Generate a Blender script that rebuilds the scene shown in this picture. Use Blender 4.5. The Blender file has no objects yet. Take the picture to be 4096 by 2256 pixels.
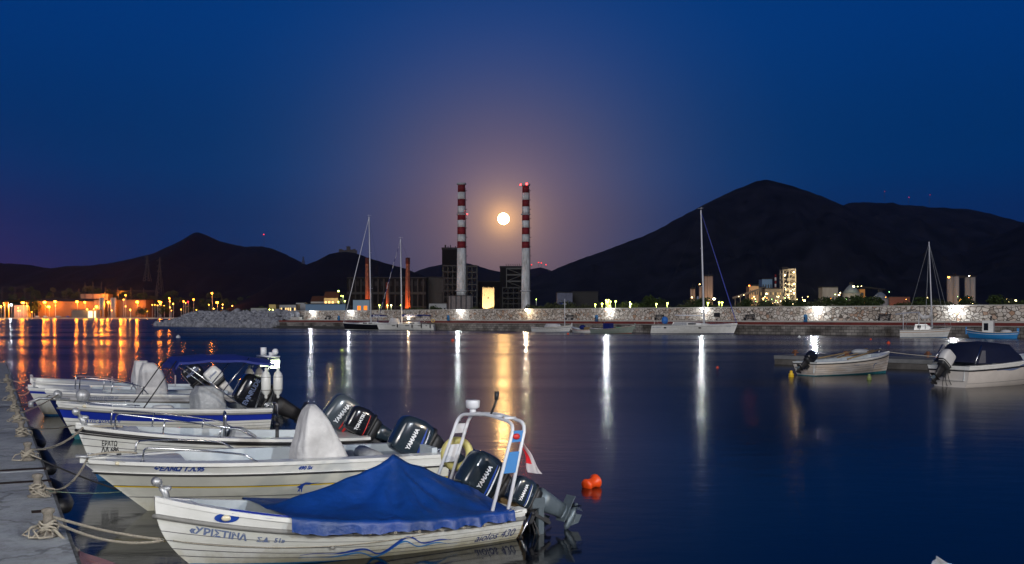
import bpy, math, random
from math import sin, cos, pi, radians, atan2, sqrt, exp
from mathutils import Vector, Matrix, noise
random.seed(7)
sc = bpy.context.scene
col = sc.collection
# ------------------------------------------------------------------ camera
F = 4324.0; H = 2.6; HY = 1270.0
cam = bpy.data.cameras.new('camera'); co = bpy.data.objects.new('camera', cam); col.objects.link(co)
co.location = (0, 0, H); co.rotation_euler = (radians(90), 0, 0)
cam.sensor_width = 36.0; cam.lens = 36.0 * F / 4096; cam.shift_y = (HY - 1128) / 4096
cam.clip_start = 0.1; cam.clip_end = 60000
sc.camera = co
# ------------------------------------------------------------------ render settings
sc.view_settings.view_transform = 'Standard'; sc.view_settings.look = 'None'
sc.view_settings.exposure = 0.0; sc.view_settings.gamma = 1.0
sc.render.engine = 'CYCLES'
sc.cycles.use_denoising = True
sc.cycles.max_bounces = 5; sc.cycles.diffuse_bounces = 2; sc.cycles.glossy_bounces = 3
sc.cycles.transmission_bounces = 3; sc.cycles.transparent_max_bounces = 6; sc.cycles.volume_bounces = 0
sc.cycles.sample_clamp_indirect = 6.0
sc.cycles.caustics_reflective = False; sc.cycles.caustics_refractive = False
# ------------------------------------------------------------------ world: dusk sky with the moon's aureole
world = bpy.data.worlds.new('World'); sc.world = world; world.use_nodes = True
MOON = Vector(((2014 - 2048) / F, 1.0, (HY - 875) / F)).normalized()
def build_world():
    nt = world.node_tree; N = nt.nodes; L = nt.links; N.clear()
    out = N.new('ShaderNodeOutputWorld'); bg = N.new('ShaderNodeBackground')
    tc = N.new('ShaderNodeTexCoord')
    dot = N.new('ShaderNodeVectorMath'); dot.operation = 'DOT_PRODUCT'; dot.inputs[1].default_value = MOON
    L.new(tc.outputs['Generated'], dot.inputs[0])
    ac = N.new('ShaderNodeMath'); ac.operation = 'ARCCOSINE'; L.new(dot.outputs['Value'], ac.inputs[0])
    mr = N.new('ShaderNodeMath'); mr.operation = 'MULTIPLY'; mr.inputs[1].default_value = 180 / pi / 30; L.new(ac.outputs[0], mr.inputs[0])
    r = N.new('ShaderNodeValToRGB'); L.new(mr.outputs[0], r.inputs[0]); cr = r.color_ramp; cr.interpolation = 'B_SPLINE'
    glow = GLOW
    while len(cr.elements) < len(glow): cr.elements.new(0.5)
    for e, (p, c) in zip(cr.elements, glow): e.position = p / 30.0; e.color = (*c, 1)
    sep = N.new('ShaderNodeSeparateXYZ'); L.new(tc.outputs['Generated'], sep.inputs[0])
    r2 = N.new('ShaderNodeValToRGB'); L.new(sep.outputs['Z'], r2.inputs[0]); cr = r2.color_ramp; cr.interpolation = 'EASE'
    base = BASE
    while len(cr.elements) < len(base): cr.elements.new(0.5)
    for e, (p, c) in zip(cr.elements, base): e.position = p; e.color = (*c, 1)
    # town glow low in the west (left)
    d2 = N.new('ShaderNodeVectorMath'); d2.operation = 'DOT_PRODUCT'; d2.inputs[1].default_value = Vector((-0.52, 0.85, -0.10)).normalized()
    L.new(tc.outputs['Generated'], d2.inputs[0])
    pw = N.new('ShaderNodeMath'); pw.operation = 'POWER'; pw.inputs[1].default_value = 120; L.new(d2.outputs['Value'], pw.inputs[0])
    tg = N.new('ShaderNodeVectorMath'); tg.operation = 'SCALE'; tg.inputs[0].default_value = TOWN; L.new(pw.outputs[0], tg.inputs['Scale'])
    a1 = N.new('ShaderNodeVectorMath'); a1.operation = 'ADD'; L.new(r.outputs[0], a1.inputs[0]); L.new(r2.outputs[0], a1.inputs[1])
    a2 = N.new('ShaderNodeVectorMath'); a2.operation = 'ADD'; L.new(a1.outputs[0], a2.inputs[0]); L.new(tg.outputs[0], a2.inputs[1])
    # a trace of the twilight sky model on top, sun well under the horizon
    sky = N.new('ShaderNodeTexSky'); sky.sky_type = 'NISHITA'; sky.sun_disc = False
    sky.sun_elevation = radians(-4); sky.sun_rotation = radians(200)
    sm = N.new('ShaderNodeVectorMath'); sm.operation = 'SCALE'; sm.inputs['Scale'].default_value = 0.002; L.new(sky.outputs[0], sm.inputs[0])
    a3 = N.new('ShaderNodeVectorMath'); a3.operation = 'ADD'; L.new(a2.outputs[0], a3.inputs[0]); L.new(sm.outputs[0], a3.inputs[1])
    L.new(a3.outputs[0], bg.inputs['Color']); bg.inputs['Strength'].default_value = 1.06
    L.new(bg.outputs[0], out.inputs['Surface'])
GLOW = [(0, (1.2, .62, .20)), (0.7, (.60, .32, .12)), (1.3, (.34, .19, .085)), (2.2, (.21, .120, .062)), (3.3, (.145, .084, .046)), (4.6, (.100, .062, .037)), (6.2, (.062, .045, .034)), (8, (.034, .031, .033)), (10, (.016, .019, .025)), (12.5, (.005, .010, .015)), (16, (.0005, .003, .006)), (22, (0, 0, 0))]
BASE = [(0.0, (.004, .014, .07)), (0.08, (.002, .020, .10)), (0.14, (0, .027, .128)), (0.28, (0, .033, .172)), (0.42, (0, .016, .09)), (1.0, (0, .006, .04))]
TOWN = (.17, .012, .018)
build_world()
# afterglow of the sunset behind the camera, opposite the rising moon
sun = bpy.data.lights.new('afterglow', 'SUN'); sun.energy = 1.6; sun.angle = radians(30); sun.color = (1, .96, .93)
so = bpy.data.objects.new('afterglow', sun); col.objects.link(so)
so.rotation_euler = Vector((.22, 1, -.34)).to_track_quat('-Z', 'Y').to_euler()
# ------------------------------------------------------------------ helpers
def P(px, py, D): return Vector(((px - 2048) / F * D, D, H + (HY - py) / F * D))
def W(px, py, z=0.0): return P(px, py, (H - z) * F / (py - HY))
def X(px, D): return (px - 2048) / F * D
def Z(py, D): return H + (HY - py) / F * D
MATS = {}
def grime(m, z0, z1, c, amt=.8, sc_=3.0):
    """weed and scum that climbs irregularly from the waterline"""
    nt = m.node_tree; L = nt.links; b = nt.nodes['Principled BSDF']; inp = b.inputs['Base Color']
    tc = nt.nodes.new('ShaderNodeTexCoord'); sp = nt.nodes.new('ShaderNodeSeparateXYZ'); L.new(tc.outputs['Object'], sp.inputs[0])
    n = nt.nodes.new('ShaderNodeTexNoise'); n.inputs['Scale'].default_value = sc_; n.inputs['Detail'].default_value = 7; n.inputs['Roughness'].default_value = .7
    mp = nt.nodes.new('ShaderNodeMapping'); mp.inputs['Scale'].default_value = (1, 1, .25); L.new(tc.outputs['Object'], mp.inputs['Vector']); L.new(mp.outputs[0], n.inputs['Vector'])
    ma = nt.nodes.new('ShaderNodeMath'); ma.operation = 'MULTIPLY_ADD'; ma.inputs[1].default_value = .5; L.new(n.outputs['Fac'], ma.inputs[0])
    ng = nt.nodes.new('ShaderNodeMath'); ng.operation = 'MULTIPLY'; ng.inputs[1].default_value = -1; L.new(sp.outputs['Z'], ng.inputs[0]); L.new(ng.outputs[0], ma.inputs[2])
    mr = nt.nodes.new('ShaderNodeMapRange'); mr.inputs['From Min'].default_value = .25 - z1; mr.inputs['From Max'].default_value = .25 - z0; mr.inputs['To Max'].default_value = amt; L.new(ma.outputs[0], mr.inputs[0])
    mx = nt.nodes.new('ShaderNodeMix'); mx.data_type = 'RGBA'; mx.inputs['B'].default_value = (*c, 1)
    if inp.links: L.new(inp.links[0].from_socket, mx.inputs['A'])
    else: mx.inputs['A'].default_value = inp.default_value
    L.new(mr.outputs[0], mx.inputs['Factor']); L.new(mx.outputs['Result'], inp)
    return m
def mat(name, c, rough=.5, metal=0.0, var=0.0, vscale=3.0, bump=0.0, bscale=20.0, emit=None, coat=0.0, c2=None, stretch=(1, 1, 1), alpha=None):
    if name in MATS: return MATS[name]
    m = bpy.data.materials.new(name); m.use_nodes = True; MATS[name] = m
    nt = m.node_tree; b = nt.nodes['Principled BSDF']; L = nt.links
    b.inputs['Base Color'].default_value = (*c, 1); b.inputs['Roughness'].default_value = rough
    b.inputs['Metallic'].default_value = metal; b.inputs['Coat Weight'].default_value = coat
    if rough >= .7 and not metal: b.inputs['Specular IOR Level'].default_value = .08 if rough >= .8 else .2
    if alpha is not None: b.inputs['Alpha'].default_value = alpha
    if emit: b.inputs['Emission Color'].default_value = (*emit[0], 1); b.inputs['Emission Strength'].default_value = emit[1]
    if var or bump:
        tc = nt.nodes.new('ShaderNodeTexCoord'); mp = nt.nodes.new('ShaderNodeMapping'); mp.inputs['Scale'].default_value = stretch
        L.new(tc.outputs['Object'], mp.inputs['Vector'])
    if var:
        n = nt.nodes.new('ShaderNodeTexNoise'); n.inputs['Scale'].default_value = vscale; n.inputs['Detail'].default_value = 6; n.inputs['Roughness'].default_value = .65
        L.new(mp.outputs[0], n.inputs['Vector'])
        rp = nt.nodes.new('ShaderNodeValToRGB'); cc = c2 or tuple(x * (1 - var) for x in c)
        rp.color_ramp.elements[0].position = .36; rp.color_ramp.elements[1].position = .64
        rp.color_ramp.elements[0].color = (*cc, 1); rp.color_ramp.elements[1].color = (*c, 1)
        L.new(n.outputs['Fac'], rp.inputs[0]); L.new(rp.outputs[0], b.inputs['Base Color'])
    if bump:
        n2 = nt.nodes.new('ShaderNodeTexNoise'); n2.inputs['Scale'].default_value = bscale; n2.inputs['Detail'].default_value = 5
        L.new(mp.outputs[0], n2.inputs['Vector'])
        bp = nt.nodes.new('ShaderNodeBump'); bp.inputs['Strength'].default_value = .6; bp.inputs['Distance'].default_value = bump
        L.new(n2.outputs['Fac'], bp.inputs['Height']); L.new(bp.outputs[0], b.inputs['Normal'])
    return m
def emat(name, c, s): return mat(name, (0, 0, 0), 1, emit=(c, s))
class MB:
    def __init__(s): s.v = []; s.f = []; s.mi = []; s.sm = []; s.m = 0; s.smooth = False; s.T = None
    def add(s, vs, fs):
        o = len(s.v)
        s.v += [tuple(s.T @ Vector(v)) if s.T else tuple(v) for v in vs]
        for f in fs: s.f.append([o + i for i in f]); s.mi.append(s.m); s.sm.append(s.smooth)
    def box(s, x0, x1, y0, y1, z0, z1):
        s.add([(x0, y0, z0), (x1, y0, z0), (x1, y1, z0), (x0, y1, z0), (x0, y0, z1), (x1, y0, z1), (x1, y1, z1), (x0, y1, z1)],
              [(0, 3, 2, 1), (4, 5, 6, 7), (0, 1, 5, 4), (1, 2, 6, 5), (2, 3, 7, 6), (3, 0, 4, 7)])
        return s
    def loft(s, rings, close=True, caps=True):
        n = len(rings[0]); vs = [p for r in rings for p in r]; fs = []
        for i in range(len(rings) - 1):
            for j in range(n if close else n - 1):
                a = i * n + j; b = i * n + (j + 1) % n; fs.append((a, b, b + n, a + n))
        if caps and close: fs.append(tuple(range(n))[::-1]); fs.append(tuple((len(rings) - 1) * n + j for j in range(n)))
        s.add(vs, fs); return s
    def tube(s, pts, r, n=8, r2=None, caps=True, flat=1.0):
        pts = [Vector(p) for p in pts]; rings = []; up = Vector((0, 0, 1)); prev = None
        for i, p in enumerate(pts):
            d = (pts[min(i + 1, len(pts) - 1)] - pts[max(i - 1, 0)])
            if d.length < 1e-9: d = Vector((0, 0, 1))
            d.normalize()
            if prev is None: a = d.cross(up) if abs(d.z) < .95 else d.cross(Vector((0, 1, 0)))
            else: a = prev - d * prev.dot(d)
            a.normalize(); b = d.cross(a); prev = a
            k = i / max(1, len(pts) - 1); rr = r[i] if isinstance(r, (list, tuple)) else (r + ((r2 if r2 is not None else r) - r) * k)
            rings.append([p + (a * cos(2 * pi * j / n) + b * sin(2 * pi * j / n) * flat) * rr for j in range(n)])
        return s.loft(rings, True, caps)
    def cyl(s, x, y, z0, z1, r, r2=None, n=14): return s.tube([(x, y, z0), (x, y, z1)], r, n, r2 if r2 is not None else r)
    def lathe(s, prof, n=16, c=(0, 0, 0), ax=None):
        rings = []
        M = Vector((0, 0, 1)).rotation_difference(Vector(ax)).to_matrix() if ax else Matrix.Identity(3)
        for r, z in prof: rings.append([Vector(c) + M @ Vector((r * cos(2 * pi * j / n), r * sin(2 * pi * j / n), z)) for j in range(n)])
        return s.loft(rings)
    def sphere(s, c, r, n=10, sq=(1, 1, 1)):
        rings = []
        for i in range(1, n):
            a = pi * i / n; rings.append([(c[0] + r * sin(a) * cos(2 * pi * j / (2 * n)) * sq[0], c[1] + r * sin(a) * sin(2 * pi * j / (2 * n)) * sq[1], c[2] - r * cos(a) * sq[2]) for j in range(2 * n)])
        return s.loft(rings)
    def torus(s, c, R, r, ax=(0, 0, 1), n=24, m=8, a0=0, a1=2 * pi):
        M = Vector((0, 0, 1)).rotation_difference(Vector(ax)).to_matrix(); full = abs(a1 - a0 - 2 * pi) < 1e-6
        rings = []
        for i in range(n + 1):
            a = a0 + (a1 - a0) * i / n
            rings.append([Vector(c) + M @ Vector(((R + r * cos(2 * pi * j / m)) * cos(a), (R + r * cos(2 * pi * j / m)) * sin(a), r * sin(2 * pi * j / m))) for j in range(m)])
        return s.loft(rings, True, not full)
    def grid(s, fn, nu, nv):
        s.add([fn(i / nu, j / nv) for i in range(nu + 1) for j in range(nv + 1)],
              [(i * (nv + 1) + j, (i + 1) * (nv + 1) + j, (i + 1) * (nv + 1) + j + 1, i * (nv + 1) + j + 1) for i in range(nu) for j in range(nv)]); return s
    def prism(s, poly, z0, z1):
        n = len(poly); s.add([(p[0], p[1], z0) for p in poly] + [(p[0], p[1], z1) for p in poly],
            [tuple(range(n))[::-1], tuple(range(n, 2 * n))] + [(i, (i + 1) % n, n + (i + 1) % n, n + i) for i in range(n)]); return s
    def build(s, name, mats, parent=None, loc=None, rotz=None, recalc=False):
        me = bpy.data.meshes.new(name); me.from_pydata(s.v, [], s.f)
        for m in (mats if isinstance(mats, (list, tuple)) else [mats]): me.materials.append(m)
        me.polygons.foreach_set('material_index', s.mi); me.polygons.foreach_set('use_smooth', s.sm)
        me.update()
        if recalc:
            import bmesh
            bm = bmesh.new(); bm.from_mesh(me); bmesh.ops.remove_doubles(bm, verts=bm.verts, dist=1e-5); bmesh.ops.recalc_face_normals(bm, faces=bm.faces); bm.to_mesh(me); bm.free()
        o = bpy.data.objects.new(name, me); col.objects.link(o)
        if parent is not None: o.parent = parent
        if loc is not None: o.location = loc
        if rotz is not None: o.rotation_euler = (0, 0, rotz)
        return o
def tag(o, label=None, cat=None, group=None, kind=None):
    if label: o['label'] = label
    if cat: o['category'] = cat
    if group: o['group'] = group
    if kind: o['kind'] = kind
    return o
def thing(name, label, cat, loc=(0, 0, 0), rotz=0.0, group=None):
    o = bpy.data.objects.new(name, None); col.objects.link(o); o.empty_display_size = .2
    o.location = loc; o.rotation_euler = (0, 0, rotz); return tag(o, label, cat, group)
def struct(o): o['kind'] = 'structure'; return o
def dup(root, loc, rotz=None, label=None, group=None, scale=None):
    def cp(o, parent):
        c = o.copy(); col.objects.link(c); c.parent = parent
        for ch in o.children: cp(ch, c)
        return c
    r = cp(root, None); r.location = loc
    if rotz is not None: r.rotation_euler = (0, 0, rotz)
    if label: r['label'] = label
    if group: r['group'] = group
    if scale is not None: r.scale = (scale,) * 3 if isinstance(scale, (int, float)) else scale
    return r
def light(name, loc, power, c, radius=.1, parent=None, spot=None, target=None):
    l = bpy.data.lights.new(name, 'SPOT' if spot else 'POINT'); l.energy = power; l.color = c; l.shadow_soft_size = radius
    if spot: l.spot_size = radians(spot); l.spot_blend = .5
    o = bpy.data.objects.new(name, l); col.objects.link(o); o.location = loc
    if target is not None: o.rotation_euler = (Vector(target) - Vector(loc)).to_track_quat('-Z', 'Y').to_euler()
    if parent is not None: o.parent = parent
    return o
TXT = {}
def text2d(body, size=1.0, shear=0.0, bold=0.0):
    k = (body, size, shear, bold)
    if k in TXT: return TXT[k]
    c = bpy.data.curves.new('tmp_text', 'FONT'); c.body = body; c.size = size; c.shear = shear; c.offset = bold; c.fill_mode = 'FRONT'; c.resolution_u = 4
    o = bpy.data.objects.new('tmp_text', c); col.objects.link(o); bpy.context.view_layer.update()
    me = bpy.data.meshes.new_from_object(o.evaluated_get(bpy.context.evaluated_depsgraph_get()))
    r = ([(v.co.x, v.co.y) for v in me.vertices], [list(p.vertices) for p in me.polygons])
    bpy.data.objects.remove(o); bpy.data.curves.remove(c); bpy.data.meshes.remove(me); TXT[k] = r
    return r
def sag(a, b, d, n=14):
    a = Vector(a); b = Vector(b)
    return [a.lerp(b, i / n) - Vector((0, 0, d * 4 * (i / n) * (1 - i / n))) for i in range(n + 1)]
def arc_pts(pts, r=.1, n=5):
    """round the corners of a polyline"""
    pts = [Vector(p) for p in pts]; out = [pts[0]]
    for i in range(1, len(pts) - 1):
        a = (pts[i - 1] - pts[i]); b = (pts[i + 1] - pts[i]); ra = min(r, a.length * .45); rb = min(r, b.length * .45)
        p0 = pts[i] + a.normalized() * ra; p1 = pts[i] + b.normalized() * rb
        for k in range(n + 1):
            t = k / n; out.append(p0 * (1 - t) ** 2 + pts[i] * 2 * t * (1 - t) + p1 * t * t)
    return out + [pts[-1]]
# ------------------------------------------------------------------ materials
M_white = mat('gelcoat_white', (.70, .71, .69), .28, var=.14, vscale=2.2, coat=.3, c2=(.60, .61, .58))
M_hull = mat('hull_white', (.66, .67, .65), .32, var=.2, vscale=1.6, coat=.2, c2=(.52, .53, .48), stretch=(.5, 1, 2.5))
grime(M_hull, .02, .22, (.30, .27, .16)); 
M_liner = mat('liner_grey', (.46, .52, .56), .5, var=.15, vscale=4)
M_grooveshade = mat('strake_groove_shade', (.12, .12, .13), .6)  # shade in the strake grooves, painted as thin dark lines
M_blueaf = mat('antifouling_blue', (.01, .12, .30), .6, var=.3, vscale=8)
M_tealaf = mat('antifouling_teal', (.02, .16, .20), .6, var=.3, vscale=8)
M_royal = mat('stripe_royal', (.012, .03, .30), .3)
M_navy = mat('hull_navy', (.006, .012, .07), .25)
M_black = mat('black_rubber', (.012, .012, .014), .5)
M_blackgl = mat('black_gloss', (.01, .011, .014), .15, coat=.5)
M_grey = mat('grey_rubber', (.20, .20, .19), .6, var=.2, vscale=6)
M_yellow = mat('stripe_yellow', (.55, .40, .02), .4)
M_steel = mat('stainless', (.62, .64, .66), .22, metal=1.0)
M_alu = mat('white_tube', (.62, .64, .68), .35)
M_galv = mat('galvanised', (.5, .52, .54), .45, metal=.6, var=.3, vscale=30)
M_wood = mat('weathered_wood', (.26, .18, .09), .7, var=.4, vscale=18, stretch=(.3, 1, 1))
M_rope = mat('rope', (.36, .33, .27), .9, var=.35, vscale=60)
M_ropeg = mat('rope_green', (.22, .30, .22), .9)
M_tarp = mat('tarp_blue', (.003, .040, .225), .46, vscale=2.0, var=.4, c2=(.003, .030, .14), bump=.03, bscale=7)
M_canvas = mat('canvas_white', (.60, .60, .60), .6, var=.25, vscale=3, bump=.10, bscale=3.2)
M_silver = mat('silver_cover', (.34, .36, .38), .42, var=.3, vscale=5, bump=.06, bscale=6)
M_navycl = mat('canvas_navy', (.008, .018, .13), .7, var=.2, vscale=4)
M_royalcl = mat('canvas_royal', (.004, .018, .19), .65, var=.2, vscale=5)
M_cowl = mat('cowling_slate', (.016, .026, .036), .2, coat=.6)
M_cowlg = mat('cowling_grey', (.05, .065, .078), .25, coat=.5)
M_motg = mat('motor_grey', (.10, .13, .155), .4, metal=.3, var=.2, vscale=10)
M_dark = mat('dark_metal', (.03, .032, .036), .5, metal=.4)
M_txt = mat('lettering_blue', (.01, .05, .30), .5)
M_txtb = mat('lettering_black', (.012, .012, .015), .5)
M_txtw = mat('lettering_white', (.75, .77, .8), .4)
M_txtg = mat('lettering_faded', (.12, .16, .28), .6)
M_red = mat('red_plastic', (.5, .02, .02), .4)
M_orange = mat('buoy_orange', (.75, .07, .008), .4, var=.2, vscale=8)
M_glassd = mat('dark_glass', (.01, .012, .015), .08)
# ------------------------------------------------------------------ setting: water, land, hills
def water():
    m = bpy.data.materials.new('sea_water'); m.use_nodes = True; nt = m.node_tree; L = nt.links; b = nt.nodes['Principled BSDF']
    b.inputs['Base Color'].default_value = (.0003, .0015, .005, 1); b.inputs['IOR'].default_value = 1.22
    g = nt.nodes.new('ShaderNodeNewGeometry')
    def nz(sx, sy, detail=3):
        mp = nt.nodes.new('ShaderNodeMapping'); mp.inputs['Scale'].default_value = (sx, sy, 1); L.new(g.outputs['Position'], mp.inputs['Vector'])
        n = nt.nodes.new('ShaderNodeTexNoise'); n.inputs['Scale'].default_value = 1; n.inputs['Detail'].default_value = detail; L.new(mp.outputs[0], n.inputs['Vector']); return n
    # wind lanes change how rough the surface is
    n1 = nz(.008, .05, 4); rp = nt.nodes.new('ShaderNodeMapRange'); rp.inputs['From Min'].default_value = .35; rp.inputs['From Max'].default_value = .65
    rp.inputs['To Min'].default_value = WR[0]; rp.inputs['To Max'].default_value = WR[1]; L.new(n1.outputs['Fac'], rp.inputs[0])
    # sheltered water near the pontoon is smoother
    ln = nt.nodes.new('ShaderNodeVectorMath'); ln.operation = 'LENGTH'; L.new(g.outputs['Position'], ln.inputs[0])
    r2 = nt.nodes.new('ShaderNodeMapRange'); r2.inputs['From Min'].default_value = 8; r2.inputs['From Max'].default_value = 40
    r2.inputs['To Min'].default_value = .42; r2.inputs['To Max'].default_value = 1; L.new(ln.outputs['Value'], r2.inputs[0])
    mu = nt.nodes.new('ShaderNodeMath'); mu.operation = 'MULTIPLY'; L.new(rp.outputs[0], mu.inputs[0]); L.new(r2.outputs[0], mu.inputs[1])
    L.new(mu.outputs[0], b.inputs['Roughness'])
    n2 = nz(.7, 1.1, 3); n3 = nz(3.2, 6.5, 2)
    ad = nt.nodes.new('ShaderNodeMath'); ad.operation = 'MULTIPLY_ADD'; L.new(n3.outputs['Fac'], ad.inputs[0]); ad.inputs[1].default_value = .25; L.new(n2.outputs['Fac'], ad.inputs[2])
    bp = nt.nodes.new('ShaderNodeBump'); bp.inputs['Strength'].default_value = 1; bp.inputs['Distance'].default_value = WBUMP
    L.new(ad.outputs[0], bp.inputs['Height']); L.new(bp.outputs[0], b.inputs['Normal'])
    w = MB(); w.add([(-9000, -60, 0), (9000, -60, 0), (9000, 6000, 0), (-9000, 6000, 0)], [(0, 1, 2, 3)])
    struct(w.build('sea_water', m))
WR = (.13, .25); WBUMP = .007
water()
M_land = mat('land', (.045, .04, .03), .9, var=.4, vscale=.02)
b = MB(); b.prism([(-5200, 2205), (-1400, 2205), (-560, 2215), (-430, 1700), (-190, 800), (-86, 330), (-62, 287), (140, 78), (5200, 78), (5200, 12000), (-5200, 12000)], -3, 1.15)
struct(b.build('land', M_land, recalc=True))
def lerp_prof(prof, x):
    for (a, b_), (c, d) in zip(prof, prof[1:]):
        if a <= x <= c: return b_ + (d - b_) * (x - a) / (c - a)
    return prof[0][1] if x < prof[0][0] else prof[-1][1]
def mountain(name, prof, D, front, back, m, step=14, seed=0, rough=.10, R=26, bumps=2.4):
    x0, x1 = prof[0][0], prof[-1][0]; nx = int((x1 - x0) / step); mb = MB(); mb.smooth = True
    def fn(u, v):
        px = x0 + (x1 - x0) * u; py = lerp_prof(prof, px)
        zr = Z(py, D); X0 = X(px, D)
        zr += noise.noise(Vector((px * .045, seed, 0))) * bumps * D / F + noise.noise(Vector((px * .2, seed, 3))) * bumps * .6 * D / F
        if v <= .75:
            k = v / .75; d = D - front * (1 - k)
            z = zr * (k ** 1.25)
            w = sin(pi * min(1, k)) ** .8
            q = Vector((X0 * .0016, d * .0016, seed)); z += zr * rough * w * (abs(noise.noise(q * 1.4)) * 2 - .5 + .5 * noise.noise(q * 5) + .25 * noise.noise(q * 14))
            z = min(z, (zr - H) * d / D * .995 + H) if k < .995 else zr
            return (X0 * (d / D) ** .35, d, max(z, .3))
        k = (v - .75) / .25
        return (X0, D + back * k, zr * (1 - k) + .3)
    mb.grid(fn, nx, R); return struct(mb.build(name, m))
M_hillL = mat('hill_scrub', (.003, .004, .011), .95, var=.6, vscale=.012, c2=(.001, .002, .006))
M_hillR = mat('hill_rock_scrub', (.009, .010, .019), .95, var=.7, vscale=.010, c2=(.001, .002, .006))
A = [(-500, 1060), (-200, 1050), (0, 1045), (64, 1049), (128, 1054), (188, 1066), (226, 1068), (273, 1060), (371, 1057), (461, 1047), (538, 1032), (619, 1011), (683, 979), (743, 949), (775, 928), (798, 920), (833, 934), (888, 960), (950, 976), (995, 983), (1025, 981), (1059, 982), (1099, 991), (1148, 1013), (1227, 1053), (1300, 1085), (1450, 1130), (1600, 1180)]
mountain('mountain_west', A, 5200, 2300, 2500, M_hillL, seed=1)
Bp = [(1080, 1190), (1150, 1110), (1200, 1072), (1227, 1055), (1271, 1038), (1320, 1011), (1355, 1003), (1390, 1001), (1424, 1006), (1444, 1013), (1473, 1025), (1533, 1045), (1616, 1067), (1690, 1097), (1730, 1109), (1850, 1150), (2000, 1210)]
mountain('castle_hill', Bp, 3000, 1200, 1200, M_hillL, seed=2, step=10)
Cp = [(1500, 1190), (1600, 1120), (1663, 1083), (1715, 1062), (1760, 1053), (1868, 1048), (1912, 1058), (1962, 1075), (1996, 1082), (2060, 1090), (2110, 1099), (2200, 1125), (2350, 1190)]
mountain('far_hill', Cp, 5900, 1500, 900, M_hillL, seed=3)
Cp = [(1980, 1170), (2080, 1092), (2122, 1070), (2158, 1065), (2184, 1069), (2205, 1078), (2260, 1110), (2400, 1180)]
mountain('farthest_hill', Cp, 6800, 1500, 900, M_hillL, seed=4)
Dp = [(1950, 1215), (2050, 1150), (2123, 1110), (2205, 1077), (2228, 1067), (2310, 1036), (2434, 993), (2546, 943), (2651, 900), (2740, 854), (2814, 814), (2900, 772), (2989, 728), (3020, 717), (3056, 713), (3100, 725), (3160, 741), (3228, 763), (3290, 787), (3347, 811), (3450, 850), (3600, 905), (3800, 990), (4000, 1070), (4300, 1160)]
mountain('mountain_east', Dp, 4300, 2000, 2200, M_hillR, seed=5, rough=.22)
Ep = [(3050, 900), (3200, 860), (3347, 812), (3403, 795), (3466, 798), (3540, 806), (3600, 814), (3660, 813), (3760, 816), (3850, 826), (3950, 845), (4060, 872), (4200, 900), (4500, 930), (4800, 980)]
mountain('mountain_back_ridge', Ep, 5600, 2400, 2200, M_hillR, seed=6, rough=.2)
Fp = [(3500, 1160), (3700, 1085), (3850, 1015), (3975, 954), (4096, 886), (4200, 840), (4400, 780), (4700, 760), (4900, 800)]
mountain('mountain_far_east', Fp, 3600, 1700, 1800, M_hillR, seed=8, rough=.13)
hill_prof = [(-700, 1175), (-200, 1166), (0, 1163), (200, 1166), (400, 1170), (700, 1180), (1000, 1203), (1200, 1232), (1300, 1262)]
mountain('hillside_west', hill_prof, 2900, 600, 500, mat('hillside_soil', (.035, .022, .018), .95, var=.5, vscale=.03), step=20, seed=11, rough=.04, R=14)
def hill_z(px, D): return max(1.15, Z(lerp_prof(hill_prof, px), 2900) * max(0, (D - 2300) / 600) ** 1.25 - 1.0)
# moon
MOON_E = 62.0
mo = MB(); mo.smooth = True; mo.sphere((0, 0, 0), 22000 * 22.8 / F, 24)
o = mo.build('moon', emat('moonlit_face', (1, .56, .19), MOON_E), loc=MOON * 22000 + Vector((0, 0, H))); tag(o, 'full moon glowing between the two striped chimneys', 'moon')
FG = (11000, 8000, 22000); LP = .5; LP2 = .7; LP3 = .2
# ------------------------------------------------------------------ boats
class Hull:
    def __init__(s, Lwl, ov, B, zs, zb, zk=-.16, ge=.6, tm=.42, p=2.3, tr=.88, qs=.30, qb=.85, sheer=2.2, rake=.08, dip=0.0):
        s.__dict__.update(locals()); del s.__dict__['s']
    def g(s, v): return v ** s.ge if s.ge > 0 else 1 - (1 - min(1, v)) ** (-s.ge)
    def top(s, t): return s.zs + (s.zb - s.zs) * t ** s.sheer - s.dip * sin(pi * t)
    def half(s, t):
        if t < s.tm: k = s.tr + (1 - s.tr) * sin(pi / 2 * t / s.tm)
        else: k = 1 - ((t - s.tm) / (1 - s.tm)) ** s.p
        return max(s.B / 2 * k, .015)
    def pt(s, t, v, side=1, off=0.0):
        zt = s.top(t); z = s.zk + (zt - s.zk) * v; vv = max(v, 0)
        x = t * (s.Lwl + s.ov * s.g(vv)) - (1 - t) * s.rake * vv
        q = s.qs + (s.qb - s.qs) * t ** 1.5
        return Vector((x, side * (s.half(t) * vv ** q + off), z))
    def inv(s, x, z):
        t = max(0, min(1, x / (s.Lwl + s.ov)))
        for _ in range(14):
            v = (z - s.zk) / (s.top(t) - s.zk); vv = max(v, 0)
            t = max(0, min(1, (x + (1 - t) * s.rake * vv) / (s.Lwl + s.ov * s.g(vv))))
        return t, (z - s.zk) / (s.top(t) - s.zk)
    def on(s, x, z, side=1, off=.006):
        t, v = s.inv(x, z); p = s.pt(t, v, side, off); p.x = x; p.z = z; return p
    def xs(s, t, v): return s.pt(t, v).x
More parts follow.
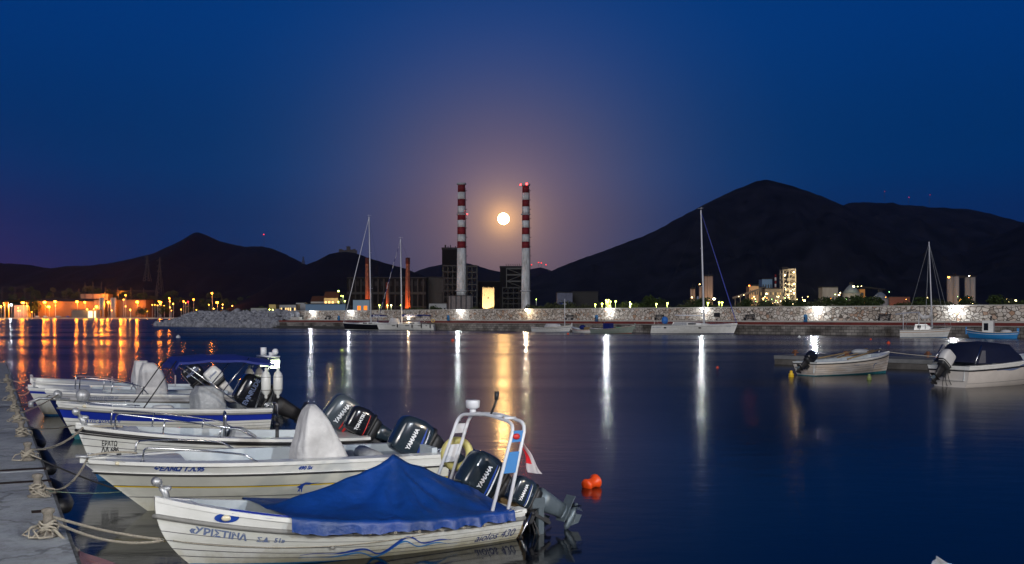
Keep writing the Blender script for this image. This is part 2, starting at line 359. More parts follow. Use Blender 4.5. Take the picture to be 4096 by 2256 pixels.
def build_hull(h, root, bands, grooves=(), mats=None, N=36, saw=0.006):
    """bands: [(v_hi, material)], grooves: [v] clinker lands"""
    ms = []; ed = {0.0, 1.0}
    for v, m in bands: ed.add(round(v, 4)); ms.append(m) if m not in ms else None
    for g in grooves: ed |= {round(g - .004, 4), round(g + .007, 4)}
    if grooves: ms.append(M_grooveshade)
    for k in range(1, 20): ed.add(round((k / 20) ** 1.3, 4))
    vs = sorted(e for e in ed if 0 <= e <= 1); mb = MB(); mb.smooth = True
    ts = [1 - (1 - i / N) ** 1.25 for i in range(N + 1)]
    def off(v):
        if not grooves: return 0
        lo = 0
        for g in sorted(grooves):
            if v > g: lo = g
        nx = min([g for g in grooves if g >= v] + [1.0]); return saw * (1 - (v - lo) / max(.01, nx - lo))
    for side in (1, -1):
        for j in range(len(vs) - 1):
            vm = (vs[j] + vs[j + 1]) / 2
            m = next((mm for vh, mm in bands if vm <= vh), bands[-1][1]); mi = ms.index(m)
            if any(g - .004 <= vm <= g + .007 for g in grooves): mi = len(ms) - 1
            mb.m = mi; o = len(mb.v)
            for t in ts:
                for v in (vs[j], vs[j + 1]):
                    mb.v.append(tuple(h.pt(t, v, side, off(vm if grooves else v) if v > .02 and t < .985 else 0)))
            for i in range(N):
                f = [o + 2 * i, o + 2 * i + 2, o + 2 * i + 3, o + 2 * i + 1]
                mb.f.append(f if side == -1 else f[::-1]); mb.mi.append(mi); mb.sm.append(True)
    # transom
    mb.smooth = False
    for j in range(len(vs) - 1):
        vm = (vs[j] + vs[j + 1]) / 2; m = next((mm for vh, mm in bands if vm <= vh), bands[-1][1]); mb.m = ms.index(m)
        mb.add([h.pt(0, vs[j], 1), h.pt(0, vs[j + 1], 1), h.pt(0, vs[j + 1], -1), h.pt(0, vs[j], -1)], [(0, 1, 2, 3)])
    return mb.build('hull', ms, root)
def build_deck(h, root, w=.12, floor=.12, fd=.62, sd=.0, camber=.05, mats=(None, None), fdrop=0.0, N=60, name='deck', lip=.012, taper=.07):
    mw, ml = mats[0] or M_white, mats[1] or M_liner
    mb = MB(); ts = sorted(set([i / N for i in range(N + 1)] + [max(0, fd - .001), fd, sd, sd + .001]))
    rows = []
    for t in ts:
        zt = h.top(t); b = h.half(t); x = h.pt(t, 1).x; ww = min(w, b * .8)
        if t >= fd or t < sd:
            r = [(b + .01, zt - .035), (b + .012, zt + lip), (b - ww, zt + lip + .01), (b - ww - .01, zt + .01 - fdrop), ((b - ww) * .5, zt + camber * .75 - fdrop), (0, zt + camber - fdrop)]
        else:
            def lim(y, z): xm = min(x, h.pt(1, max(.01, (z - h.zk) / (h.top(1) - h.zk))).x - .05); return max(.01, min(y, h.on(xm, z, 1, 0).y - .035))
            zm = (zt + floor) / 2
            r = [(b + .01, zt - .035), (b + .012, zt + lip), (b - ww, zt + lip + .01), (lim(b - ww - taper * .5, zm), zm), (lim(b - ww - taper, floor), floor), (0, floor)]
        xm = [min(x, h.pt(1, max(.01, min(1, (z - h.zk) / (h.top(1) - h.zk)))).x - .04) if z < zt - .04 else x for y, z in r]
        rows.append([(xx, y, z) for xx, (y, z) in zip(xm, r)] + [(xx, -y, z) for xx, (y, z) in list(zip(xm, r))[-2::-1]])
    n = len(rows[0])
    for i in range(len(rows) - 1):
        deck = ts[i] >= fd - .0005 or ts[i] < sd
        for j in range(n - 1):
            mb.m = 0 if (j in (0, 1, n - 2, n - 3) or deck) else 1
            mb.add([rows[i][j], rows[i + 1][j], rows[i + 1][j + 1], rows[i][j + 1]], [(0, 1, 2, 3)])
    return mb.build(name, [mw, ml], root, recalc=True)
def rail(h, root, v, r, m, name='rub_rail', off=.012, flat=1.0, transom=True, t0=0.0, t1=.995):
    mb = MB(); mb.smooth = True; n = 44
    a = [h.pt(t0 + (t1 - t0) * i / n, v, 1, off) for i in range(n + 1)]; bb = [h.pt(t0 + (t1 - t0) * i / n, v, -1, off) for i in range(n + 1)]
    nose = [h.pt(1, v) + Vector((off + .01, 0, 0))]
    mb.tube(a + nose + bb[::-1], r, 8)
    if transom: mb.tube([a[0], bb[0]], r, 8)
    return mb.build(name, m, root)
def letter(h, root, body, size, x0, z0, m, side=1, shear=0., bold=.0, slope=0., name='lettering', sx=1.0, flip=False):
    vs, fs = text2d(body, size, shear, bold); mb = MB()
    pts = [h.on(x0 - side * u * sx, z0 + v + slope * u, side, .009) for u, v in vs]
    mb.add(pts, fs); return mb.build(name, m, root)
def stroke(h, root, line, w, m, side=1, name='painted_stripe', off=.009):
    """a painted ribbon on the hull through (x, z, halfwidth)"""
    mb = MB(); n = len(line); vs = []
    for i, (x, z, k) in enumerate(line):
        a = line[max(0, i - 1)]; b = line[min(n - 1, i + 1)]; d = Vector((b[0] - a[0], b[1] - a[1])); d = d.normalized() if d.length > 0 else Vector((1, 0)); nn = Vector((-d.y, d.x)) * w * k
        vs += [h.on(x + nn.x, z + nn.y, side, off), h.on(x - nn.x, z - nn.y, side, off)]
    mb.add(vs, [(2 * i, 2 * i + 1, 2 * i + 3, 2 * i + 2) for i in range(n - 1)]); return mb.build(name, m, root)
def superring(w, l, z, n=24, e=4.5, dx=0.0, dy=0.0):
    r = []
    for j in range(n):
        a = 2 * pi * j / n; c, s_ = cos(a), sin(a)
        r.append((dx + l * abs(c) ** (2 / e) * (1 if c >= 0 else -1), dy + w * abs(s_) ** (2 / e) * (1 if s_ >= 0 else -1), z))
    return r
def motor(root, loc, tilt=60, s=1.0, cowl=None, word='YAMAHA', number='60', stripe=None, dull=False, yaw=0, legm=None, tiller=False, wsize=.15, second=None, side=1, cs=1.0):
    """outboard clamped at loc (local): z up along the cowl, propeller towards -x"""
    g = bpy.data.objects.new('outboard_motor', None); col.objects.link(g); g.parent = root; g.location = loc
    g.rotation_euler = (0, radians(tilt), radians(yaw)); g.scale = (s,) * 3
    cowl = cowl or M_cowl; legm = legm or M_cowl
    prof = [(.04, .13, .23, 0), (.08, .165, .27, -.01), (.16, .18, .295, -.02), (.30, .185, .31, -.03), (.46, .183, .30, -.02), (.56, .176, .285, -.01), (.61, .155, .25, 0), (.632, .12, .20, .0), (.64, .05, .09, .01)]
    c = MB(); c.smooth = True; c.loft([superring(w, l, z, dx=dx - .08) for z, w, l, dx in prof]); c.build('cowling', cowl, g)
    t = MB(); t.smooth = True; t.loft([superring(.15, .25, -.10, dx=-.06), superring(.165, .27, .0, dx=-.07), superring(.17, .27, .045, dx=-.07)]); t.build('lower_cowling', M_dark, g)
    l = MB(); l.smooth = True
    l.loft([superring(.10, .19, -.08, e=2.6, dx=-.10), superring(.085, .16, -.28, e=2.4, dx=-.12), superring(.065, .13, -.48, e=2.4, dx=-.13), superring(.06, .12, -.62, e=2.2, dx=-.13)])
    l.smooth = False; l.box(-.42, .02, -.11, .11, -.665, -.65); l.smooth = True
    l.loft([superring(.05, .12, -.62, e=2.2, dx=-.13), superring(.035, .10, -.80, e=2.1, dx=-.13)])
    l.tube([(.10, 0, -.82), (.05, 0, -.82), (-.08, 0, -.82), (-.22, 0, -.82), (-.28, 0, -.82)], [.01, .045, .062, .055, .03], 12)
    l.smooth = False; l.add([(.02, .012, -.86), (-.2, .012, -.86), (-.24, .006, -1.0), (-.1, .006, -1.0), (.02, -.012, -.86), (-.2, -.012, -.86), (-.24, -.006, -1.0), (-.1, -.006, -1.0)],
                            [(0, 1, 2, 3), (7, 6, 5, 4), (0, 3, 7, 4), (1, 5, 6, 2), (3, 2, 6, 7)])
    l.build('leg', legm, g)
    p = MB(); p.smooth = True; p.tube([(-.27, 0, -.82), (-.36, 0, -.82)], .04, 10, .025)
    for k in range(3):
        a = 2 * pi * k / 3 + .4; d = Vector((0, cos(a), sin(a))); e = Vector((0, -sin(a), cos(a)))
        pts = []
        for u in (0, .35, .75, 1):
            ww = (.03, .075, .07, .02)[(0, .35, .75, 1).index(u)]; c0 = Vector((-.31, 0, -.82)) + d * (.03 + .13 * u)
            pts += [c0 + e * ww + Vector((.035, 0, 0)) * (1 - u * .4), c0 - e * ww - Vector((.035, 0, 0)) * (1 - u * .4)]
        p.add(pts, [(0, 1, 3, 2), (2, 3, 5, 4), (4, 5, 7, 6)])
    p.build('propeller', M_motg, g)
    b = MB()
    for y in (-.1, .1): b.box(.12, .17, y - .02, y + .02, -.42, -.02); b.box(.17, .30, y - .02, y + .02, -.1, -.04)
    b.box(.09, .13, -.09, .09, -.4, -.05); b.smooth = True; b.tube([(.15, -.14, -.04), (.15, .14, -.04)], .03, 8); b.build('clamp_bracket', M_dark, g)
    hs = MB(); hs.smooth = True
    for k in range(3): hs.tube(sag((.14, .05 * (k - 1), .0), (.62 + .1 * k, .25 * (k - 1) + .1, -.42), .07 + .03 * k, 10), .013, 6)
    hs.build('control_cable', M_black, g)
    sm_ = MB(); sm_.smooth = True; sm_.loft([superring(.188, .307, z, dx=-.08 - .012) for z in (.075, .082, .098, .105)]); sm_.build('cowling_seam', M_black, g)
    if tiller:
        q = MB(); q.smooth = True; q.tube([(.15, .12, 0), (.55, .16, .02)], .022, 8); q.build('tiller_arm', M_steel, g)
        q = MB(); q.smooth = True; q.tube([(.55, .16, .02), (.78, .17, .03)], .028, 8); q.build('tiller_grip', M_black, g)
    def side_y(x, z):
        for (z0, w0, l0, d0), (z1, w1, l1, d1) in zip(prof, prof[1:]):
            if z0 <= z <= z1: k = (z - z0) / (z1 - z0); w = w0 + (w1 - w0) * k; ll = l0 + (l1 - l0) * k; dd = d0 + (d1 - d0) * k; break
        else: return .15
        return w * max(0, 1 - min(1, abs((x - dd + .08) / ll)) ** 4.5) ** (1 / 4.5)
    if word:
        vs, fs = text2d(word, wsize, .0, .006 * wsize / .15); wd = max(v[0] for v in vs) - min(v[0] for v in vs)
        mb = MB(); mb.add([(lambda x, z: (x, side * (side_y(x, z) + .005), z))(-.08 - side * (u - wd / 2) * .92, .36 + v) for u, v in vs], fs); mb.build('lettering', M_txtw if not dull else M_txtg, g)
    if second:
        vs, fs = text2d(second, .045); wd = max(v[0] for v in vs)
        mb = MB(); mb.add([(lambda x, z: (x, side * (side_y(x, z) + .005), z))(-.12 - side * (u - wd / 2), .16 + v) for u, v in vs], fs); mb.build('small_lettering', M_txtg, g)
    if stripe:
        for k, (m_, z0, hgt) in enumerate(stripe):
            mb = MB(); n = 14; vs = []
            for i in range(n + 1):
                u = i / n; x = -.08 - side * (u - .5) * .5; zz = z0 + .06 * u * u; w = hgt * sin(pi * min(1, .12 + u * .88)) ** .6
                vs += [(x, side * (side_y(x, zz) + .005), zz), (x, side * (side_y(x, zz + w) + .005), zz + w)]
            mb.add(vs, [(2 * i, 2 * i + 2, 2 * i + 3, 2 * i + 1) for i in range(n)]); mb.build('painted_stripe', m_, g)
    if number:
        vs, fs = text2d(number, .10, 0, .003); mb = MB(); wd = max(v[0] for v in vs)
        mb.add([(-.395, side * (u - wd / 2), .36 + v) for u, v in vs], fs); mb.build('number', M_txtw if not dull else M_txtg, g)
    if cs != 1.0:
        for ch in g.children:
            if ch.name.split('.')[0] in ('cowling', 'lower_cowling', 'lettering', 'small_lettering', 'painted_stripe', 'number', 'cowling_seam'): ch.scale = (cs,) * 3
    return g
def place(px, py, theta, z=0.0):
    """stem-at-waterline pixel and heading (degrees from +x towards +y of the bow-to-stern direction)"""
    p = W(px, py, z); return p
def boat_root(name, label, cat, bow_px, bow_py, th, h, group=None):
    bow = W(bow_px, bow_py); d = Vector((cos(radians(th)), sin(radians(th)), 0)); st = bow + d * h.pt(1, -h.zk / (h.top(1) - h.zk)).x
    return thing(name, label, cat, st, atan2(-d.y, -d.x), group)
def anchor_roller(root, h, x=None, z=None, s=1.0, name='bow_roller'):
    x = x if x is not None else h.pt(1, 1).x; z = z if z is not None else h.top(1)
    mb = MB(); mb.smooth = True
    mb.tube([(x - .10 * s, 0, z - .02), (x - .08 * s, 0, z + .06 * s), (x - .04 * s, 0, z + .13 * s)], .042 * s, 10, flat=.8)
    mb.sphere((x - .10 * s, 0, z + .11 * s), .045 * s, 6, (1.3, .8, .8)); mb.tube([(x + .02 * s, -.05 * s, z + .20 * s), (x + .02 * s, .05 * s, z + .20 * s)], .055 * s, 12)
    mb.tube([(x - .05 * s, 0, z + .11 * s), (x + .02 * s, 0, z + .20 * s)], .034 * s, 8, flat=.8)
    return mb.build(name, M_galv, root)
def bow_rail(h, root, t0, t1, hgt, side, r=.013, inset=.07, posts=(.5,), name='bow_rail'):
    a = h.pt(t0, 1, side, -inset); b = h.pt(t1, 1, side, -inset); mb = MB(); mb.smooth = True
    top = a.lerp(b, .1) + Vector((0, 0, hgt)); path = [a, a + Vector((-.02, 0, hgt * 1.0))]
    for k in range(1, 8):
        t = t0 + (t1 - t0) * (.03 + .97 * k / 8); path.append(h.pt(t, 1, side, -inset) + Vector((0, 0, hgt * (1 - .55 * (k / 8) ** 2))))
    path.append(b)
    mb.tube(arc_pts(path, .07), r, 8)
    for q in posts:
        t = t0 + (t1 - t0) * q; p = h.pt(t, 1, side, -inset); mb.tube([p, p + Vector((-.04, 0, hgt * (1 - .55 * q * q)))], r * .9, 8); mb.cyl(p.x, p.y, p.z, p.z + .02, .035)
    mb.cyl(a.x, a.y, a.z, a.z + .02, .035)
    return mb.build(name, M_steel, root)
def eye_light(h, root, x, z, m_ring, s=1.0, name='bow_light'):
    mb = MB(); n = 18; mb.add([h.on(x + .085 * s * cos(2 * pi * i / n), z + .042 * s * sin(2 * pi * i / n), 1, .012) for i in range(n)], [tuple(range(n))]); r = mb.build(name, m_ring, root)
    mb = MB(); mb.smooth = True; p = h.on(x, z, 1, .012); mb.sphere(p, .035 * s, 6, (1.3, .6, .8)); mb.build('lens', mat('lens_cream', (.6, .55, .4), .2), r)
M_txtn = mat('lettering_navy', (.03, .045, .14), .5)
# ---- 1: nearest boat, blue tarpaulin
h1 = Hull(3.38, .64, 1.66, .36, .78, zk=-.14, ge=-2.3, tm=.40, p=2.6, tr=.86, qs=.20, qb=.62, sheer=2.4, rake=.05)
B1 = boat_root('motorboat', 'nearest white clinker-sided motorboat, lying under the blue tarpaulin', 'motorboat', 790, 2278, 34, h1)
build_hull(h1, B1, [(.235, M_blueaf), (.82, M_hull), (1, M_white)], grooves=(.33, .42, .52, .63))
build_deck(h1, B1, w=.15, floor=.14, fd=.90, camber=.02)
rail(h1, B1, .80, .026, M_grey)
letter(h1, B1, '«ΧΡΙΣΤΙΝΑ', .10, 3.72, .425, M_txtg, slope=-.20, bold=.004); letter(h1, B1, 'Σ.Δ.  51»', .07, 3.12, .31, M_txtg, slope=-.10, bold=.002)
letter(h1, B1, 'aiolos 430', .135, .62, .045, M_txtn, shear=.25, bold=.0, slope=.02)
def wave(ph, dz):
    L_ = []
    for i in range(61):
        u = i / 60; x = 2.65 - u * 1.80; amp = .010 + .045 * exp(-((u - .62) / .22) ** 2)
        z = .085 + dz + amp * sin(u * 23 + ph) + .07 * exp(-((u - .68) / .13) ** 2) - .03 * exp(-((u - .47) / .07) ** 2)
        L_.append((x, z, max(.15, sin(pi * u)) * (1 + .5 * sin(u * 23 + ph + 1.2))))
    return L_
stroke(h1, B1, wave(0, .03), .013, M_txt); stroke(h1, B1, wave(.5, -.012), .011, mat('stripe_azure', (.02, .16, .42), .5), off=.0075)
eye_light(h1, B1, 3.42, .58, M_txt, 1.25)
anchor_roller(B1, h1, 3.98, .77, .85)
for x_ in (2.9, 3.22): 
    mb = MB(); p = h1.on(x_, h1.top(.8) - .0, 1); t_ = h1.inv(x_, .6)[0]
    mb.add([h1.pt(t_ - .04, 1, 1, .015) + Vector((0, 0, -.012)), h1.pt(t_ + .04, 1, 1, .015) + Vector((0, 0, -.012)), h1.pt(t_ + .04, 1, 1, -.05) + Vector((0, 0, .028)), h1.pt(t_ - .04, 1, 1, -.05) + Vector((0, 0, .028))], [(0, 1, 2, 3)])
    mb.build('non_slip_patch', M_royal, B1)
mb = MB(); mb.smooth = True; mb.sphere(h1.on(2.35, .19, 1, .01), .028, 6, (1, .6, 1)); mb.build('drain_fitting', M_grey, B1)
# thwart and bow locker inside
for bx_ in ((2.75, 3.05, -.26, .26, .15, .36), (2.1, 2.4, -.55, .55, .26, .30)): MB().box(*bx_).build('seat', M_liner, B1)
# engine brackets on the transom
mb = MB()
for y in (-.08, .34): mb.box(-.22, -.07, y, y + .06, .26, .34); mb.box(-.22, -.16, y, y + .06, .0, .34); mb.box(-.20, -.07, y, y + .06, -.02, .04)
mb.box(-.24, -.2, -.1, .42, .18, .38); mb.build('engine_bracket', M_wood, B1)
mb = MB(); mb.box(-.46, -.38, .44, .50, .0, .40); mb.box(-.46, -.28, .42, .52, .32, .44); mb.build('motor_bracket_arm', M_motg, B1)
motor(B1, (-.20, -.20, .40), 54, .90, stripe=[(M_txtw, .20, .025), (M_txt, .24, .03)], wsize=.09, number='50')
motor(B1, (-.32, .42, .38), 60, .78, cs=.72, word='YAMAHA', wsize=.10, stripe=[(M_txtw, .2, .02), (M_txt, .24, .02)], number=None, legm=M_motg, tiller=True, second='four')
# roll frame over the stern
arch = MB(); arch.smooth = True
def archleg(x0, x1, side): return [(x0, side * .70, .50), (x1, side * .60, 1.42)]
for xa, xb in ((.42, .02), (.20, -.14)):
    arch.tube(arc_pts([(xa, .70, .36), (xb + .03, .62, 1.36), (xb, -.0, 1.42), (xb + .03, -.62, 1.38), (xa, -.70, .36)], .14), .021, 10)
for y in (-.42, -.2, .1, .36): arch.tube([(.02, y, 1.40), (-.14, y, 1.40)], .018, 8)
fr = arch.build('stern_frame', M_alu, B1)
mb = MB()
def plate(z0, z1, side):  # plates between the two tubes of a leg
    k0 = (z0 - .36) / 1.0; k1 = (z1 - .36) / 1.0; ya = .715 - .08 * k0; yb = .715 - .08 * k1
    mb.add([(.42 - .36 * k0, side * ya, z0), (.20 - .28 * k0, side * ya, z0), (.20 - .28 * k1, side * yb, z1), (.42 - .36 * k1, side * yb, z1)], [(0, 1, 2, 3)])
plate(.80, 1.04, 1); mb.build('blue_plate', mat('plate_blue', (.02, .17, .45), .5), B1); mb = MB(); plate(1.15, 1.28, 1); mb.build('blue_plate', MATS['plate_blue'], B1)
mb = MB(); plate(.78, 1.0, -1); mb.build('white_plate', M_alu, B1); mb = MB(); plate(1.14, 1.26, -1); mb.build('white_plate', M_alu, B1)
mb = MB(); mb.smooth = True; mb.sphere((.05, .66, 1.215), .045, 7, (1.1, .5, .8)); mb.build('nav_light', M_red, B1)
mb = MB(); mb.smooth = True; mb.lathe([(.05, 0), (.085, .02), (.09, .1), (.085, .11)], 14, (0, -.38, 1.46)); mb.lathe([(.04, -.05), (.04, 0)], 10, (0, -.38, 1.46)); mb.build('antenna_drum', M_alu, B1)
mb = MB(); mb.smooth = True; mb.tube([(-.02, .0, 1.42), (-.06, .03, 1.54), (-.08, .04, 1.62)], .014, 8); mb.cyl(-.08, .04, 1.60, 1.70, .028); mb.build('stern_lamp', M_dark, B1)
B1M = B1.matrix_basis.copy(); B1M = Matrix.Translation(B1.location) @ Matrix.Rotation(B1.rotation_euler.z, 4, 'Z')
def on_boat(M_, p): return M_ @ Vector(p)
ring = MB(); ring.smooth = True; ring.torus((0, 0, 0), .168, .052, (.25, 1, .1), 30, 10)
o = ring.build('life_ring', mat('ring_yellow', (.62, .56, .20), .5, var=.2, vscale=9), loc=on_boat(B1M, (.0, -.76, .86)), rotz=B1.rotation_euler.z); tag(o, 'pale yellow life ring hung on the white stern frame', 'life ring')
# flag
def greekflag(): pass
fl = MB(); fl.smooth = True
fl.grid(lambda u, v: (-.02 - .17 * u * (.35 + v) - .16 * v + .015 * sin(v * 9), .03 * sin(u * 9 + v * 3), -.06 - .46 * v - .04 * u), 12, 12)
for i in range(len(fl.mi)): fl.mi[i] = 1 if i // 12 >= 6 or i % 12 >= 9 else 0
fp = fl.build('flag', [mat('flag_red', (.55, .02, .03), .8), mat('flag_white', (.45, .42, .44), .8)], loc=on_boat(B1M, (-.03, .52, 1.28)), rotz=B1.rotation_euler.z); tag(fp, 'red and white flag drooping behind the stern frame', 'flag')
# the blue tarpaulin
def tarp(h, x0, x1, xp, zp, M_, rz):
    mb = MB(); mb.smooth = True
    def ridge(x):
        if x > xp: k = (x - xp) / (x1 - xp); return zp + (h.top(h.inv(x1, .6)[0]) + .02 - zp) * (k ** .72)
        k = (xp - x) / (xp - x0); return zp + (h.top(0) + .16 - zp) * (k ** .95)
    def fn(u, v):
        x = x0 + (x1 - x0) * u; y_ = 2 * v - 1; a = abs(y_); sg = 1 if y_ >= 0 else -1
        t = h.inv(x, h.top(h.inv(x, .5)[0]))[0]; zt = h.top(t) + .03; b = h.half(t) + .03; zr = ridge(x)
        wr = .018 * sin(x * 9 + a * 3) * sin(a * pi) + .02 * noise.noise(Vector((x * 2.2, y_ * 3, 1)))
        if a < .84:
            k = a / .84; fold = .028 * sin(atan2(a * .8, (x - xp)) * 9 + 1.5) * sin(pi * min(1, k * 1.02)) + .02 * noise.noise(Vector((x * 5, y_ * 5, 4)))
            z = zr + (zt - zr) * (k ** .85) - .08 * sin(pi * k) * (1 if x > xp else .6) * min(1, (zr - zt) * 1.6 + .2) + wr * (1 - k * .5) + fold * min(1, (zr - zt) * 2.5)
            z = max(z, zt - .02 * (1 - k)) if zr > zt else z
            return (x, sg * (b - .0) * k ** 1.04, z)
        k = (a - .84) / .16; wob = noise.noise(Vector((x * 6.5, sg, 2)))
        w2 = noise.noise(Vector((x * 14, sg * 2, 5)))
        return (x, sg * (b + .016 + .03 * k * (.5 + wob + .7 * w2)), zt - k * (.115 + .05 * max(0, (x - 1.6) / 1.2) + .03 * wob + .012 * w2) + .02 * sin(pi * k) * w2)
    mb.grid(fn, 90, 60); o = mb.build('tarpaulin', M_tarp, loc=M_.translation, rotz=rz); return o
tp_ = tarp(h1, .16, 2.85, 1.32, 1.03, B1M, B1.rotation_euler.z); o = tp_; tag(o, 'bright blue tarpaulin tented over the nearest motorboat', 'tarpaulin')
for k in range(9):
    x_ = .3 + k * .29; t_ = h1.inv(x_, .4)[0]; p0 = h1.pt(t_, 1, 1, .05) - Vector((0, 0, .10)); p1 = h1.pt(t_ + .01, .80, 1, .035)
    mb = MB(); mb.smooth = True; mb.tube([p0, p1], .004, 5); mb.torus(p0, .014, .004, (0, 1, 0), 10, 5); mb.build('tie_cord', M_rope, tp_)
mb = MB(); mb.smooth = True; mb.tube(sag(h1.pt(.02, .9, 1, .05) + Vector((0, 0, .05)), h1.pt(.55, .80, 1, .05), .02), .005, 5); mb.build('tie_cord', M_rope, tp_)
# ---- 2: sport boat with covered console
h2 = Hull(3.80, 1.08, 1.80, .63, .73, zk=-.18, ge=.95, tm=.45, p=2.5, tr=.93, qs=.20, qb=1.05, sheer=1.6, rake=.02)
B2 = boat_root('motorboat', 'white open sport boat with a yellow pinstripe and a marlin on its side', 'motorboat', 590, 2043, 25.5, h2)
M_mid = grime(mat('hull_lower_cream', (.55, .555, .50), .3, var=.12, vscale=2), .0, .2, (.34, .32, .22), .6)
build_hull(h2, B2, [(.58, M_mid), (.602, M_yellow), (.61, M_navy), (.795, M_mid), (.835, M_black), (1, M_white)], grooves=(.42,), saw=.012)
build_deck(h2, B2, w=.2, floor=.22, fd=.74, camber=.04)
rail(h2, B2, .80, .013, M_black, off=.010)
rail(h2, B2, .825, .008, M_white, name='rail_trim', off=.016)
letter(h2, B2, 'ΘΕΑΝΩ Τ.Α.95', .092, 4.02, .600, M_txt, shear=.3, bold=.004, slope=-.03); letter(h2, B2, '490 Sx', .07, 2.2, .548, M_txt, shear=.3, bold=.003)
# marlin outline, built as a filled shape
mar = [(0, .03), (.05, .055), (.10, .05), (.13, .038), (.24, .05), (.13, .028), (.10, .015), (.05, .02), (.03, 0), (.025, -.05), (.03, -.12), (.055, -.15), (.09, -.16), (.05, -.175), (.03, -.2), (.035, -.165), (.01, -.13), (-.005, -.07), (-.03, -.09), (-.015, -.03), (-.05, -.01), (-.02, .01)]
mb = MB(); mb.add([h2.on(2.12 - u * 1.1, .30 + v * 1.0, 1, .012) for u, v in mar], [tuple(range(len(mar)))]); mb.build('painted_marlin', M_txt, B2)
bow_rail(h2, B2, .85, .56, .19, 1, posts=()); bow_rail(h2, B2, .85, .56, .19, -1, posts=())
anchor_roller(B2, h2, 4.75, .74, .3)
mb = MB(); mb.smooth = True; mb.tube([(4.55, 0, .79), (4.78, 0, .77), (4.93, 0, .78)], .045, 10, flat=.5); mb.build('bow_plate', M_galv, B2)
eye_light(h2, B2, 4.43, .70, M_white, 1.0)
mb = MB()
for t_ in (.955, .90): p = h2.pt(t_, 1); mb.box(p.x - .03, p.x + .03, -.06, -.03, p.z + .05, p.z + .07)
mb.build('deck_fitting', M_dark, B2)
for bx_ in ((2.9, 3.3, -.4, .4, .25, .52), (.15, .75, -.68, .68, .25, .54), (.12, .2, -.68, .68, .545, .72)): MB().box(*bx_).build('seat', M_liner, B2)
mb = MB(); mb.smooth = True; mb.tube([(.95, .5, .56), (.95, -.3, .58)], .12, 10); mb.build('seat_bolster', M_silver, B2)
def draped(path, parent, m, name='console_cover', seed=0, n=44, rows=14, e=3.2, loc=None):
    """covered console: rounded-box sections with draped folds. path: [(z, halfL, halfW, cx)]"""
    mb = MB(); mb.smooth = True; rings = []
    for i in range(rows + 1):
        k = i / rows * (len(path) - 1); a = min(int(k), len(path) - 2); f = k - a; q = [path[a][j] + (path[a + 1][j] - path[a][j]) * f for j in range(4)]
        r = superring(q[2], q[1], q[0], n, e, dx=q[3]); rr = []
        for j, p in enumerate(r):
            w = noise.noise(Vector((p[0] * 3 + seed, p[1] * 3, p[2] * 2.2))) * .26 + (.10 * (abs(sin(j * .62 + seed + 1.2 * p[2])) ** .8 - .6) * 1.1 + .06 * sin(j * .53 + seed * 2)) * (1 - .5 * i / rows)
            rr.append((p[0] * (1 + w), p[1] * (1 + w), p[2] + .02 * w))
        rings.append(rr)
    mb.loft(rings); return mb.build(name, m, parent, loc=loc)
draped([(.22, .42, .34, 0), (.55, .38, .34, .0), (.85, .30, .30, .05), (1.12, .20, .26, .07), (1.34, .11, .19, .10), (1.41, .05, .12, .11)], B2, M_canvas, seed=2, loc=(1.68, 0, -.06))
motor(B2, (.02, 0, .55), 60, .98, stripe=[(M_txtw, .14, .02), (M_txt, .19, .035)], number='60', second='FOUR STROKE', wsize=.09)
def ladder(root, x, y, z, hgt=.42, w=.18):
    mb = MB(); mb.smooth = True
    for dx in (0, -.10):
        mb.tube(arc_pts([(x + .16, y, z + .02), (x + .1 + dx, y, z + .14), (x - .02 + dx, y, z + .1), (x - .02 + dx, y, z - hgt)], .08), .013, 8)
        mb.tube(arc_pts([(x + .16, y + w, z + .02), (x + .1 + dx, y + w, z + .14), (x - .02 + dx, y + w, z + .1), (x - .02 + dx, y + w, z - hgt)], .08), .013, 8)
    for k in range(3): mb.tube([(x - .02, y, z - .05 - k * .15), (x - .02, y + w, z - .05 - k * .15)], .012, 8)
    return mb.build('boarding_ladder', M_steel, root)
ladder(B2, -.05, .55, .56)
# ---- 3: small clinker boat
h3 = Hull(4.15, .42, 1.70, .56, .90, zk=-.16, ge=.9, tm=.45, p=2.4, tr=.9, qs=.22, qb=.8, sheer=1.8, rake=.03)
B3 = boat_root('motorboat', 'white clinker motorboat with black rails, third from the front', 'motorboat', 395, 1925, 26, h3)
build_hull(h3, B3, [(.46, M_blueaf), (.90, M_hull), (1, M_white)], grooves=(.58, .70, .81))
build_deck(h3, B3, w=.16, floor=.2, fd=.80, camber=.05)
rail(h3, B3, .93, .022, M_black); rail(h3, B3, .885, .012, M_black, name='rail_trim', off=.008)
letter(h3, B3, 'ΕΡΑΤΩ', .12, 4.2, .575, M_txtb, bold=.002, sx=.55); letter(h3, B3, 'ΛΑ 686', .12, 4.2, .475, M_txtb, bold=.003, sx=.65)
for sd_ in (1, -1): bow_rail(h3, B3, .88, .42, .26, sd_, posts=(.32, .72))
anchor_roller(B3, h3, 4.54, .90, 1.1)
mb = MB(); p = h3.on(3.25, .78, 1, .015); n = 16
mb.add([h3.on(3.1 + .18 * cos(2 * pi * i / n), .67 + .035 * sin(2 * pi * i / n), 1, .014) for i in range(n)], [tuple(range(n))]); mb.build('hawse_hole', M_black, B3)
mb = MB(); mb.smooth = True; mb.tube(arc_pts([(2.3, .3, .3), (2.3, .3, 1.04), (2.27, .0, 1.04), (2.27, .0, .3)], .08), .016, 8); mb.build('windscreen_frame', M_steel, B3)
mb = MB(); mb.box(2.28, 2.29, 0.02, .28, .5, 1.0); mb.build('windscreen', M_glassd, B3)
draped([(.25, .32, .30, 0), (.5, .30, .28, 0), (.70, .2, .25, .05), (.8, .1, .2, .08)], B3, M_silver, seed=5, loc=(1.98, .12, -.04))
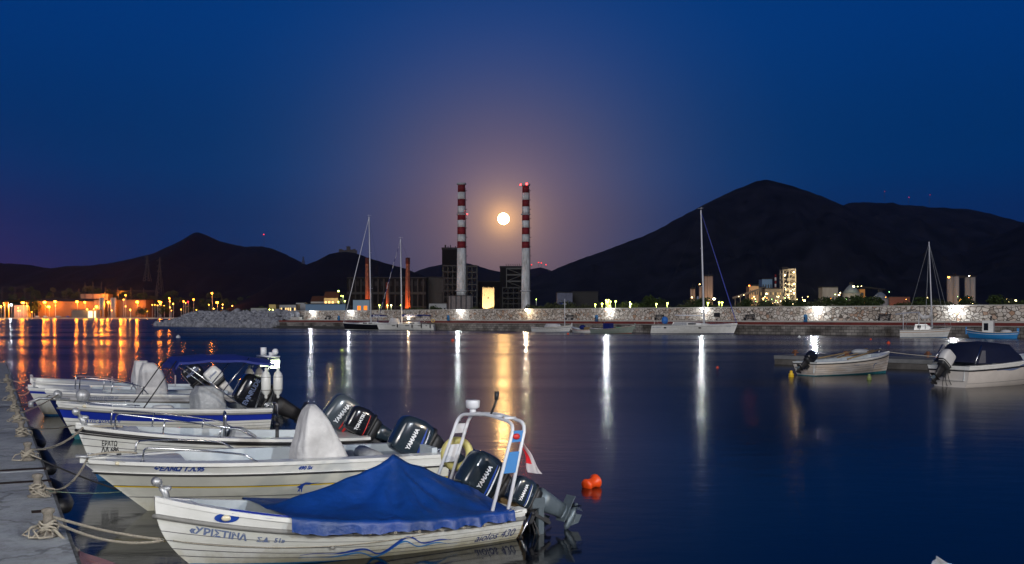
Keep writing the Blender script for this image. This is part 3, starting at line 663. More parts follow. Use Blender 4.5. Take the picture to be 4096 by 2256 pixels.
for bx_ in ((.1, .6, -.68, .68, .3, .58), (1.0, 1.35, -.6, .6, .3, .5)): MB().box(*bx_).build('seat', M_white, B3)
mb = MB(); mb.smooth = True; p = h3.on(1.05, .52, 1, .012); mb.sphere(p, .05, 7, (1, .5, 1)); mb.build('hull_vent', M_dark, B3)
mb = MB(); mb.smooth = True; mb.cyl(1.5, .5, .4, .84, .03); mb.cyl(1.5, .5, .8, .86, .045); mb.build('rod_holder', M_black, B3)
motor(B3, (-.06, -.30, .60), 50, 1.0, cowl=M_cowlg, stripe=[(M_red, .16, .06), (M_red, .25, .035)], number=None, wsize=.105)
motor(B3, (-.2, .25, .60), 60, .78, cowl=M_blackgl, word='TOHATSU', wsize=.10, number=None, tiller=True, stripe=[(M_red, .18, .02)])
# ---- 4: boat with blue sheer stripe and bimini
h4 = Hull(3.87, .50, 1.85, .56, .80, zk=-.16, ge=.75, tm=.45, p=2.5, tr=.9, qs=.2, qb=.75, sheer=1.8, rake=.04)
B4 = boat_root('motorboat', 'white motorboat with a dark blue side band and a blue sunshade', 'motorboat', 300, 1757, 27, h4)
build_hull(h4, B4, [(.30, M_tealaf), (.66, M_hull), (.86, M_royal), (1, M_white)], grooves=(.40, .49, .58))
build_deck(h4, B4, w=.17, floor=.22, fd=.76, camber=.04)
rail(h4, B4, .875, .024, M_grey); letter(h4, B4, 'ΜΑΤΙΣ-ΚΟΛΑΣ ΙΙ', .085, 3.92, .37, M_txt, shear=.25, bold=.003, sx=1.15); letter(h4, B4, 'Σ.Π.Π. 25', .07, 3.80, .29, M_txtg)
eye_light(h4, B4, 3.84, .73, M_white, 1.2)
mb = MB(); mb.smooth = True
mb.tube([(4.1, 0, .86), (4.7, 0, .90), (4.88, 0, .82)], .05, 10, flat=.6); mb.cyl(4.86, 0, .72, .84, .05); mb.tube([(4.34, -.06, .97), (4.34, .06, .97)], .09, 12); mb.build('anchor', M_galv, B4)
mb = MB(); mb.smooth = True; mb.tube([(3.84, -.09, .93), (3.84, .09, .93)], .14, 18); mb.build('windlass', M_galv, B4)
for sd_ in (1, -1):
    mb = MB(); mb.smooth = True; a = [h4.pt(t_, 1, sd_, -.10) + Vector((0, 0, .06)) for t_ in (.90, .85, .8, .75, .7, .64)]; mb.tube(a, .012, 8)
    for t_ in (.87, .76, .66): p = h4.pt(t_, 1, sd_, -.1); mb.tube([p, p + Vector((0, 0, .06))], .014, 8)
    mb.build('toe_rail', M_steel, B4)
draped([(.25, .36, .34, 0), (.6, .37, .36, 0), (.95, .33, .33, .03), (1.12, .2, .22, .08)], B4, M_silver, seed=9, loc=(1.2, .05, -.06), e=2.6)
mb = MB(); mb.smooth = True; mb.lathe([(.26, 0), (.27, .14), (.2, .22), (.02, .24)], 14, (2.25, .35, .46)); mb.build('seat', M_white, B4)
bim = MB(); bim.smooth = True
for y in (.82, -.82):
    bim.tube([(.55, y, .58), (1.95, y * .86, 1.66)], .016, 8); bim.tube([(1.05, y * .93, .97), (.45, y * .86, 1.70)], .014, 8); bim.tube([(.75, y, .72), (.35, y * .9, 1.8)], .012, 8) if 0 else None
bim.build('sunshade_frame', M_steel, B4)
can = MB(); can.smooth = True
def canopy(u, v):
    x = 2.05 - 2.15 * u; y = (v * 2 - 1) * .78; z = 1.78 - .10 * (abs(v * 2 - 1)) ** 2.5 - .06 * (2 * u - .9) ** 2 - .13 * max(0, u - .6) - .02 * sin(pi * ((u * 3) % 1)) - (.12 if u < .001 else 0)
    return (x, y, z)
can.grid(canopy, 30, 14); n0 = len(can.v); can.grid(lambda u, v: tuple(Vector(canopy(u, v)) + Vector((0, 0, -.03))), 30, 14)
for sg in (0, 1): can.grid(lambda u, v: tuple(Vector(canopy(u, sg)) + Vector((0, (sg * 2 - 1) * .01, -.05 * v))), 30, 1)
can.grid(lambda u, v: tuple(Vector(canopy(0, u)) + Vector((.03, 0, -.13 * v))), 14, 1); can.build('sunshade', M_royalcl, B4)
mb = MB(); mb.smooth = True
for y in (.80, -.75): mb.tube([(2.75, y, .62), (2.03, y * .93, 1.66)], .014, 6)
mb.build('sunshade_strap', M_black, B4)
a4 = MB(); a4.smooth = True
for xa, xb in ((.35, -.06), (.02, -.26)):
    a4.tube(arc_pts([(xa, .82, .56), (xb, .70, 1.68), (xb, -.70, 1.68), (xa, -.82, .56)], .1), .018, 8)
a4.build('stern_arch', M_steel, B4)
mb = MB(); mb.smooth = True; mb.box(-.3, .0, -.5, .5, 1.70, 1.72); mb.box(-.2, -.08, -.46, -.34, 1.72, 1.9); mb.sphere((-.2, .45, 1.82), .075, 8); mb.cyl(-.2, .1, 1.72, 1.8, .06); mb.build('arch_fitting', M_alu, B4)
E_flood = emat('floodlight_face', (.85, 1, .62), 14)
for y, nm in ((.62, 1), (-.35, 2)):
    mb = MB(); mb.box(-.22, -.06, y - .09, y + .09, 1.46, 1.64); f_ = mb.build('floodlight', M_dark, B4)
    mb = MB(); mb.add([(-.03, y + .095, 1.46), (-.23, y + .095, 1.46), (-.23, y + .095, 1.64), (-.03, y + .095, 1.64)], [(0, 1, 2, 3)]); mb.build('lamp_face', E_flood if nm == 1 else emat('floodlight_face_dim', (.85, 1, .62), 3), f_)
motor(B4, (-.12, -.10, .56), 60, 1.25, cowl=M_blackgl, legm=M_black, word='EVINRUDE', wsize=.12, number=None, dull=True)
ladder(B4, -.06, .6, .56, .45, .14)
B4M = Matrix.Translation(B4.location) @ Matrix.Rotation(B4.rotation_euler.z, 4, 'Z')
def fender(loc, label, group, rz=0, L_=.62, r=.115, lean=0.12):
    t = thing('fender', label, 'fender', loc, rz, group)
    mb = MB(); mb.smooth = True; mb.lathe([(.02, -.07), (.035, -.04), (.03, 0), (r * .75, .05), (r, .13), (r, L_ - .13), (r * .75, L_ - .05), (.03, L_), (.035, L_ + .04), (.02, L_ + .07)], 18); bo = mb.build('body', M_white, t)
    mb = MB(); mb.smooth = True
    for z in (.12, L_ - .14): mb.torus((0, 0, z), r + .002, .006, n=20, m=6)
    mb.build('cord', M_black, t); t.rotation_euler = (lean, 0, rz); return t
for x_, y_, lb in ((.10, .80, 'nearer left'), (-.16, .84, 'nearer right'), (.12, -.68, 'farther left'), (-.12, -.70, 'farther right')):
    fender(on_boat(B4M, (x_, y_, .86)), {'nearer left': 'long white fender on the stern arch, left of the near pair', 'nearer right': 'long white fender on the stern arch, rightmost of all four', 'farther left': 'long white fender on the far side of the stern arch, leftmost', 'farther right': 'long white fender on the far side of the arch, half hidden'}[lb], 'fenders hanging from the stern arch', B4.rotation_euler.z, .55, .105, 0)
# ---- 5: rigid inflatable-like boat with navy bottom
h5 = Hull(4.2, .62, 2.0, .66, .84, zk=-.2, ge=.8, tm=.45, p=2.6, tr=.94, qs=.22, qb=.8, sheer=1.2, rake=-.35)
B5 = boat_root('motorboat', 'grey-white speedboat with a navy lower hull and white covered console', 'motorboat', 262, 1702, 27, h5)
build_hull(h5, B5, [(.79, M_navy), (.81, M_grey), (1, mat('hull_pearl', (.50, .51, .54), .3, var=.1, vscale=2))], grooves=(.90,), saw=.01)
build_deck(h5, B5, w=.25, floor=.25, fd=.72, camber=.07)
rail(h5, B5, .81, .02, M_grey, transom=False)
letter(h5, B5, 'ΝΑΥΠΛΙΟ ΣΠΟΡ 27', .085, 3.95, .66, M_txtg, bold=.002, sx=.9); letter(h5, B5, 'sport', .10, 1.0, .60, M_txtg, shear=.3)
for sd_ in (1, -1): bow_rail(h5, B5, .84, .50, .36, sd_, posts=(.45, .9), r=.015)
draped([(.3, .42, .4, 0), (.7, .40, .4, 0), (1.1, .34, .36, .03), (1.42, .26, .30, .06), (1.62, .12, .16, .1)], B5, M_canvas, seed=12, loc=(2.35, 0, -.15))
motor(B5, (-.30, 0, .62), 42, 1.0, cowl=M_navy, word='EVINRUDE', wsize=.12, number=None, dull=False)
# ---- 6 / 7: two boats behind
h6 = Hull(3.8, .55, 1.8, .62, .74, zk=-.18, ge=.8, tm=.45, p=2.4, sheer=1.6)
B6 = boat_root('motorboat', 'white boat with a blue bow stripe, mostly hidden behind the grey speedboat', 'motorboat', 178, 1664, 25, h6)
build_hull(h6, B6, [(.25, M_blueaf), (.86, M_hull), (.93, M_royal), (1, M_white)]); build_deck(h6, B6, w=.2, floor=.25, fd=.66, camber=.10)
mb = MB(); mb.smooth = True; mb.tube([(4.1, .0, .76), (4.4, 0, .76)], .04, 8, flat=.5); mb.cyl(4.2, 0, .76, .9, .03); mb.build('bow_cleat', M_galv, B6)
motor(B6, (.0, -.1, .74), 38, .9, cowl=M_blackgl, legm=M_black, word='MERCURY', wsize=.11, number=None, dull=True)
motor(B6, (-.45, .42, .78), 42, .72, cowl=M_white, legm=M_white, word='Johnson', wsize=.12, number=None, dull=True, tiller=True)
h7 = Hull(4.5, .6, 1.8, .46, .72, zk=-.18, ge=.8, tm=.45, p=2.4, sheer=1.5)
B7 = boat_root('motorboat', 'farthest moored boat, white with a dark green rail band', 'motorboat', 185, 1622, 25, h7)
M_green = mat('rail_green', (.01, .07, .07), .4)
build_hull(h7, B7, [(.25, M_navy), (.72, M_hull), (.80, M_green), (1, M_white)]); build_deck(h7, B7, w=.18, floor=.25, fd=.58, camber=.12)
rail(h7, B7, .78, .02, M_green); letter(h7, B7, 'ΜΑΡΙΑ ΕΛΕΝΗ', .10, 4.0, .40, M_txtg, sx=1.1); letter(h7, B7, 'Τ.Α. 90', .09, 4.7, .44, M_txtg)
anchor_roller(B7, h7, 5.05, .72, .8)
mb = MB(); mb.add([h7.on(4.2 + .15 * cos(2 * pi * i / 16), .47 + .05 * sin(2 * pi * i / 16), 1, .012) for i in range(16)], [tuple(range(16))]); mb.build('hawse_hole', M_black, B7)
draped([(.3, .3, .36, 0), (.7, .28, .36, 0), (1.2, .26, .3, .03), (1.4, .2, .24, .06)], B7, M_canvas, seed=22, loc=(1.95, 0, -.12))
mb = MB()
for x_ in (2.9, 1.1): mb.cyl(x_, .8, .5, .85, .02)
mb.build('post', M_galv, B7)
# ------------------------------------------------------------------ pontoon with bollards and ropes
ZD = .60
pd = Vector((-.4836, 1, 0)).normalized(); pn = Vector((pd.y, -pd.x, 0))   # along, towards the water
e0 = W(310, 2256, ZD)
def edge(s_, off=0.0, z=ZD): p = e0 + pd * s_ + pn * off; p.z = z; return p
def pont(px, py, z=ZD): return W(px, py, z)
prz = atan2(pd.y, pd.x) - pi / 2
pt_ = thing('pontoon', 'grey concrete mooring pontoon running away along the left', 'pontoon', edge(0, 0, 0), prz)   # local y along the pontoon, x towards the water
def conc():
    m = mat('pontoon_concrete', (.36, .385, .41), .8, var=.5, vscale=1.3, bump=.02, bscale=22, c2=(.27, .29, .31))
    nt = m.node_tree; L = nt.links; b = nt.nodes['Principled BSDF']; tc = nt.nodes.new('ShaderNodeTexCoord')
    v = nt.nodes.new('ShaderNodeTexVoronoi'); v.feature = 'DISTANCE_TO_EDGE'; v.inputs['Scale'].default_value = .55
    n = nt.nodes.new('ShaderNodeTexNoise'); n.inputs['Scale'].default_value = 3; n.inputs['Detail'].default_value = 6; L.new(tc.outputs['Object'], n.inputs['Vector'])
    mx = nt.nodes.new('ShaderNodeMix'); mx.data_type = 'VECTOR'; mx.inputs['Factor'].default_value = .3; L.new(tc.outputs['Object'], mx.inputs['A']); L.new(n.outputs['Color'], mx.inputs['B']); L.new(mx.outputs['Result'], v.inputs['Vector'])
    r = nt.nodes.new('ShaderNodeValToRGB'); r.color_ramp.elements[0].position = .004; r.color_ramp.elements[0].color = (.62, .62, .62, 1); r.color_ramp.elements[1].position = .010; r.color_ramp.elements[1].color = (1, 1, 1, 1); L.new(v.outputs['Distance'], r.inputs[0])
    n2 = nt.nodes.new('ShaderNodeTexNoise'); n2.inputs['Scale'].default_value = 5.5; n2.inputs['Detail'].default_value = 8; n2.inputs['Roughness'].default_value = .8; L.new(tc.outputs['Object'], n2.inputs['Vector'])
    r2 = nt.nodes.new('ShaderNodeValToRGB'); r2.color_ramp.elements[0].position = .38; r2.color_ramp.elements[0].color = (.74, .73, .71, 1); r2.color_ramp.elements[1].position = .52; r2.color_ramp.elements[1].color = (1, 1, 1, 1); L.new(n2.outputs['Fac'], r2.inputs[0])
    src = b.inputs['Base Color'].links[0].from_socket
    for q_ in (r, r2):
        m2 = nt.nodes.new('ShaderNodeMix'); m2.data_type = 'RGBA'; m2.blend_type = 'MULTIPLY'; m2.inputs['Factor'].default_value = 1; L.new(src, m2.inputs['A']); L.new(q_.outputs[0], m2.inputs['B']); src = m2.outputs['Result']
    L.new(src, b.inputs['Base Color'])
    return m
slab = MB()
sec = 6.0; y_ = -12.0
while y_ < 44:
    slab.box(-9, 0, y_, min(y_ + sec - .05, 44), .12, ZD); y_ += sec
slab.build('slab', conc(), pt_)
mb = MB(); mb.box(-8.9, -.04, -12, 43.9, -.4, .14); mb.build('float', M_dark, pt_)
mb = MB(); mb.smooth = False; mb.box(0.0, .035, -12, 44, ZD - .16, ZD - .012); mb.build('edge_fender', mat('fender_strip', (.15, .15, .14), .7, var=.5, vscale=7), pt_)
for s_, L_ in ((4.1, 1.9), (7.5, 2.3), (11.0, 2.4)):
    mb = MB(); mb.smooth = True; pts = [(.05, s_, .42), (.16, s_ + .2, .38), (.22, s_ + L_ * .5, .30), (.16, s_ + L_ - .2, .38), (.05, s_ + L_, .42)]; mb.tube(pts, .085, 12); o = mb.build('tyre_fender', M_black, pt_)
def hatch(px, py, w, l=.12):
    p = pont(px, py); q = Matrix.Rotation(-prz, 4, 'Z') @ (p - edge(0, 0, 0)); return (q.x, q.y, w, l)
mb = MB()
for px, py, w in ((168, 2046, .20), (60, 1880, .75), (70, 1930, .75), (30, 1628, 1.0)):
    x_, y_, w, l = hatch(px, py, w); mb = MB(); mb.box(x_ - w / 2, x_ + w / 2, y_ - .07, y_ + .09, ZD - .01, ZD + .004); mb.build('drain_slot', mat('rust_slot', (.03, .02, .015), .8), pt_)
BOL = [(252, 2140), (185, 1985), (138, 1840), (105, 1745), (92, 1688), (78, 1645), (66, 1602), (58, 1565), (48, 1530)]
bol_ph = ['nearest the camera, wound with pale rope', 'second along the pontoon, thick coil of rope', 'third along the pontoon, trailing loose line', 'fourth along the pontoon', 'fifth along the pontoon', 'sixth along the pontoon', 'seventh along the pontoon', 'eighth along the pontoon', 'farthest at the end of the row']
bt = []
for k, (px, py) in enumerate(BOL):
    p = pont(px, py); D_ = (p - edge(0)).dot(pn)
    p = p - pn * (D_ + .16); bt.append(p)
    t = thing('bollard', 'iron mooring bollard ' + bol_ph[k], 'bollard', p, random.random(), 'mooring bollards along the pontoon edge')
    mb = MB(); mb.smooth = True; mb.lathe([(.10, 0), (.11, .02), (.05, .04), (.042, .20), (.06, .225), (.058, .25), (.02, .262)], 16); mb.build('post', mat('rope_worn_iron', (.22, .20, .17), .8, var=.4, vscale=20), t)
    # rope coil
    rp = MB(); rp.smooth = True; pts = []; rr = random.Random(k)
    n_ = 90
    for i in range(n_ + 1):
        a = i / n_ * 2 * pi * (4.5 + k % 2); z = .05 + .13 * (i / n_) + .02 * sin(i * .9); r_ = .062 + .018 * rr.random() + .030 * sin(i / n_ * pi)
        pts.append((r_ * cos(a), r_ * sin(a), z))
    rp.tube(pts, .0135, 6); 
    for q in range(3):
        a0 = rr.random() * 6; rp.tube([(.1 * cos(a0), .1 * sin(a0), .12), (.2 * cos(a0 + .3), .2 * sin(a0 + .3), .1), (.26 * cos(a0 + .8), .26 * sin(a0 + .8), .03), (.18 * cos(a0 + 1.4), .18 * sin(a0 + 1.4), .02), (.12 * cos(a0 + 1.5), .12 * sin(a0 + 1.5), .08)], .012, 6)
    o = rp.build('rope_coil', M_rope, loc=p); o.scale = (.82,) * 3; tag(o, 'rope wound round the bollard ' + bol_ph[k].split(',')[0], 'rope coil', 'rope coils on the pontoon bollards')
def BM(b): return Matrix.Translation(b.location) @ Matrix.Rotation(b.rotation_euler.z, 4, 'Z')
def rope(a, b, d, label, r=.013, m=None, extra=None):
    mb = MB(); mb.smooth = True; mb.tube(sag(a, b, d, 18), r, 6)
    if extra: 
        for e_ in extra: mb.tube(sag(*e_, 18), r, 6)
    o = mb.build('mooring_rope', m or M_rope); tag(o, label, 'rope', 'mooring ropes to the bows'); return o
up = Vector((0, 0, .16))
M1, M2, M3, M4, M5, M7 = BM(B1), BM(B2), BM(B3), BM(B4), BM(B5), BM(B7)
b0 = bt[0] + up
rope(b0, M1 @ Vector((3.93, 0, .34)), .10, 'doubled pale rope from the nearest bollard to the nearest bow', .015, extra=[(b0 + Vector((0, 0, .03)), M1 @ Vector((3.94, 0, .35)), .03)])
rope(bt[1] + up, M2 @ Vector((4.78, .02, .76)), .22, 'pale rope from the second bollard to the sport boat bow', .015, extra=[(M2 @ Vector((4.78, .02, .78)), M2 @ Vector((4.2, .3, .82)), -.03)])
rope(bt[1] + Vector((0, 0, .08)), M2 @ Vector((4.36, 0, .28)), .03, 'thin greenish line to the eye in the sport boat stem', .007, M_ropeg)
rope(bt[2] + up, M3 @ Vector((4.45, .05, .88)), .12, 'thick tan rope from the third bollard to the clinker boat', .018, extra=[(M3 @ Vector((4.45, .05, .88)), M3 @ Vector((3.9, .3, .88)), -.01)])
rope(bt[3] + up, M4 @ Vector((4.02, 0, .30)), .05, 'slack rope from the fourth bollard to the blue-banded boat', .012)
rope(bt[4] + up, M4 @ Vector((4.34, .08, .97)), .04, 'taut rope from the fifth bollard up to the anchor roller', .014)
rope(bt[5] + up, M5 @ Vector((4.7, 0, .75)), .06, 'rope from the sixth bollard to the grey speedboat', .012)
rope(bt[7] + up, BM(B6) @ Vector((4.2, 0, .8)), .25, 'drooping rope from the eighth bollard', .012)
rope(bt[2] + Vector((0, 0, .1)), bt[2] + Vector((2.4, -.2, -.62)), .10, 'dark rope slanting down from the third bollard into the water', .012, M_black)
rope(bt[8] + up, M7 @ Vector((5.15, 0, .78)), .1, 'thin rope from the farthest bollard to the green-banded boat', .01)
rope(bt[0] + Vector((.02, 0, .1)), W(470, 2300, .35), .05, 'braided rope running down to the pink-capped bow', .016)
ml_ = MB(); ml_.smooth = True; ml_.tube([M1 @ h1.on(3.85 - 3.7 * i / 30, .34 - .16 * sin(pi * i / 30) ** .8 + .06 * i / 30, 1, .02) for i in range(31)], .005, 5); tag(ml_.build('mooring_rope', M_rope), 'thin cord hanging along the side of the nearest boat', 'rope', 'mooring ropes to the bows')
# stern line over boat 1
rope(M1 @ Vector((3.95, .02, .36)), M1 @ Vector((.3, .90, .47)), .0, 'thin line along the side of the nearest boat', .004) if 0 else None
# bow of a small boat cut by the frame, lower left
hb = Hull(2.2, .25, 1.1, .42, .52, zk=-.12, ge=.6, tm=.4, p=2.1)
pb = W(318, 2226, .50); t = thing('rowing_boat', 'dull pink-capped bow of a small boat beside the pontoon', 'boat', (pb.x + 2.42 * cos(radians(-68)), pb.y + 2.42 * sin(radians(-68)), 0), radians(112))
build_hull(hb, t, [(1, mat('paint_slate', (.06, .05, .06), .5))]); build_deck(hb, t, w=.12, floor=.1, fd=.02, sd=.01, mats=(mat('paint_dusty_pink', (.32, .17, .17), .6, var=.2, vscale=5), M_liner))
# white bow peeking in at the lower right
hc = Hull(3.6, .5, 1.7, .62, .78, zk=-.15, ge=.7, tm=.45, p=2.3)
pc = W(3735, 2237, .80); t = thing('motorboat', 'white boat of which only the bow tip shows at the bottom', 'motorboat', (pc.x + .3, pc.y - 4.1, 0), radians(94))
build_hull(hc, t, [(.2, M_blueaf), (1, M_hull)]); build_deck(hc, t, w=.15, floor=.2, fd=.75); rail(hc, t, .9, .02, M_grey)
# orange mooring buoy, double-flanged
def spool(loc, rz, s=1.0):
    mb = MB(); mb.smooth = True; mb.lathe([(.02, -.17), (.12, -.17), (.135, -.13), (.11, -.07), (.105, .05), (.13, .10), (.15, .12), (.15, .16), (.11, .18), (.02, .18)], 20, (0, 0, .09), (1, .25, .22))
    o = mb.build('mooring_buoy', M_orange, loc=loc, rotz=rz); o.scale = (s,) * 3; return o
tag(spool(W(2365, 1950), 0.5, .74), 'orange spool-shaped mooring buoy floating alone off the near boats', 'buoy')
# ------------------------------------------------------------------ far quay
QO = Vector((65.8, 139, 0)); QD = Vector((-.684, .730, 0)).normalized(); QY = Vector((-QD.y, QD.x, 0)); QR = atan2(QD.y, QD.x)
QM = Matrix.Translation(QO) @ Matrix.Rotation(QR, 4, 'Z')
def qx(px, off=0.0):
    r = (px - 2048) / F; bx = QO.x - off * QY.x; by = QO.y - off * QY.y
    return (r * by - bx) / (QD.x - r * QD.y)
def q(px, off, z): return QM @ Vector((qx(px, off), -off, z))
def stone_mat():
    m = bpy.data.materials.new('rubble_masonry'); m.use_nodes = True; nt = m.node_tree; L = nt.links; b = nt.nodes['Principled BSDF']; b.inputs['Roughness'].default_value = .85
    tc = nt.nodes.new('ShaderNodeTexCoord'); mp = nt.nodes.new('ShaderNodeMapping'); mp.inputs['Scale'].default_value = (1.9, 1.9, 2.4); L.new(tc.outputs['Object'], mp.inputs['Vector'])
    n = nt.nodes.new('ShaderNodeTexNoise'); n.inputs['Scale'].default_value = 2.0; L.new(mp.outputs[0], n.inputs['Vector'])
    mx = nt.nodes.new('ShaderNodeMix'); mx.data_type = 'VECTOR'; mx.inputs['Factor'].default_value = .16; L.new(mp.outputs[0], mx.inputs['A']); L.new(n.outputs['Color'], mx.inputs['B'])
    v = nt.nodes.new('ShaderNodeTexVoronoi'); v.inputs['Scale'].default_value = 1.0; L.new(mx.outputs['Result'], v.inputs['Vector'])
    e = nt.nodes.new('ShaderNodeTexVoronoi'); e.feature = 'DISTANCE_TO_EDGE'; e.inputs['Scale'].default_value = 1.0; L.new(mx.outputs['Result'], e.inputs['Vector'])
    sp = nt.nodes.new('ShaderNodeSeparateColor'); L.new(v.outputs['Color'], sp.inputs[0])
    r = nt.nodes.new('ShaderNodeValToRGB'); L.new(sp.outputs[0], r.inputs[0]); cr = r.color_ramp; cr.elements.new(.5); cr.elements.new(.8)
    for el, (p, c) in zip(cr.elements, [(0, (.30, .25, .20)), (.4, (.50, .45, .39)), (.75, (.60, .56, .50)), (1, (.34, .20, .12))]): el.position = p; el.color = (*c, 1)
    er = nt.nodes.new('ShaderNodeValToRGB'); L.new(e.outputs['Distance'], er.inputs[0]); er.color_ramp.elements[0].position = .03; er.color_ramp.elements[1].position = .075
    mc = nt.nodes.new('ShaderNodeMix'); mc.data_type = 'RGBA'; L.new(er.outputs[0], mc.inputs['Factor']); mc.inputs['A'].default_value = (.085, .07, .055, 1); L.new(r.outputs[0], mc.inputs['B'])
    L.new(mc.outputs['Result'], b.inputs['Base Color'])
    bp = nt.nodes.new('ShaderNodeBump'); bp.inputs['Distance'].default_value = .08; L.new(er.outputs[0], bp.inputs['Height']); L.new(bp.outputs[0], b.inputs['Normal'])
    return m
def ashlar_mat():
    m = bpy.data.materials.new('ashlar_quay'); m.use_nodes = True; nt = m.node_tree; L = nt.links; b = nt.nodes['Principled BSDF']; b.inputs['Roughness'].default_value = .8
    tc = nt.nodes.new('ShaderNodeTexCoord'); sx = nt.nodes.new('ShaderNodeSeparateXYZ'); L.new(tc.outputs['Object'], sx.inputs[0]); cx = nt.nodes.new('ShaderNodeCombineXYZ'); L.new(sx.outputs['X'], cx.inputs['X']); L.new(sx.outputs['Z'], cx.inputs['Y'])
    k = nt.nodes.new('ShaderNodeTexBrick'); L.new(cx.outputs[0], k.inputs['Vector']); k.inputs['Scale'].default_value = 1.0; k.inputs['Brick Width'].default_value = .85; k.inputs['Row Height'].default_value = .42; k.inputs['Mortar Size'].default_value = .03
    k.inputs['Color1'].default_value = (.30, .28, .25, 1); k.inputs['Color2'].default_value = (.15, .14, .13, 1); k.inputs['Mortar'].default_value = (.03, .028, .025, 1)
    n = nt.nodes.new('ShaderNodeTexNoise'); n.inputs['Scale'].default_value = .35; n.inputs['Detail'].default_value = 5; L.new(cx.outputs[0], n.inputs['Vector'])
    r = nt.nodes.new('ShaderNodeValToRGB'); L.new(n.outputs['Fac'], r.inputs[0]); r.color_ramp.elements[0].position = .35; r.color_ramp.elements[0].color = (.22, .2, .18, 1); r.color_ramp.elements[1].position = .6; r.color_ramp.elements[1].color = (1, 1, 1, 1)
    mx = nt.nodes.new('ShaderNodeMix'); mx.data_type = 'RGBA'; mx.blend_type = 'MULTIPLY'; mx.inputs['Factor'].default_value = 1; L.new(k.outputs['Color'], mx.inputs['A']); L.new(r.outputs[0], mx.inputs['B'])
    L.new(mx.outputs['Result'], b.inputs['Base Color']); return m
M_stone = stone_mat(); M_ash = ashlar_mat()
M_conc = mat('quay_concrete', (.30, .29, .27), .85, var=.3, vscale=.6)
M_redk = mat('kerb_red', (.17, .035, .03), .7, var=.35, vscale=.7)
XL = qx(1100, 0)
qt = thing('quay', 'long stone quay with a red painted kerb across the harbour', 'quay', QO, QR)
mb = MB(); mb.box(-80, XL, -60, 0, -2.5, 1.38); mb.build('quay_wall', M_ash, qt)
mb = MB(); mb.box(-80, XL, -.9, .06, 1.38, 1.50); mb.box(-80, XL, -12, -.9, 1.38, 1.86); mb.build('slab', M_conc, qt)
mb = MB(); mb.box(-80, XL, -.9, .03, 1.50, 1.90); mb.build('kerb', M_redk, qt)
mb = MB(); mb.box(-80, XL - 3, -7, -2.2, 1.86, 2.12); mb.build('pavement', mat('paving', (.42, .40, .36), .8, var=.2, vscale=.5), qt)
# low apron along the foot of the quay at the left
mb = MB(); mb.box(XL - 40, XL - .1, .03, .7, -1, .55); mb.build('footing', mat('wet_footing', (.05, .05, .045), .5), qt)
XW = qx(1105, 7)
wt = thing('harbour_wall', 'high rubble-stone harbour wall behind the quay walk', 'wall', QM @ Vector((0, -7, 0)), QR)
mb = MB(); mb.box(-80, XW - 5, -.8, 0, 1.5, 4.22)
for k in range(9): mb.box(XW - 5 + k * .62, XW - 5 + (k + 1) * .62, -.8, -.002 - .001 * k, 1.5, 4.22 - .25 * (k + 1))
mb.build('masonry', M_stone, wt)
mb = MB(); mb.box(-80, XW - 5, -.87, .07, 4.22, 4.36); mb.build('coping', mat('coping', (.46, .44, .40), .8, var=.2, vscale=1.2), wt)
mb = MB()
for k in range(8): mb.box(XW - 9 + k * .6, XW - 9 + (k + 1) * .6, .01, 1.4, 1.86, 4.1 - .27 * k)
mb.build('steps', M_conc, wt)
mb = MB(); mb.box(XW - .2, XL + 2, -.5, 6.2, 0, 1.82); mb.build('end_wall', M_stone, wt)
# wall lamps
M_lampW = emat('lamp_cool', (.92, .97, 1), 60); M_lampN = emat('lamp_warm', (1, .80, .52), 60)
LW = [(1251, 'leftmost of the row, beside the steps', 0, 700), (1403, 'second from the left, behind the black yacht bow', 0, 450), (1840, 'in front of the left striped chimney', 0, 550), (2113, 'in front of the right striped chimney', 1, 550), (2435, 'above the grey-green fishing boat', 0, 650), (2815, 'behind the mast of the white yacht', 0, 450), (3265, 'beside the last blue bin', 0, 800), (3823, 'farthest right, above the blue fishing boat', 0, 800)]
for px, lb, warm, pw in LW:
    t = thing('wall_lamp', 'lit lamp on the harbour wall, ' + lb, 'lamp', q(px, 6.7, 4.05), QR, 'lamps along the harbour wall')
    mb = MB(); mb.box(-.04, .04, -.32, .0, -.02, .06); mb.tube([(0, 0, .0), (0, .45, .18)], .03, 6); mb.box(-.2, .2, .28, .62, .20, .26); mb.build('bracket', M_dark, t)
    mb = MB(); mb.smooth = True; mb.sphere((0, .45, .06), .29, 8, (1, 1, .7)); mb.build('lamp_globe', M_lampN if warm else M_lampW, t)
    light('wall_lamp_light', (0, .62, -.28), pw * .28, (1, .82, .6) if warm else (.93, .97, 1), .16, t)
    light('wall_lamp_beam', (0, .70, .02), pw * 3.2, (1, .76, .5) if warm else (.90, .96, 1), .16, t, spot=130, target=(0, 10, -1.2))
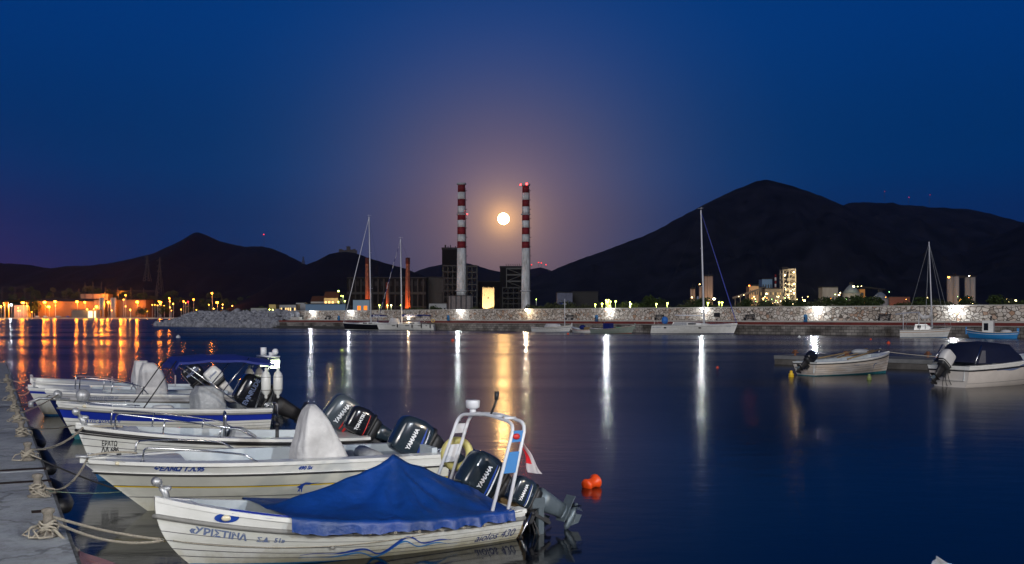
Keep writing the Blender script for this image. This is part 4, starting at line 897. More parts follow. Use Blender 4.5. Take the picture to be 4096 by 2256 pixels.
# benches, bins, sign
def bench(px, lb):
    t = thing('bench', 'dark bench on the quay walk, ' + lb, 'bench', q(px, 5.6, 2.12), QR, 'benches along the quay walk')
    mb = MB()
    for y in (.0, .16, .32): mb.box(-1.0, 1.0, y, y + .13, .44, .48)
    mb.build('seat', M_dark, t); mb = MB(); mb.box(-1.0, 1.0, -.10, -.06, .62, .78); mb.box(-1, 1, -.13, -.09, .82, .98); mb.build('backrest', M_dark, t)
    for x in (-.8, .8): mb = MB(); mb.box(x - .05, x + .05, -.05, .4, .0, .44); mb.box(x - .04, x + .04, -.16, -.09, .3, .98); mb.build('leg', M_dark, t)
for px, lb in ((1313, 'between the two left wall lamps'), (2278, 'behind the little white boat with a mast'), (2638, 'at the stern of the white yacht'), (2999, 'just right of the white yacht bow'), (3538, 'left of the catamaran mast')): bench(px, lb)
for px, lb in ((1355, 'left of the black yacht'), (1793, 'right of the two yachts'), (2386, 'behind the red and white boat'), (3222, 'between the two rightmost benches')):
    t = thing('power_pedestal', 'blue service post with round cap, ' + lb, 'service post', q(px, 1.5, 1.88), QR, 'blue posts on the quay edge')
    mb = MB(); mb.smooth = True; mb.lathe([(.30, 0), (.30, .95), (.27, 1.08), (.16, 1.18), (.02, 1.2)], 16); mb.build('cabinet', mat('pedestal_blue', (.02, .14, .32), .5), t)
    mb = MB(); mb.box(-.1, .1, .28, .32, .4, .8); mb.build('socket_panel', M_dark, t)
t = thing('sign_box', 'dark box sign on a post behind the white yacht', 'sign', q(2868, 5.2, 2.12), QR); mb = MB(); mb.cyl(0, 0, 0, .8, .05); mb.build('post', M_dark, t); mb = MB(); mb.box(-.55, .55, -.08, .08, .55, 1.25); mb.build('panel', M_black, t)
t = thing('planter', 'low white concrete block seat near the steps', 'block seat', q(1182, 3.4, 2.0), QR); mb = MB(); mb.box(-2.2, 2.2, -.4, .4, 0, .6); mb.box(-2.3, 2.3, -.5, .5, .6, .72); mb.build('block', mat('painted_block', (.5, .49, .46), .8, var=.25, vscale=2), t)
# ------------------------------------------------------------------ breakwater boulders
M_rock = mat('boulder_limestone', (.30, .31, .34), .85, var=.5, vscale=1.0, bump=.08, bscale=2.5, c2=(.12, .125, .14))
protos = []
for k in range(6):
    mb = MB(); mb.smooth = False; rnd = random.Random(k + 50); rings = []; n = 9
    for i in range(1, n - 1):
        a = pi * i / (n - 1); ring = []
        for j in range(10):
            b_ = 2 * pi * j / 10; d = Vector((sin(a) * cos(b_), sin(a) * sin(b_), -cos(a)))
            r = 1 + .42 * noise.noise(d * 1.1 + Vector((k * 7.3, 0, 0))) + .12 * noise.noise(d * 3.1 + Vector((k, 5, 0)))
            for ax in (Vector((1, .3, .2)), Vector((-.4, 1, .5)), Vector((.1, -.6, 1)), Vector((-1, -.4, .4)), Vector((.3, -1, -.3))):
                ax = ax.normalized(); pr = (d * r).dot(ax)
                if pr > .72: r *= .72 / pr
            ring.append(d * r)
        rings.append(ring)
    mb.loft(rings); me = mb.build('boulder', M_rock); protos.append(me)
ra = W(632, 1304); rb = q(1100, -1.0, 0)
axis = (rb - ra); Lr = axis.length; axis.normalize(); nrm = Vector((axis.y, -axis.x, 0))
if nrm.y > 0: nrm = -nrm
mb = MB(); mb.add([ra + axis * 2 + nrm * .5, rb + nrm * .5, rb - nrm * 14, ra - nrm * 14 + axis * 2, ra + axis * 8 - nrm * 4 + Vector((0, 0, 2.3)), rb - nrm * 4 + Vector((0, 0, 3.2)), rb - nrm * 10 + Vector((0, 0, 3.2)), ra + axis * 8 - nrm * 10 + Vector((0, 0, 2.3))], [(0, 1, 5, 4), (4, 5, 6, 7), (2, 3, 7, 6), (3, 0, 4, 7), (1, 2, 6, 5)])
struct(mb.build('breakwater_core', mat('wet_core', (.06, .06, .06), .9)))
first = set(); cnt = 0
for row in range(6):
    d = -.3 + row * 1.25; s_ = 0.6 + (row % 2) * .8 + row * 1.4
    while s_ < Lr - .2:
        g = random.Random(row * 1000 + int(s_ * 10)); rad = g.uniform(.95, 1.55) * (1.15 if row < 2 else 1); hz = .15 + row * .66 * min(1, (s_ + 3) / 14) + g.uniform(-.15, .25)
        p = ra + axis * s_ - nrm * (d + g.uniform(-.3, .3)); p.z = hz; k = g.randrange(6)
        o = protos[k] if k not in first else protos[k].copy()
        if k in first: col.objects.link(o)
        first.add(k); o.location = p; o.rotation_euler = (g.uniform(0, 6), g.uniform(0, 6), g.uniform(0, 6)); o.scale = (rad, rad * g.uniform(.7, 1), rad * g.uniform(.6, .85))
        tag(o, 'pale breakwater boulder ' + ('half in the water at the foot', 'just above the waterline', 'on the lower slope', 'on the upper slope', 'just below the crest', 'on the crest')[row] + ', ' + ('out at its low tip', 'between tip and middle', 'around its middle', 'nearer the steps', 'next to the quay end')[min(4, int(s_ / Lr * 5))], 'boulder', 'boulders of the breakwater'); s_ += rad * 1.22; cnt += 1
print('boulders', cnt)
# ------------------------------------------------------------------ boats at the far quay
def two_point(name, label, cat, spx, sD, bpx, bD, group=None):
    a = Vector((X(spx, sD), sD, 0)); b = Vector((X(bpx, bD), bD, 0)); d = b - a
    return thing(name, label, cat, a, atan2(d.y, d.x), group), d.length
def yacht(label, spx, sD, bpx, bD, hullm, mast_k, mast_h, cabin=True, stripe=M_navy, beam=3.6, fb=(1.15, 1.5), stay=M_royal, tilt=0, boom=True, spre=2, far_side=1, sail=None, word=None):
    t, L_ = two_point('sailing_yacht', label, 'yacht', spx, sD, bpx, bD)
    h = Hull(L_ * .94, L_ * .06, beam, fb[0], fb[1], zk=-.4, ge=.9, tm=.4, p=2.0, tr=.72, qs=.3, qb=.7, sheer=1.6, rake=-L_ * .03)
    build_hull(h, t, [(.235, M_navy), (.29, M_white if hullm is M_navy or hullm is M_blackgl else stripe), (.86, hullm), (.875, stripe), (1, hullm)], N=30)
    build_deck(h, t, w=.35, floor=.6, fd=.30, sd=.0, camber=.12, name='deck')
    if cabin:
        mb = MB(); mb.smooth = True; xs_ = [L_ * .26, L_ * .28, L_ * .42, L_ * .58, L_ * .70, L_ * .74]; hh = [.02, .50, .48, .36, .16, .0]
        mb.loft([[(x, -w_, h.top(.5)), (x, -w_ * .86, h.top(.5) + hz), (x, w_ * .86, h.top(.5) + hz), (x, w_, h.top(.5))] for x, hz, w_ in zip(xs_, hh, (beam * .33, beam * .33, beam * .32, beam * .28, beam * .18, beam * .1))]); mb.build('coachroof', M_white, t)
        mb = MB()
        for sd_ in (1, -1):
            for x0, x1 in ((.34, .42), (.45, .54)):
                k = beam * .325; mb.add([(L_ * x0, sd_ * (k + .012), h.top(.5) + .12), (L_ * x1, sd_ * (k + .006), h.top(.5) + .12), (L_ * x1, sd_ * (k * .93 + .01), h.top(.5) + .30), (L_ * x0, sd_ * (k * .93 + .016), h.top(.5) + .32)], [(0, 1, 2, 3)])
        mb.build('cabin_window', M_glassd, t)
    mx = L_ * mast_k; zt = h.top(.5)
    tk = radians(tilt); top = Vector((mx - mast_h * sin(tk), 0, zt + mast_h))
    mb = MB(); mb.smooth = True; mb.tube([(mx, 0, zt), (mx - (mast_h * .5) * sin(tk), 0, zt + mast_h * .5), top], .15, 10, .10); mb.tube([top, top + Vector((.05, .0, .5))], .02, 5); mb.tube([top + Vector((-.5, 0, .3)), top + Vector((.4, 0, .35))], .02, 5); mb.build('mast', M_alu, t)
    mb = MB()
    for k in range(spre):
        f = (k + 1) / (spre + 1); c_ = Vector((mx, 0, zt)).lerp(top, f); mb.tube([c_ + Vector((-.1, 1.1 - .3 * k, 0)), c_, c_ + Vector((-.1, -1.1 + .3 * k, 0))], .035, 6)
    mb.build('spreaders', M_alu, t)
    mb = MB()
    for sd_ in (1, -1):
        pts = [(mx - .1, sd_ * beam * .46, zt)]
        for k in range(spre): f = (k + 1) / (spre + 1); c_ = Vector((mx, 0, zt)).lerp(top, f); pts.append(c_ + Vector((-.1, sd_ * (1.1 - .3 * k), 0)))
        pts.append(top); 
        for a_, b_ in zip(pts, pts[1:]): mb.tube([a_, b_], .014, 4)
    mb.tube([top, (h.pt(0, 1).x + .1, 0, h.top(0))], .013, 4); mb.build('rigging', M_dark, t)
    mb = MB(); mb.smooth = True; bowp = Vector((h.pt(1, 1).x - .15, 0, h.top(1) + .15)); tp = top + Vector((.1, 0, -.5)); pts = [bowp.lerp(tp, i / 24) for i in range(25)]
    mb.tube(pts, [.04 + .038 * sin(pi * min(1, (i + 2) / 24)) for i in range(25)], 8)
    if stay is 'twist':
        for i in range(len(mb.mi)): mb.mi[i] = (i // 8 + (i % 8) // 3) % 3 == 0
        mb.build('furled_sail', [M_navycl, M_white], t)
    else: mb.build('furled_sail', stay, t)
    if boom:
        mb = MB(); mb.smooth = True; mb.tube([(mx, 0, zt + 1.5), (mx - L_ * .34, 0, zt + 1.55)], .09, 8); mb.build('boom', M_alu, t)
        if word:
            vs, fs = text2d(word, .62); mb = MB(); mb.add([(mx - L_ * .05 - u, .30, zt + 1.50 + v) for u, v in vs], fs); mb.build('lettering', M_txtw, t)
        if sail: mb = MB(); mb.smooth = True; mb.tube([(mx - .1, 0, zt + 1.75), (mx - L_ * .15, 0, zt + 1.8), (mx - L_ * .34, 0, zt + 1.68)], [.26, .22, .1], 10); mb.build('boom_cover', sail, t)
    mb = MB()   # lifelines
    for sd_ in (1, -1):
        tops = []
        for k in range(9):
            tt = .03 + .93 * k / 8; p = h.pt(tt, 1, sd_, -.08); mb.tube([p, p + Vector((0, 0, .62))], .016, 5); tops.append(p + Vector((0, 0, .62)))
        for a_, b_ in zip(tops, tops[1:]): mb.tube([a_, b_], .012, 4); mb.tube([a_ - Vector((0, 0, .3)), b_ - Vector((0, 0, .3))], .009, 4)
    p = [h.pt(.96, 1, 1, -.08) + Vector((0, 0, .62)), (h.pt(1, 1).x + .1, 0, h.top(1) + .68), h.pt(.96, 1, -1, -.08) + Vector((0, 0, .62))]; mb.tube(arc_pts(p, .3), .025, 6)
    p = [h.pt(.03, 1, 1, -.08) + Vector((0, 0, .62)), h.pt(.03, 1, -1, -.08) + Vector((0, 0, .62))]; mb.tube(p, .025, 6); mb.build('guard_rail', M_steel, t)
    return t, h, L_, mx, zt
# black-hulled and white yachts side by side (bow left)
t, h, L_, mx, zt = yacht('black-hulled sailing yacht with a bare tall mast, left of the white one', 1560, 226, 1372, 228, M_blackgl, .40, 22.5, tilt=-1.2, beam=3.4, stay=M_alu, fb=(1.1, 1.45), sail=M_navycl, word='Fletch')
t, h, L_, mx, zt = yacht('white sailing yacht with a blue canopy, moored beside the black one', 1742, 221, 1506, 222, M_white, .57, 17.4, tilt=-.9, beam=3.7, stay='twist', fb=(1.15, 1.45), sail=M_royalcl, word='HEATHER')
mb = MB(); mb.smooth = True; mb.loft([[(L_ * a_, -1.3, zt + z0), (L_ * a_, -1.0, zt + z1), (L_ * a_, 1.0, zt + z1), (L_ * a_, 1.3, zt + z0)] for a_, z0, z1 in ((.60, .0, .2), (.64, .0, 1.1), (.74, .0, 1.3), (.78, .0, .3))]); mb.build('spray_hood', M_canvas, t)
mb = MB(); mb.smooth = True; mb.grid(lambda u, v: (L_ * (.08 + .24 * u), (v * 2 - 1) * 1.5, zt + 1.95 - .25 * (v * 2 - 1) ** 2 - .12 * (2 * u - 1) ** 2), 10, 8); mb.build('bimini', M_royalcl, t)
for y_ in (1.5, -1.5):
    mb = MB(); mb.smooth = True
    for x_ in (.08, .32, .2): mb.tube([(L_ * .2, y_, zt), (L_ * x_, y_, zt + 1.7)], .02, 5)
    mb.build('bimini_frame', M_steel, t)
for k, f in enumerate((.62, .36, .20, .05)):
    p = h.pt(f, .8, 1, .12); mb = MB(); mb.smooth = True; mb.lathe([(.02, -.4), (.12, -.32), (.13, .3), (.02, .38)], 10, p); mb.build('fender', M_black, t)
mb = MB()
for a_, b_ in ((.66, .72), (.42, .49), (.22, .28), (.12, .15)): mb.add([h.on(L_ * a_, .85, 1, .02), h.on(L_ * b_, .85, 1, .02), h.on(L_ * b_, 1.0, 1, .02), h.on(L_ * a_, 1.0, 1, .02)], [(0, 1, 2, 3)])
mb.build('hull_window', M_glassd, t)
mb = MB(); mb.smooth = True; mb.torus((.3, 1.4, zt + .7), .3, .08, (0, 1, .2), 18, 8); mb.build('horseshoe_buoy', mat('buoy_yellow', (.6, .38, .04), .5), t)
mb = MB(); mb.smooth = True; mb.sphere((L_ * .45, .2, zt + 1.15), .16, 6); mb.build('cockpit_lamp', M_lampN, t)
light('cockpit_light', (L_ * .45, .9, zt + 1.0), 130, (1, .7, .4), .1, t)
# white yacht at the centre right, bow right
t, h, L_, mx, zt = yacht('long white sailing yacht alone on the quay, bow to the right', 2604, 172, 2950, 167.5, M_white, .62, 18.0, tilt=1.6, beam=3.9, stay=M_royal, fb=(1.3, 1.6))
for k in range(2):
    mb = MB(); mb.add([h.on(L_ * (.19 + .40 * k) + .25 * cos(2 * pi * i / 12), .98 + .11 * sin(2 * pi * i / 12), -1, .02) for i in range(12)], [tuple(range(12))]); mb.build('porthole', M_glassd, t)
mb = MB(); mb.box(L_ * .28, L_ * .44, -1.66, -1.63, zt + .02, zt + .42); mb.build('dodger_cloth', M_silver, t)
mb = MB(); mb.smooth = True; mb.sphere((L_ * .17, -.5, zt + .75), .52, 8, (1, .7, 1.25)); mb.build('covered_wheel', mat('cover_azure', (.01, .12, .42), .6), t)
letter(h, t, 'sun odyssey', .28, L_ * .04, 1.0, M_txtg, side=-1); letter(h, t, 'Sunset', .24, L_ * .88, 1.18, M_txtg, side=-1, shear=.3)
# small wooden boats
def caique(label, spx, sD, bpx, bD, hm, beam=1.9, zs=.6, zb=1.05, stripe=None, rise=True, name='fishing_boat', nw=None, stem=True, side_txt=None, rubm=None):
    t, L_ = two_point(name, label, 'fishing boat', spx, sD, bpx, bD)
    h = Hull(L_ * .90, L_ * .10, beam, zs, zb, zk=-.25, ge=.8, tm=.5, p=2.2, tr=.30 if rise else .8, qs=.20, qb=.42, sheer=2.2, rake=.25 if rise else .05, dip=.16 if rise else 0)
    build_hull(h, t, [(.24, nw or M_blueaf), (.74, hm), (.79, stripe or hm), (1, hm)], grooves=(.5,), N=24)
    build_deck(h, t, w=.12, floor=.25, fd=.78, sd=.12, camber=.06, N=30); rail(h, t, .96, .035, rubm or M_wood)
    if stem: mb = MB(); p = h.pt(1, 1); mb.box(p.x - .1, p.x + .05, -.05, .05, p.z - .6, p.z + .32); mb.build('stem_post', hm, t)
    return t, h, L_
t, h, L_ = caique('little white boat with a canvas hood and a single thin mast', 2132, 198, 2288, 191, M_white, stripe=M_navy, beam=2.2, zs=.85, zb=1.3)
mb = MB(); mb.smooth = True; mb.loft([[(L_ * a_, -.8, .75), (L_ * a_, -.55, .75 + z1), (L_ * a_, .55, .75 + z1), (L_ * a_, .8, .75)] for a_, z1 in ((.36, .1), (.40, .75), (.62, .75), (.72, .15))]); mb.build('canvas_hood', M_canvas, t)
mb = MB(); mb.smooth = True; mb.tube([(L_ * .82, 0, .8), (L_ * .82, 0, 5.9)], .07, 8, .045); mb.tube([(L_ * .76, 0, 5.0), (L_ * .86, 0, 5.0)], .04, 5); mb.build('mast', M_alu, t)
mb = MB(); mb.tube([(L_ * .82, 0, 5.7), (L_, 0, 1.3)], .012, 4); mb.tube([(L_ * .82, 0, 5.7), (L_ * .05, 0, 1.0)], .012, 4); mb.build('rigging', M_dark, t)
t, h, L_ = caique('tiny white boat with red stripes and a blue cover', 2368, 184, 2285, 188.5, M_white, stripe=M_red, beam=1.7)
mb = MB(); mb.smooth = True; mb.sphere((L_ * .45, 0, .9), .55, 7, (1.2, .9, .8)); mb.build('deck_cover', M_navycl, t); mb = MB(); mb.box(L_ * .08, L_ * .3, -.4, .4, .5, .95); mb.build('fish_box', M_wood, t)
M_sage = mat('paint_sage', (.26, .31, .27), .5, var=.2, vscale=2)
t, h, L_ = caique('grey-green wooden fishing boat, widest of the three small ones', 2368, 181, 2540, 173, M_sage, beam=2.3, zs=.8, zb=1.35, nw=mat('antifouling_red', (.22, .05, .03), .6))
mb = MB(); mb.box(L_ * .32, L_ * .46, -.5, .5, .5, 1.65); mb.build('engine_box', M_navycl, t)
mb = MB(); mb.smooth = True; mb.tube([(L_ * .05, 0, 2.4), (L_ * .25, 0, 2.2)], .04, 6); mb.tube([(L_ * .02, .2, 2.1), (L_ * .75, .1, 2.35)], .03, 6); mb.cyl(L_ * .22, 0, .8, 3.4, .03); mb.cyl(L_ * .3, 0, .8, 3.2, .03); mb.build('spar', M_wood, t)
mb = MB(); mb.box(L_ * .6, L_ * .85, -.4, .4, .95, 1.05); mb.build('hatch', mat('hatch_green', (.05, .3, .15), .5), t)
# white motor-sailer (right)
t, h, L_ = caique('small white motor-sailer with a striped sun awning and one mast', 3600, 141, 3803, 139, M_white, beam=2.5, zs=.95, zb=1.25, rise=False, stripe=mat('stripe_ochre', (.4, .2, .08), .5), name='motor_sailer', stem=False)
t['category'] = 'motor-sailer'
mb = MB(); mb.loft([[(L_ * a_, -.9, .9), (L_ * a_, -.75, .9 + z1), (L_ * a_, .75, .9 + z1), (L_ * a_, .9, .9)] for a_, z1 in ((.27, .2), (.30, .85), (.52, .85), (.62, .4))]); mb.build('cabin', M_white, t)
mb = MB(); mb.box(L_ * .34, L_ * .41, -.87, -.82, 1.2, 1.6); mb.build('cabin_window', M_glassd, t)
mb = MB(); mb.smooth = True; mb.tube([(L_ * .64, 0, 1.2), (L_ * .575, 0, 12.4)], .09, 8, .055); mb.build('mast', M_alu, t)
mb = MB()
for x_, y_ in ((.9, 0), (1.02, 0), (.1, 0), (.5, 1.2), (.5, -1.2), (.62, 1.2), (.62, -1.2)): mb.tube([(L_ * x_, y_, 1.2), (L_ * .575, 0, 12.2)], .016, 4)
mb.build('rigging', M_silver, t)
mb = MB(); mb.smooth = True; mb.grid(lambda u, v: (-.6 + 3.0 * u, (v * 2 - 1) * 1.0, 3.35 - .15 * (v * 2 - 1) ** 2 - .25 * (1 - u) ** 2), 8, 8); mb.build('awning', M_canvas, t)
mb = MB(); mb.smooth = True
for x_ in (.4, 2.3):
    for y_ in (-1, 1): mb.tube([(x_, y_, .9), (x_, y_, 3.2)], .03, 5)
mb.build('awning_pole', M_alu, t)
mb = MB(); mb.smooth = True; mb.tube([(2.3, 0, 3.2), (L_ * .45, 0, 2.6), (L_ * .62, 0, 2.75)], [.1, .28, .18], 10); mb.tube([(L_ * .6, 0, 2.6), (L_ * .63, 0, 3.5)], [.25, .08], 8); mb.build('furled_mainsail', M_canvas, t)
mb = MB()
tops = [h.pt(k / 8 * .9 + .05, 1, -1, -.1) + Vector((0, 0, .55)) for k in range(9)]
for a_, b_ in zip(tops, tops[1:]): mb.tube([a_, b_], .018, 4); mb.tube([a_, a_ - Vector((0, 0, .55))], .016, 4)
mb.build('guard_rail', M_steel, t)
M_sky = mat('paint_sky_blue', (.015, .20, .50), .45, var=.12, vscale=2)
t, h, L_ = caique('sky-blue wooden fishing boat with a white wheelhouse', 4066, 133, 3864, 136, M_sky, beam=2.3, zs=.85, zb=1.1, stripe=M_white, nw=mat('antifouling_brown', (.12, .05, .03), .6))
mb = MB(); p = h.pt(0, 1); mb.box(p.x - .05, p.x + .2, -.12, .12, p.z - .3, p.z + .45); mb.build('stern_post', M_sky, t)
mb = MB(); mb.box(L_ * .44, L_ * .66, -.6, .6, .5, 2.15); mb.box(L_ * .42, L_ * .67, -.68, .68, 2.15, 2.22); w_ = mb.build('wheelhouse', M_white, t); mb = MB(); mb.box(L_ * .54, L_ * .63, .6, .62, 1.0, 1.9); mb.build('door', M_glassd, w_); mb = MB(); mb.cyl(L_ * .5, 0, 2.22, 2.8, .09); mb.build('exhaust', M_dark, w_)
mb = MB(); mb.smooth = True; mb.sphere((L_ * .2, 0, .85), .5, 7, (1.3, .9, .5)); mb.build('net_heap', M_canvas, t)
# ------------------------------------------------------------------ mid-right pontoon and its boats
a = W(3098, 1457, 0); bq = W(4096, 1494, 0)
dd = (bq - a).normalized(); pz = atan2(dd.y, dd.x)
t = thing('pontoon', 'weathered concrete pontoon behind the two right-hand boats', 'pontoon', a, pz)
mb = MB(); mb.box(0, 44, 0, 3.6, -.3, .30); mb.build('float', mat('pontoon_side', (.10, .095, .09), .8, var=.4, vscale=1.5), t)
mb = MB(); 
for k in range(4): mb.box(k * 11, k * 11 + 10.95, -.06, 3.66, .30, .50)
mb.build('slab', mat('pontoon_deck', (.16, .165, .17), .8, var=.3, vscale=1.2), t)
RB = Matrix.Translation(a) @ Matrix.Rotation(pz, 4, 'Z')
for k, (x_, y_, lb) in enumerate(((1.0, .5, 'at its left corner'), (4.2, .3, 'behind the outboard of the white boat'), (7.3, 3.2, 'on its far edge'), (12.6, .6, 'rusty, right of the white boat bow'))):
    t = thing('bollard', 'small bollard on the right-hand pontoon, ' + lb, 'bollard', RB @ Vector((x_, y_, .5)), pz, 'bollards on the right-hand pontoon')
    mb = MB(); mb.smooth = True; mb.lathe([(.1, 0), (.06, .04), (.06, .22), (.12, .26), (.12, .3), (.02, .32)], 12); mb.tube([(-.2, 0, .17), (.2, 0, .17)], .04, 8); mb.build('post', mat('rusty_iron', (.20, .09, .05), .8, var=.4, vscale=9), t)
t, L_ = two_point('motorboat', 'white clinker rowing-type motorboat with a black outboard, moored mid-right', 'motorboat', 3225, 48.2, 3545, 50.6)
h = Hull(L_ * .97, .35, 1.75, .62, .98, zk=-.14, ge=.6, tm=.45, p=2.3, tr=.85, qs=.22, qb=.7, sheer=2.0, rake=.1)
M_hull2 = mat('hull_stained', (.62, .58, .54), .4, var=.35, vscale=2.2, c2=(.46, .38, .30), stretch=(.4, 1, 3))
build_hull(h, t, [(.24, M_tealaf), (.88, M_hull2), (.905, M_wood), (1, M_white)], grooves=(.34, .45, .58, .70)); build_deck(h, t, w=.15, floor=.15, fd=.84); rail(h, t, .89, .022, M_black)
mb = MB(); mb.box(L_ * .3, L_ * .36, -.7, .7, .42, .46); mb.box(L_ * .55, L_ * .61, -.7, .7, .45, .5); mb.box(.0, .3, -.6, .6, .3, .55); mb.build('thwart', M_liner, t)
mb = MB(); mb.smooth = True; mb.tube([(1.2, .5, .75), (4.1, .3, 1.15)], .03, 6); mb.tube([(2.0, -.5, .72), (4.4, -.2, 1.12)], .035, 6); mb.tube([(2.2, .3, .75), (4.2, .0, 1.08)], .025, 6); mb.build('oar', M_wood, t)
mb = MB(); mb.smooth = True; mb.sphere((3.6, .25, 1.02), .3, 7, (1.8, .8, .45)); mb.build('folded_sheet', M_silver, t)
motor(t, (-.05, -.2, .62), 50, .82, cowl=M_blackgl, word=None, number=None, legm=M_black, side=-1)
anchor_roller(t, h, 4.6 if L_ > 4 else L_, 1.0, .7)
letter(h, t, 'ΓΛΑΡΟΣ', .09, L_ * .42, .42, M_txtg, side=-1); mb = MB(); mb.add([h.on(L_ * .72 + u * 1.5, .46 + v * 1.1, -1, .012) for u, v in mar], [tuple(range(len(mar)))]); mb.build('painted_dolphin', M_txtg, t)
RM = BM(t)
rope(RM @ Vector((L_ + .2, 0, .98)), RB @ Vector((12.6, .6, .7)), .12, 'short rope from the white boat bow to the rusty bollard', .02)
rope(RB @ Vector((4.2, .3, .7)), RB @ Vector((2.9, -1.6, .02)), .05, 'line dropping off the right-hand pontoon into the water', .018)
# big boat with navy canopy, far right
t, L_ = two_point('cabin_cruiser', 'large white boat under a navy canopy, cut by the right edge', 'motorboat', 3800, 40.5, 4215, 43.6)
h = Hull(L_ * .92, L_ * .1, 2.1, .80, 1.25, zk=-.2, ge=.7, tm=.42, p=2.3, tr=.88, qs=.2, qb=.7, sheer=1.5, rake=.1)
build_hull(h, t, [(.17, M_black), (.80, mat('hull_cream', (.60, .56, .52), .3, var=.12, vscale=1.5)), (.86, M_navy), (1, M_white)], grooves=(.35,)); build_deck(h, t, w=.2, floor=.25, fd=.68, camber=.06); rail(h, t, .83, .03, M_black)
can = MB(); can.smooth = True
sec_ = [(.25, .04, .90), (.62, .62, .88), (.85, .78, .87), (1.6, .80, .87), (2.5, .74, .86), (2.95, .42, .84), (3.2, .05, .8)]
rings = []
for x_, hz, w_ in sec_:
    zb_ = h.top(.3) + .02; rings.append([(x_, -w_ - .1, zb_), (x_, -w_ - .02, zb_ + hz * .6), (x_, -w_ * .8, zb_ + hz * .92), (x_, 0, zb_ + hz), (x_, w_ * .8, zb_ + hz * .92), (x_, w_ + .02, zb_ + hz * .6), (x_, w_ + .1, zb_)])
can.loft(rings, False, False); can.build('canopy', mat('canopy_ink', (.003, .006, .026), .6, var=.2, vscale=3), t)
mb = MB(); k = h.top(.3); mb.add([(.30, -1.0, k + .04), (.72, -1.0, k + .04), (.80, -.93, k + .50), (.62, -.91, k + .50)], [(0, 1, 2, 3)]); mb.build('clear_panel', mat('clear_vinyl', (.10, .10, .11), .15), t)
mb = MB(); mb.smooth = True; mb.tube([(.2, -.93, k), (.66, -.86, k + .7)], .02, 6); mb.tube([(.2, .93, k), (.66, .86, k + .7)], .02, 6); mb.build('canopy_frame', M_steel, t)
stroke(h, t, [(1.4 + i * .12, .62 + .0009 * i * i + .025 * sin(i * .6), .25 + sin(pi * i / 30)) for i in range(31)], .045, M_txtg, side=-1)
motor(t, (-.30, 0, .78), 40, .95, cowl=mat('motor_cover', (.5, .5, .5), .5), word=None, number=None, legm=M_black, side=-1)
# ------------------------------------------------------------------ buoys
def buoy(px, py, r, m, label, cone=False):
    mb = MB(); mb.smooth = True
    if cone: mb.lathe([(.02, -.1), (r, -.05), (r * .85, r * .8), (r * .95, r), (r * .5, r * 1.4), (r * .5, r * 2.0), (r * .2, r * 2.2)], 14)
    else: mb.lathe([(.02, -r * .6), (r * .8, -r * .4), (r, r * .2), (r * .8, r * .8), (r * .3, r * 1.1), (r * .22, r * 1.35), (.01, r * 1.4)], 16)
    tag(mb.build('mooring_buoy', m, loc=W(px, py)), label, 'buoy', 'small mooring buoys')
M_by = mat('buoy_paint_yellow', (.65, .42, .02), .45); M_bg = mat('buoy_paint_olive', (.25, .30, .10), .5, var=.3, vscale=8)
buoy(3197, 1350, .20, M_white, 'white pear-shaped buoy near the far quay'); buoy(3483, 1359, .13, M_orange, 'smaller red buoy in front of the quay, right part'); buoy(3554, 1374, .18, M_orange, 'larger red buoy in front of the motor-sailer')
buoy(3165, 1508, .13, M_by, 'yellow buoy left of the white clinker boat', True); buoy(3477, 1519, .11, M_bg, 'mossy green buoy in front of the white clinker boat', True)
buoy(1811, 1364, .18, M_orange, 'tiny red buoy below the left striped chimney'); buoy(713, 1351, .28, M_white, 'white buoy off the breakwater tip'); buoy(2870, 1472, .07, M_orange, 'red marker buoy floating alone mid-right'); buoy(3745, 1434, .13, M_orange, 'orange buoy beside the big canopied boat')
buoy(2272, 1337, .18, M_orange, 'orange buoy under the little white mast boat')
# ------------------------------------------------------------------ lamps behind the camera (harbour street lighting) and the near quay
mb = MB(); mb.prism([(-30, -40), (60, -40), (60, -6), (-30, -6)], -2, 1.5); struct(mb.build('near_quay', M_conc))
def street_lamp(loc, hgt, c, power, label, r=.25, arm=1.2, rot=0, group=None, hm=None, head=.35):
    t = thing('street_lamp', label, 'street lamp', loc, rot, group)
    mb = MB(); mb.smooth = True; mb.tube([(0, 0, 0), (0, 0, hgt)], .09, 8, .06); mb.tube([(0, 0, hgt), (0, arm, hgt + .2)], .05, 6); mb.build('pole', M_galv, t)
    mb = MB(); mb.box(-head * .6, head * .6, arm - .3, arm + .5, hgt + .22, hgt + .34); hd = mb.build('lamp_head', M_dark, t)
    mb = MB(); mb.box(-head * .5, head * .5, arm - .2, arm + .4, hgt + .16, hgt + .218); mb.build('lamp_glass', hm, hd)
    light('street_light', (0, arm + .1, hgt - .1), power, c, r, t); return t
street_lamp((13, -7, 1.5), 7.0, (.86, .93, 1), FG[0], 'street lamp on the near quay, right of the camera', hm=emat('lampglass_cool', (.9, .95, 1), 20), r=.3)
street_lamp((-6, -14, 1.5), 8.0, (1, .95, .86), FG[1], 'street lamp on the near quay, left behind the camera', hm=emat('lampglass_cool', (.9, .95, 1), 20), r=.3)
street_lamp((32, -7, 1.5), 8.0, (1, .86, .70), FG[2], 'street lamp far along the near quay', hm=M_lampN, r=.4)
def seg(px, parts):
    return next(s for x, s in parts if px < x)
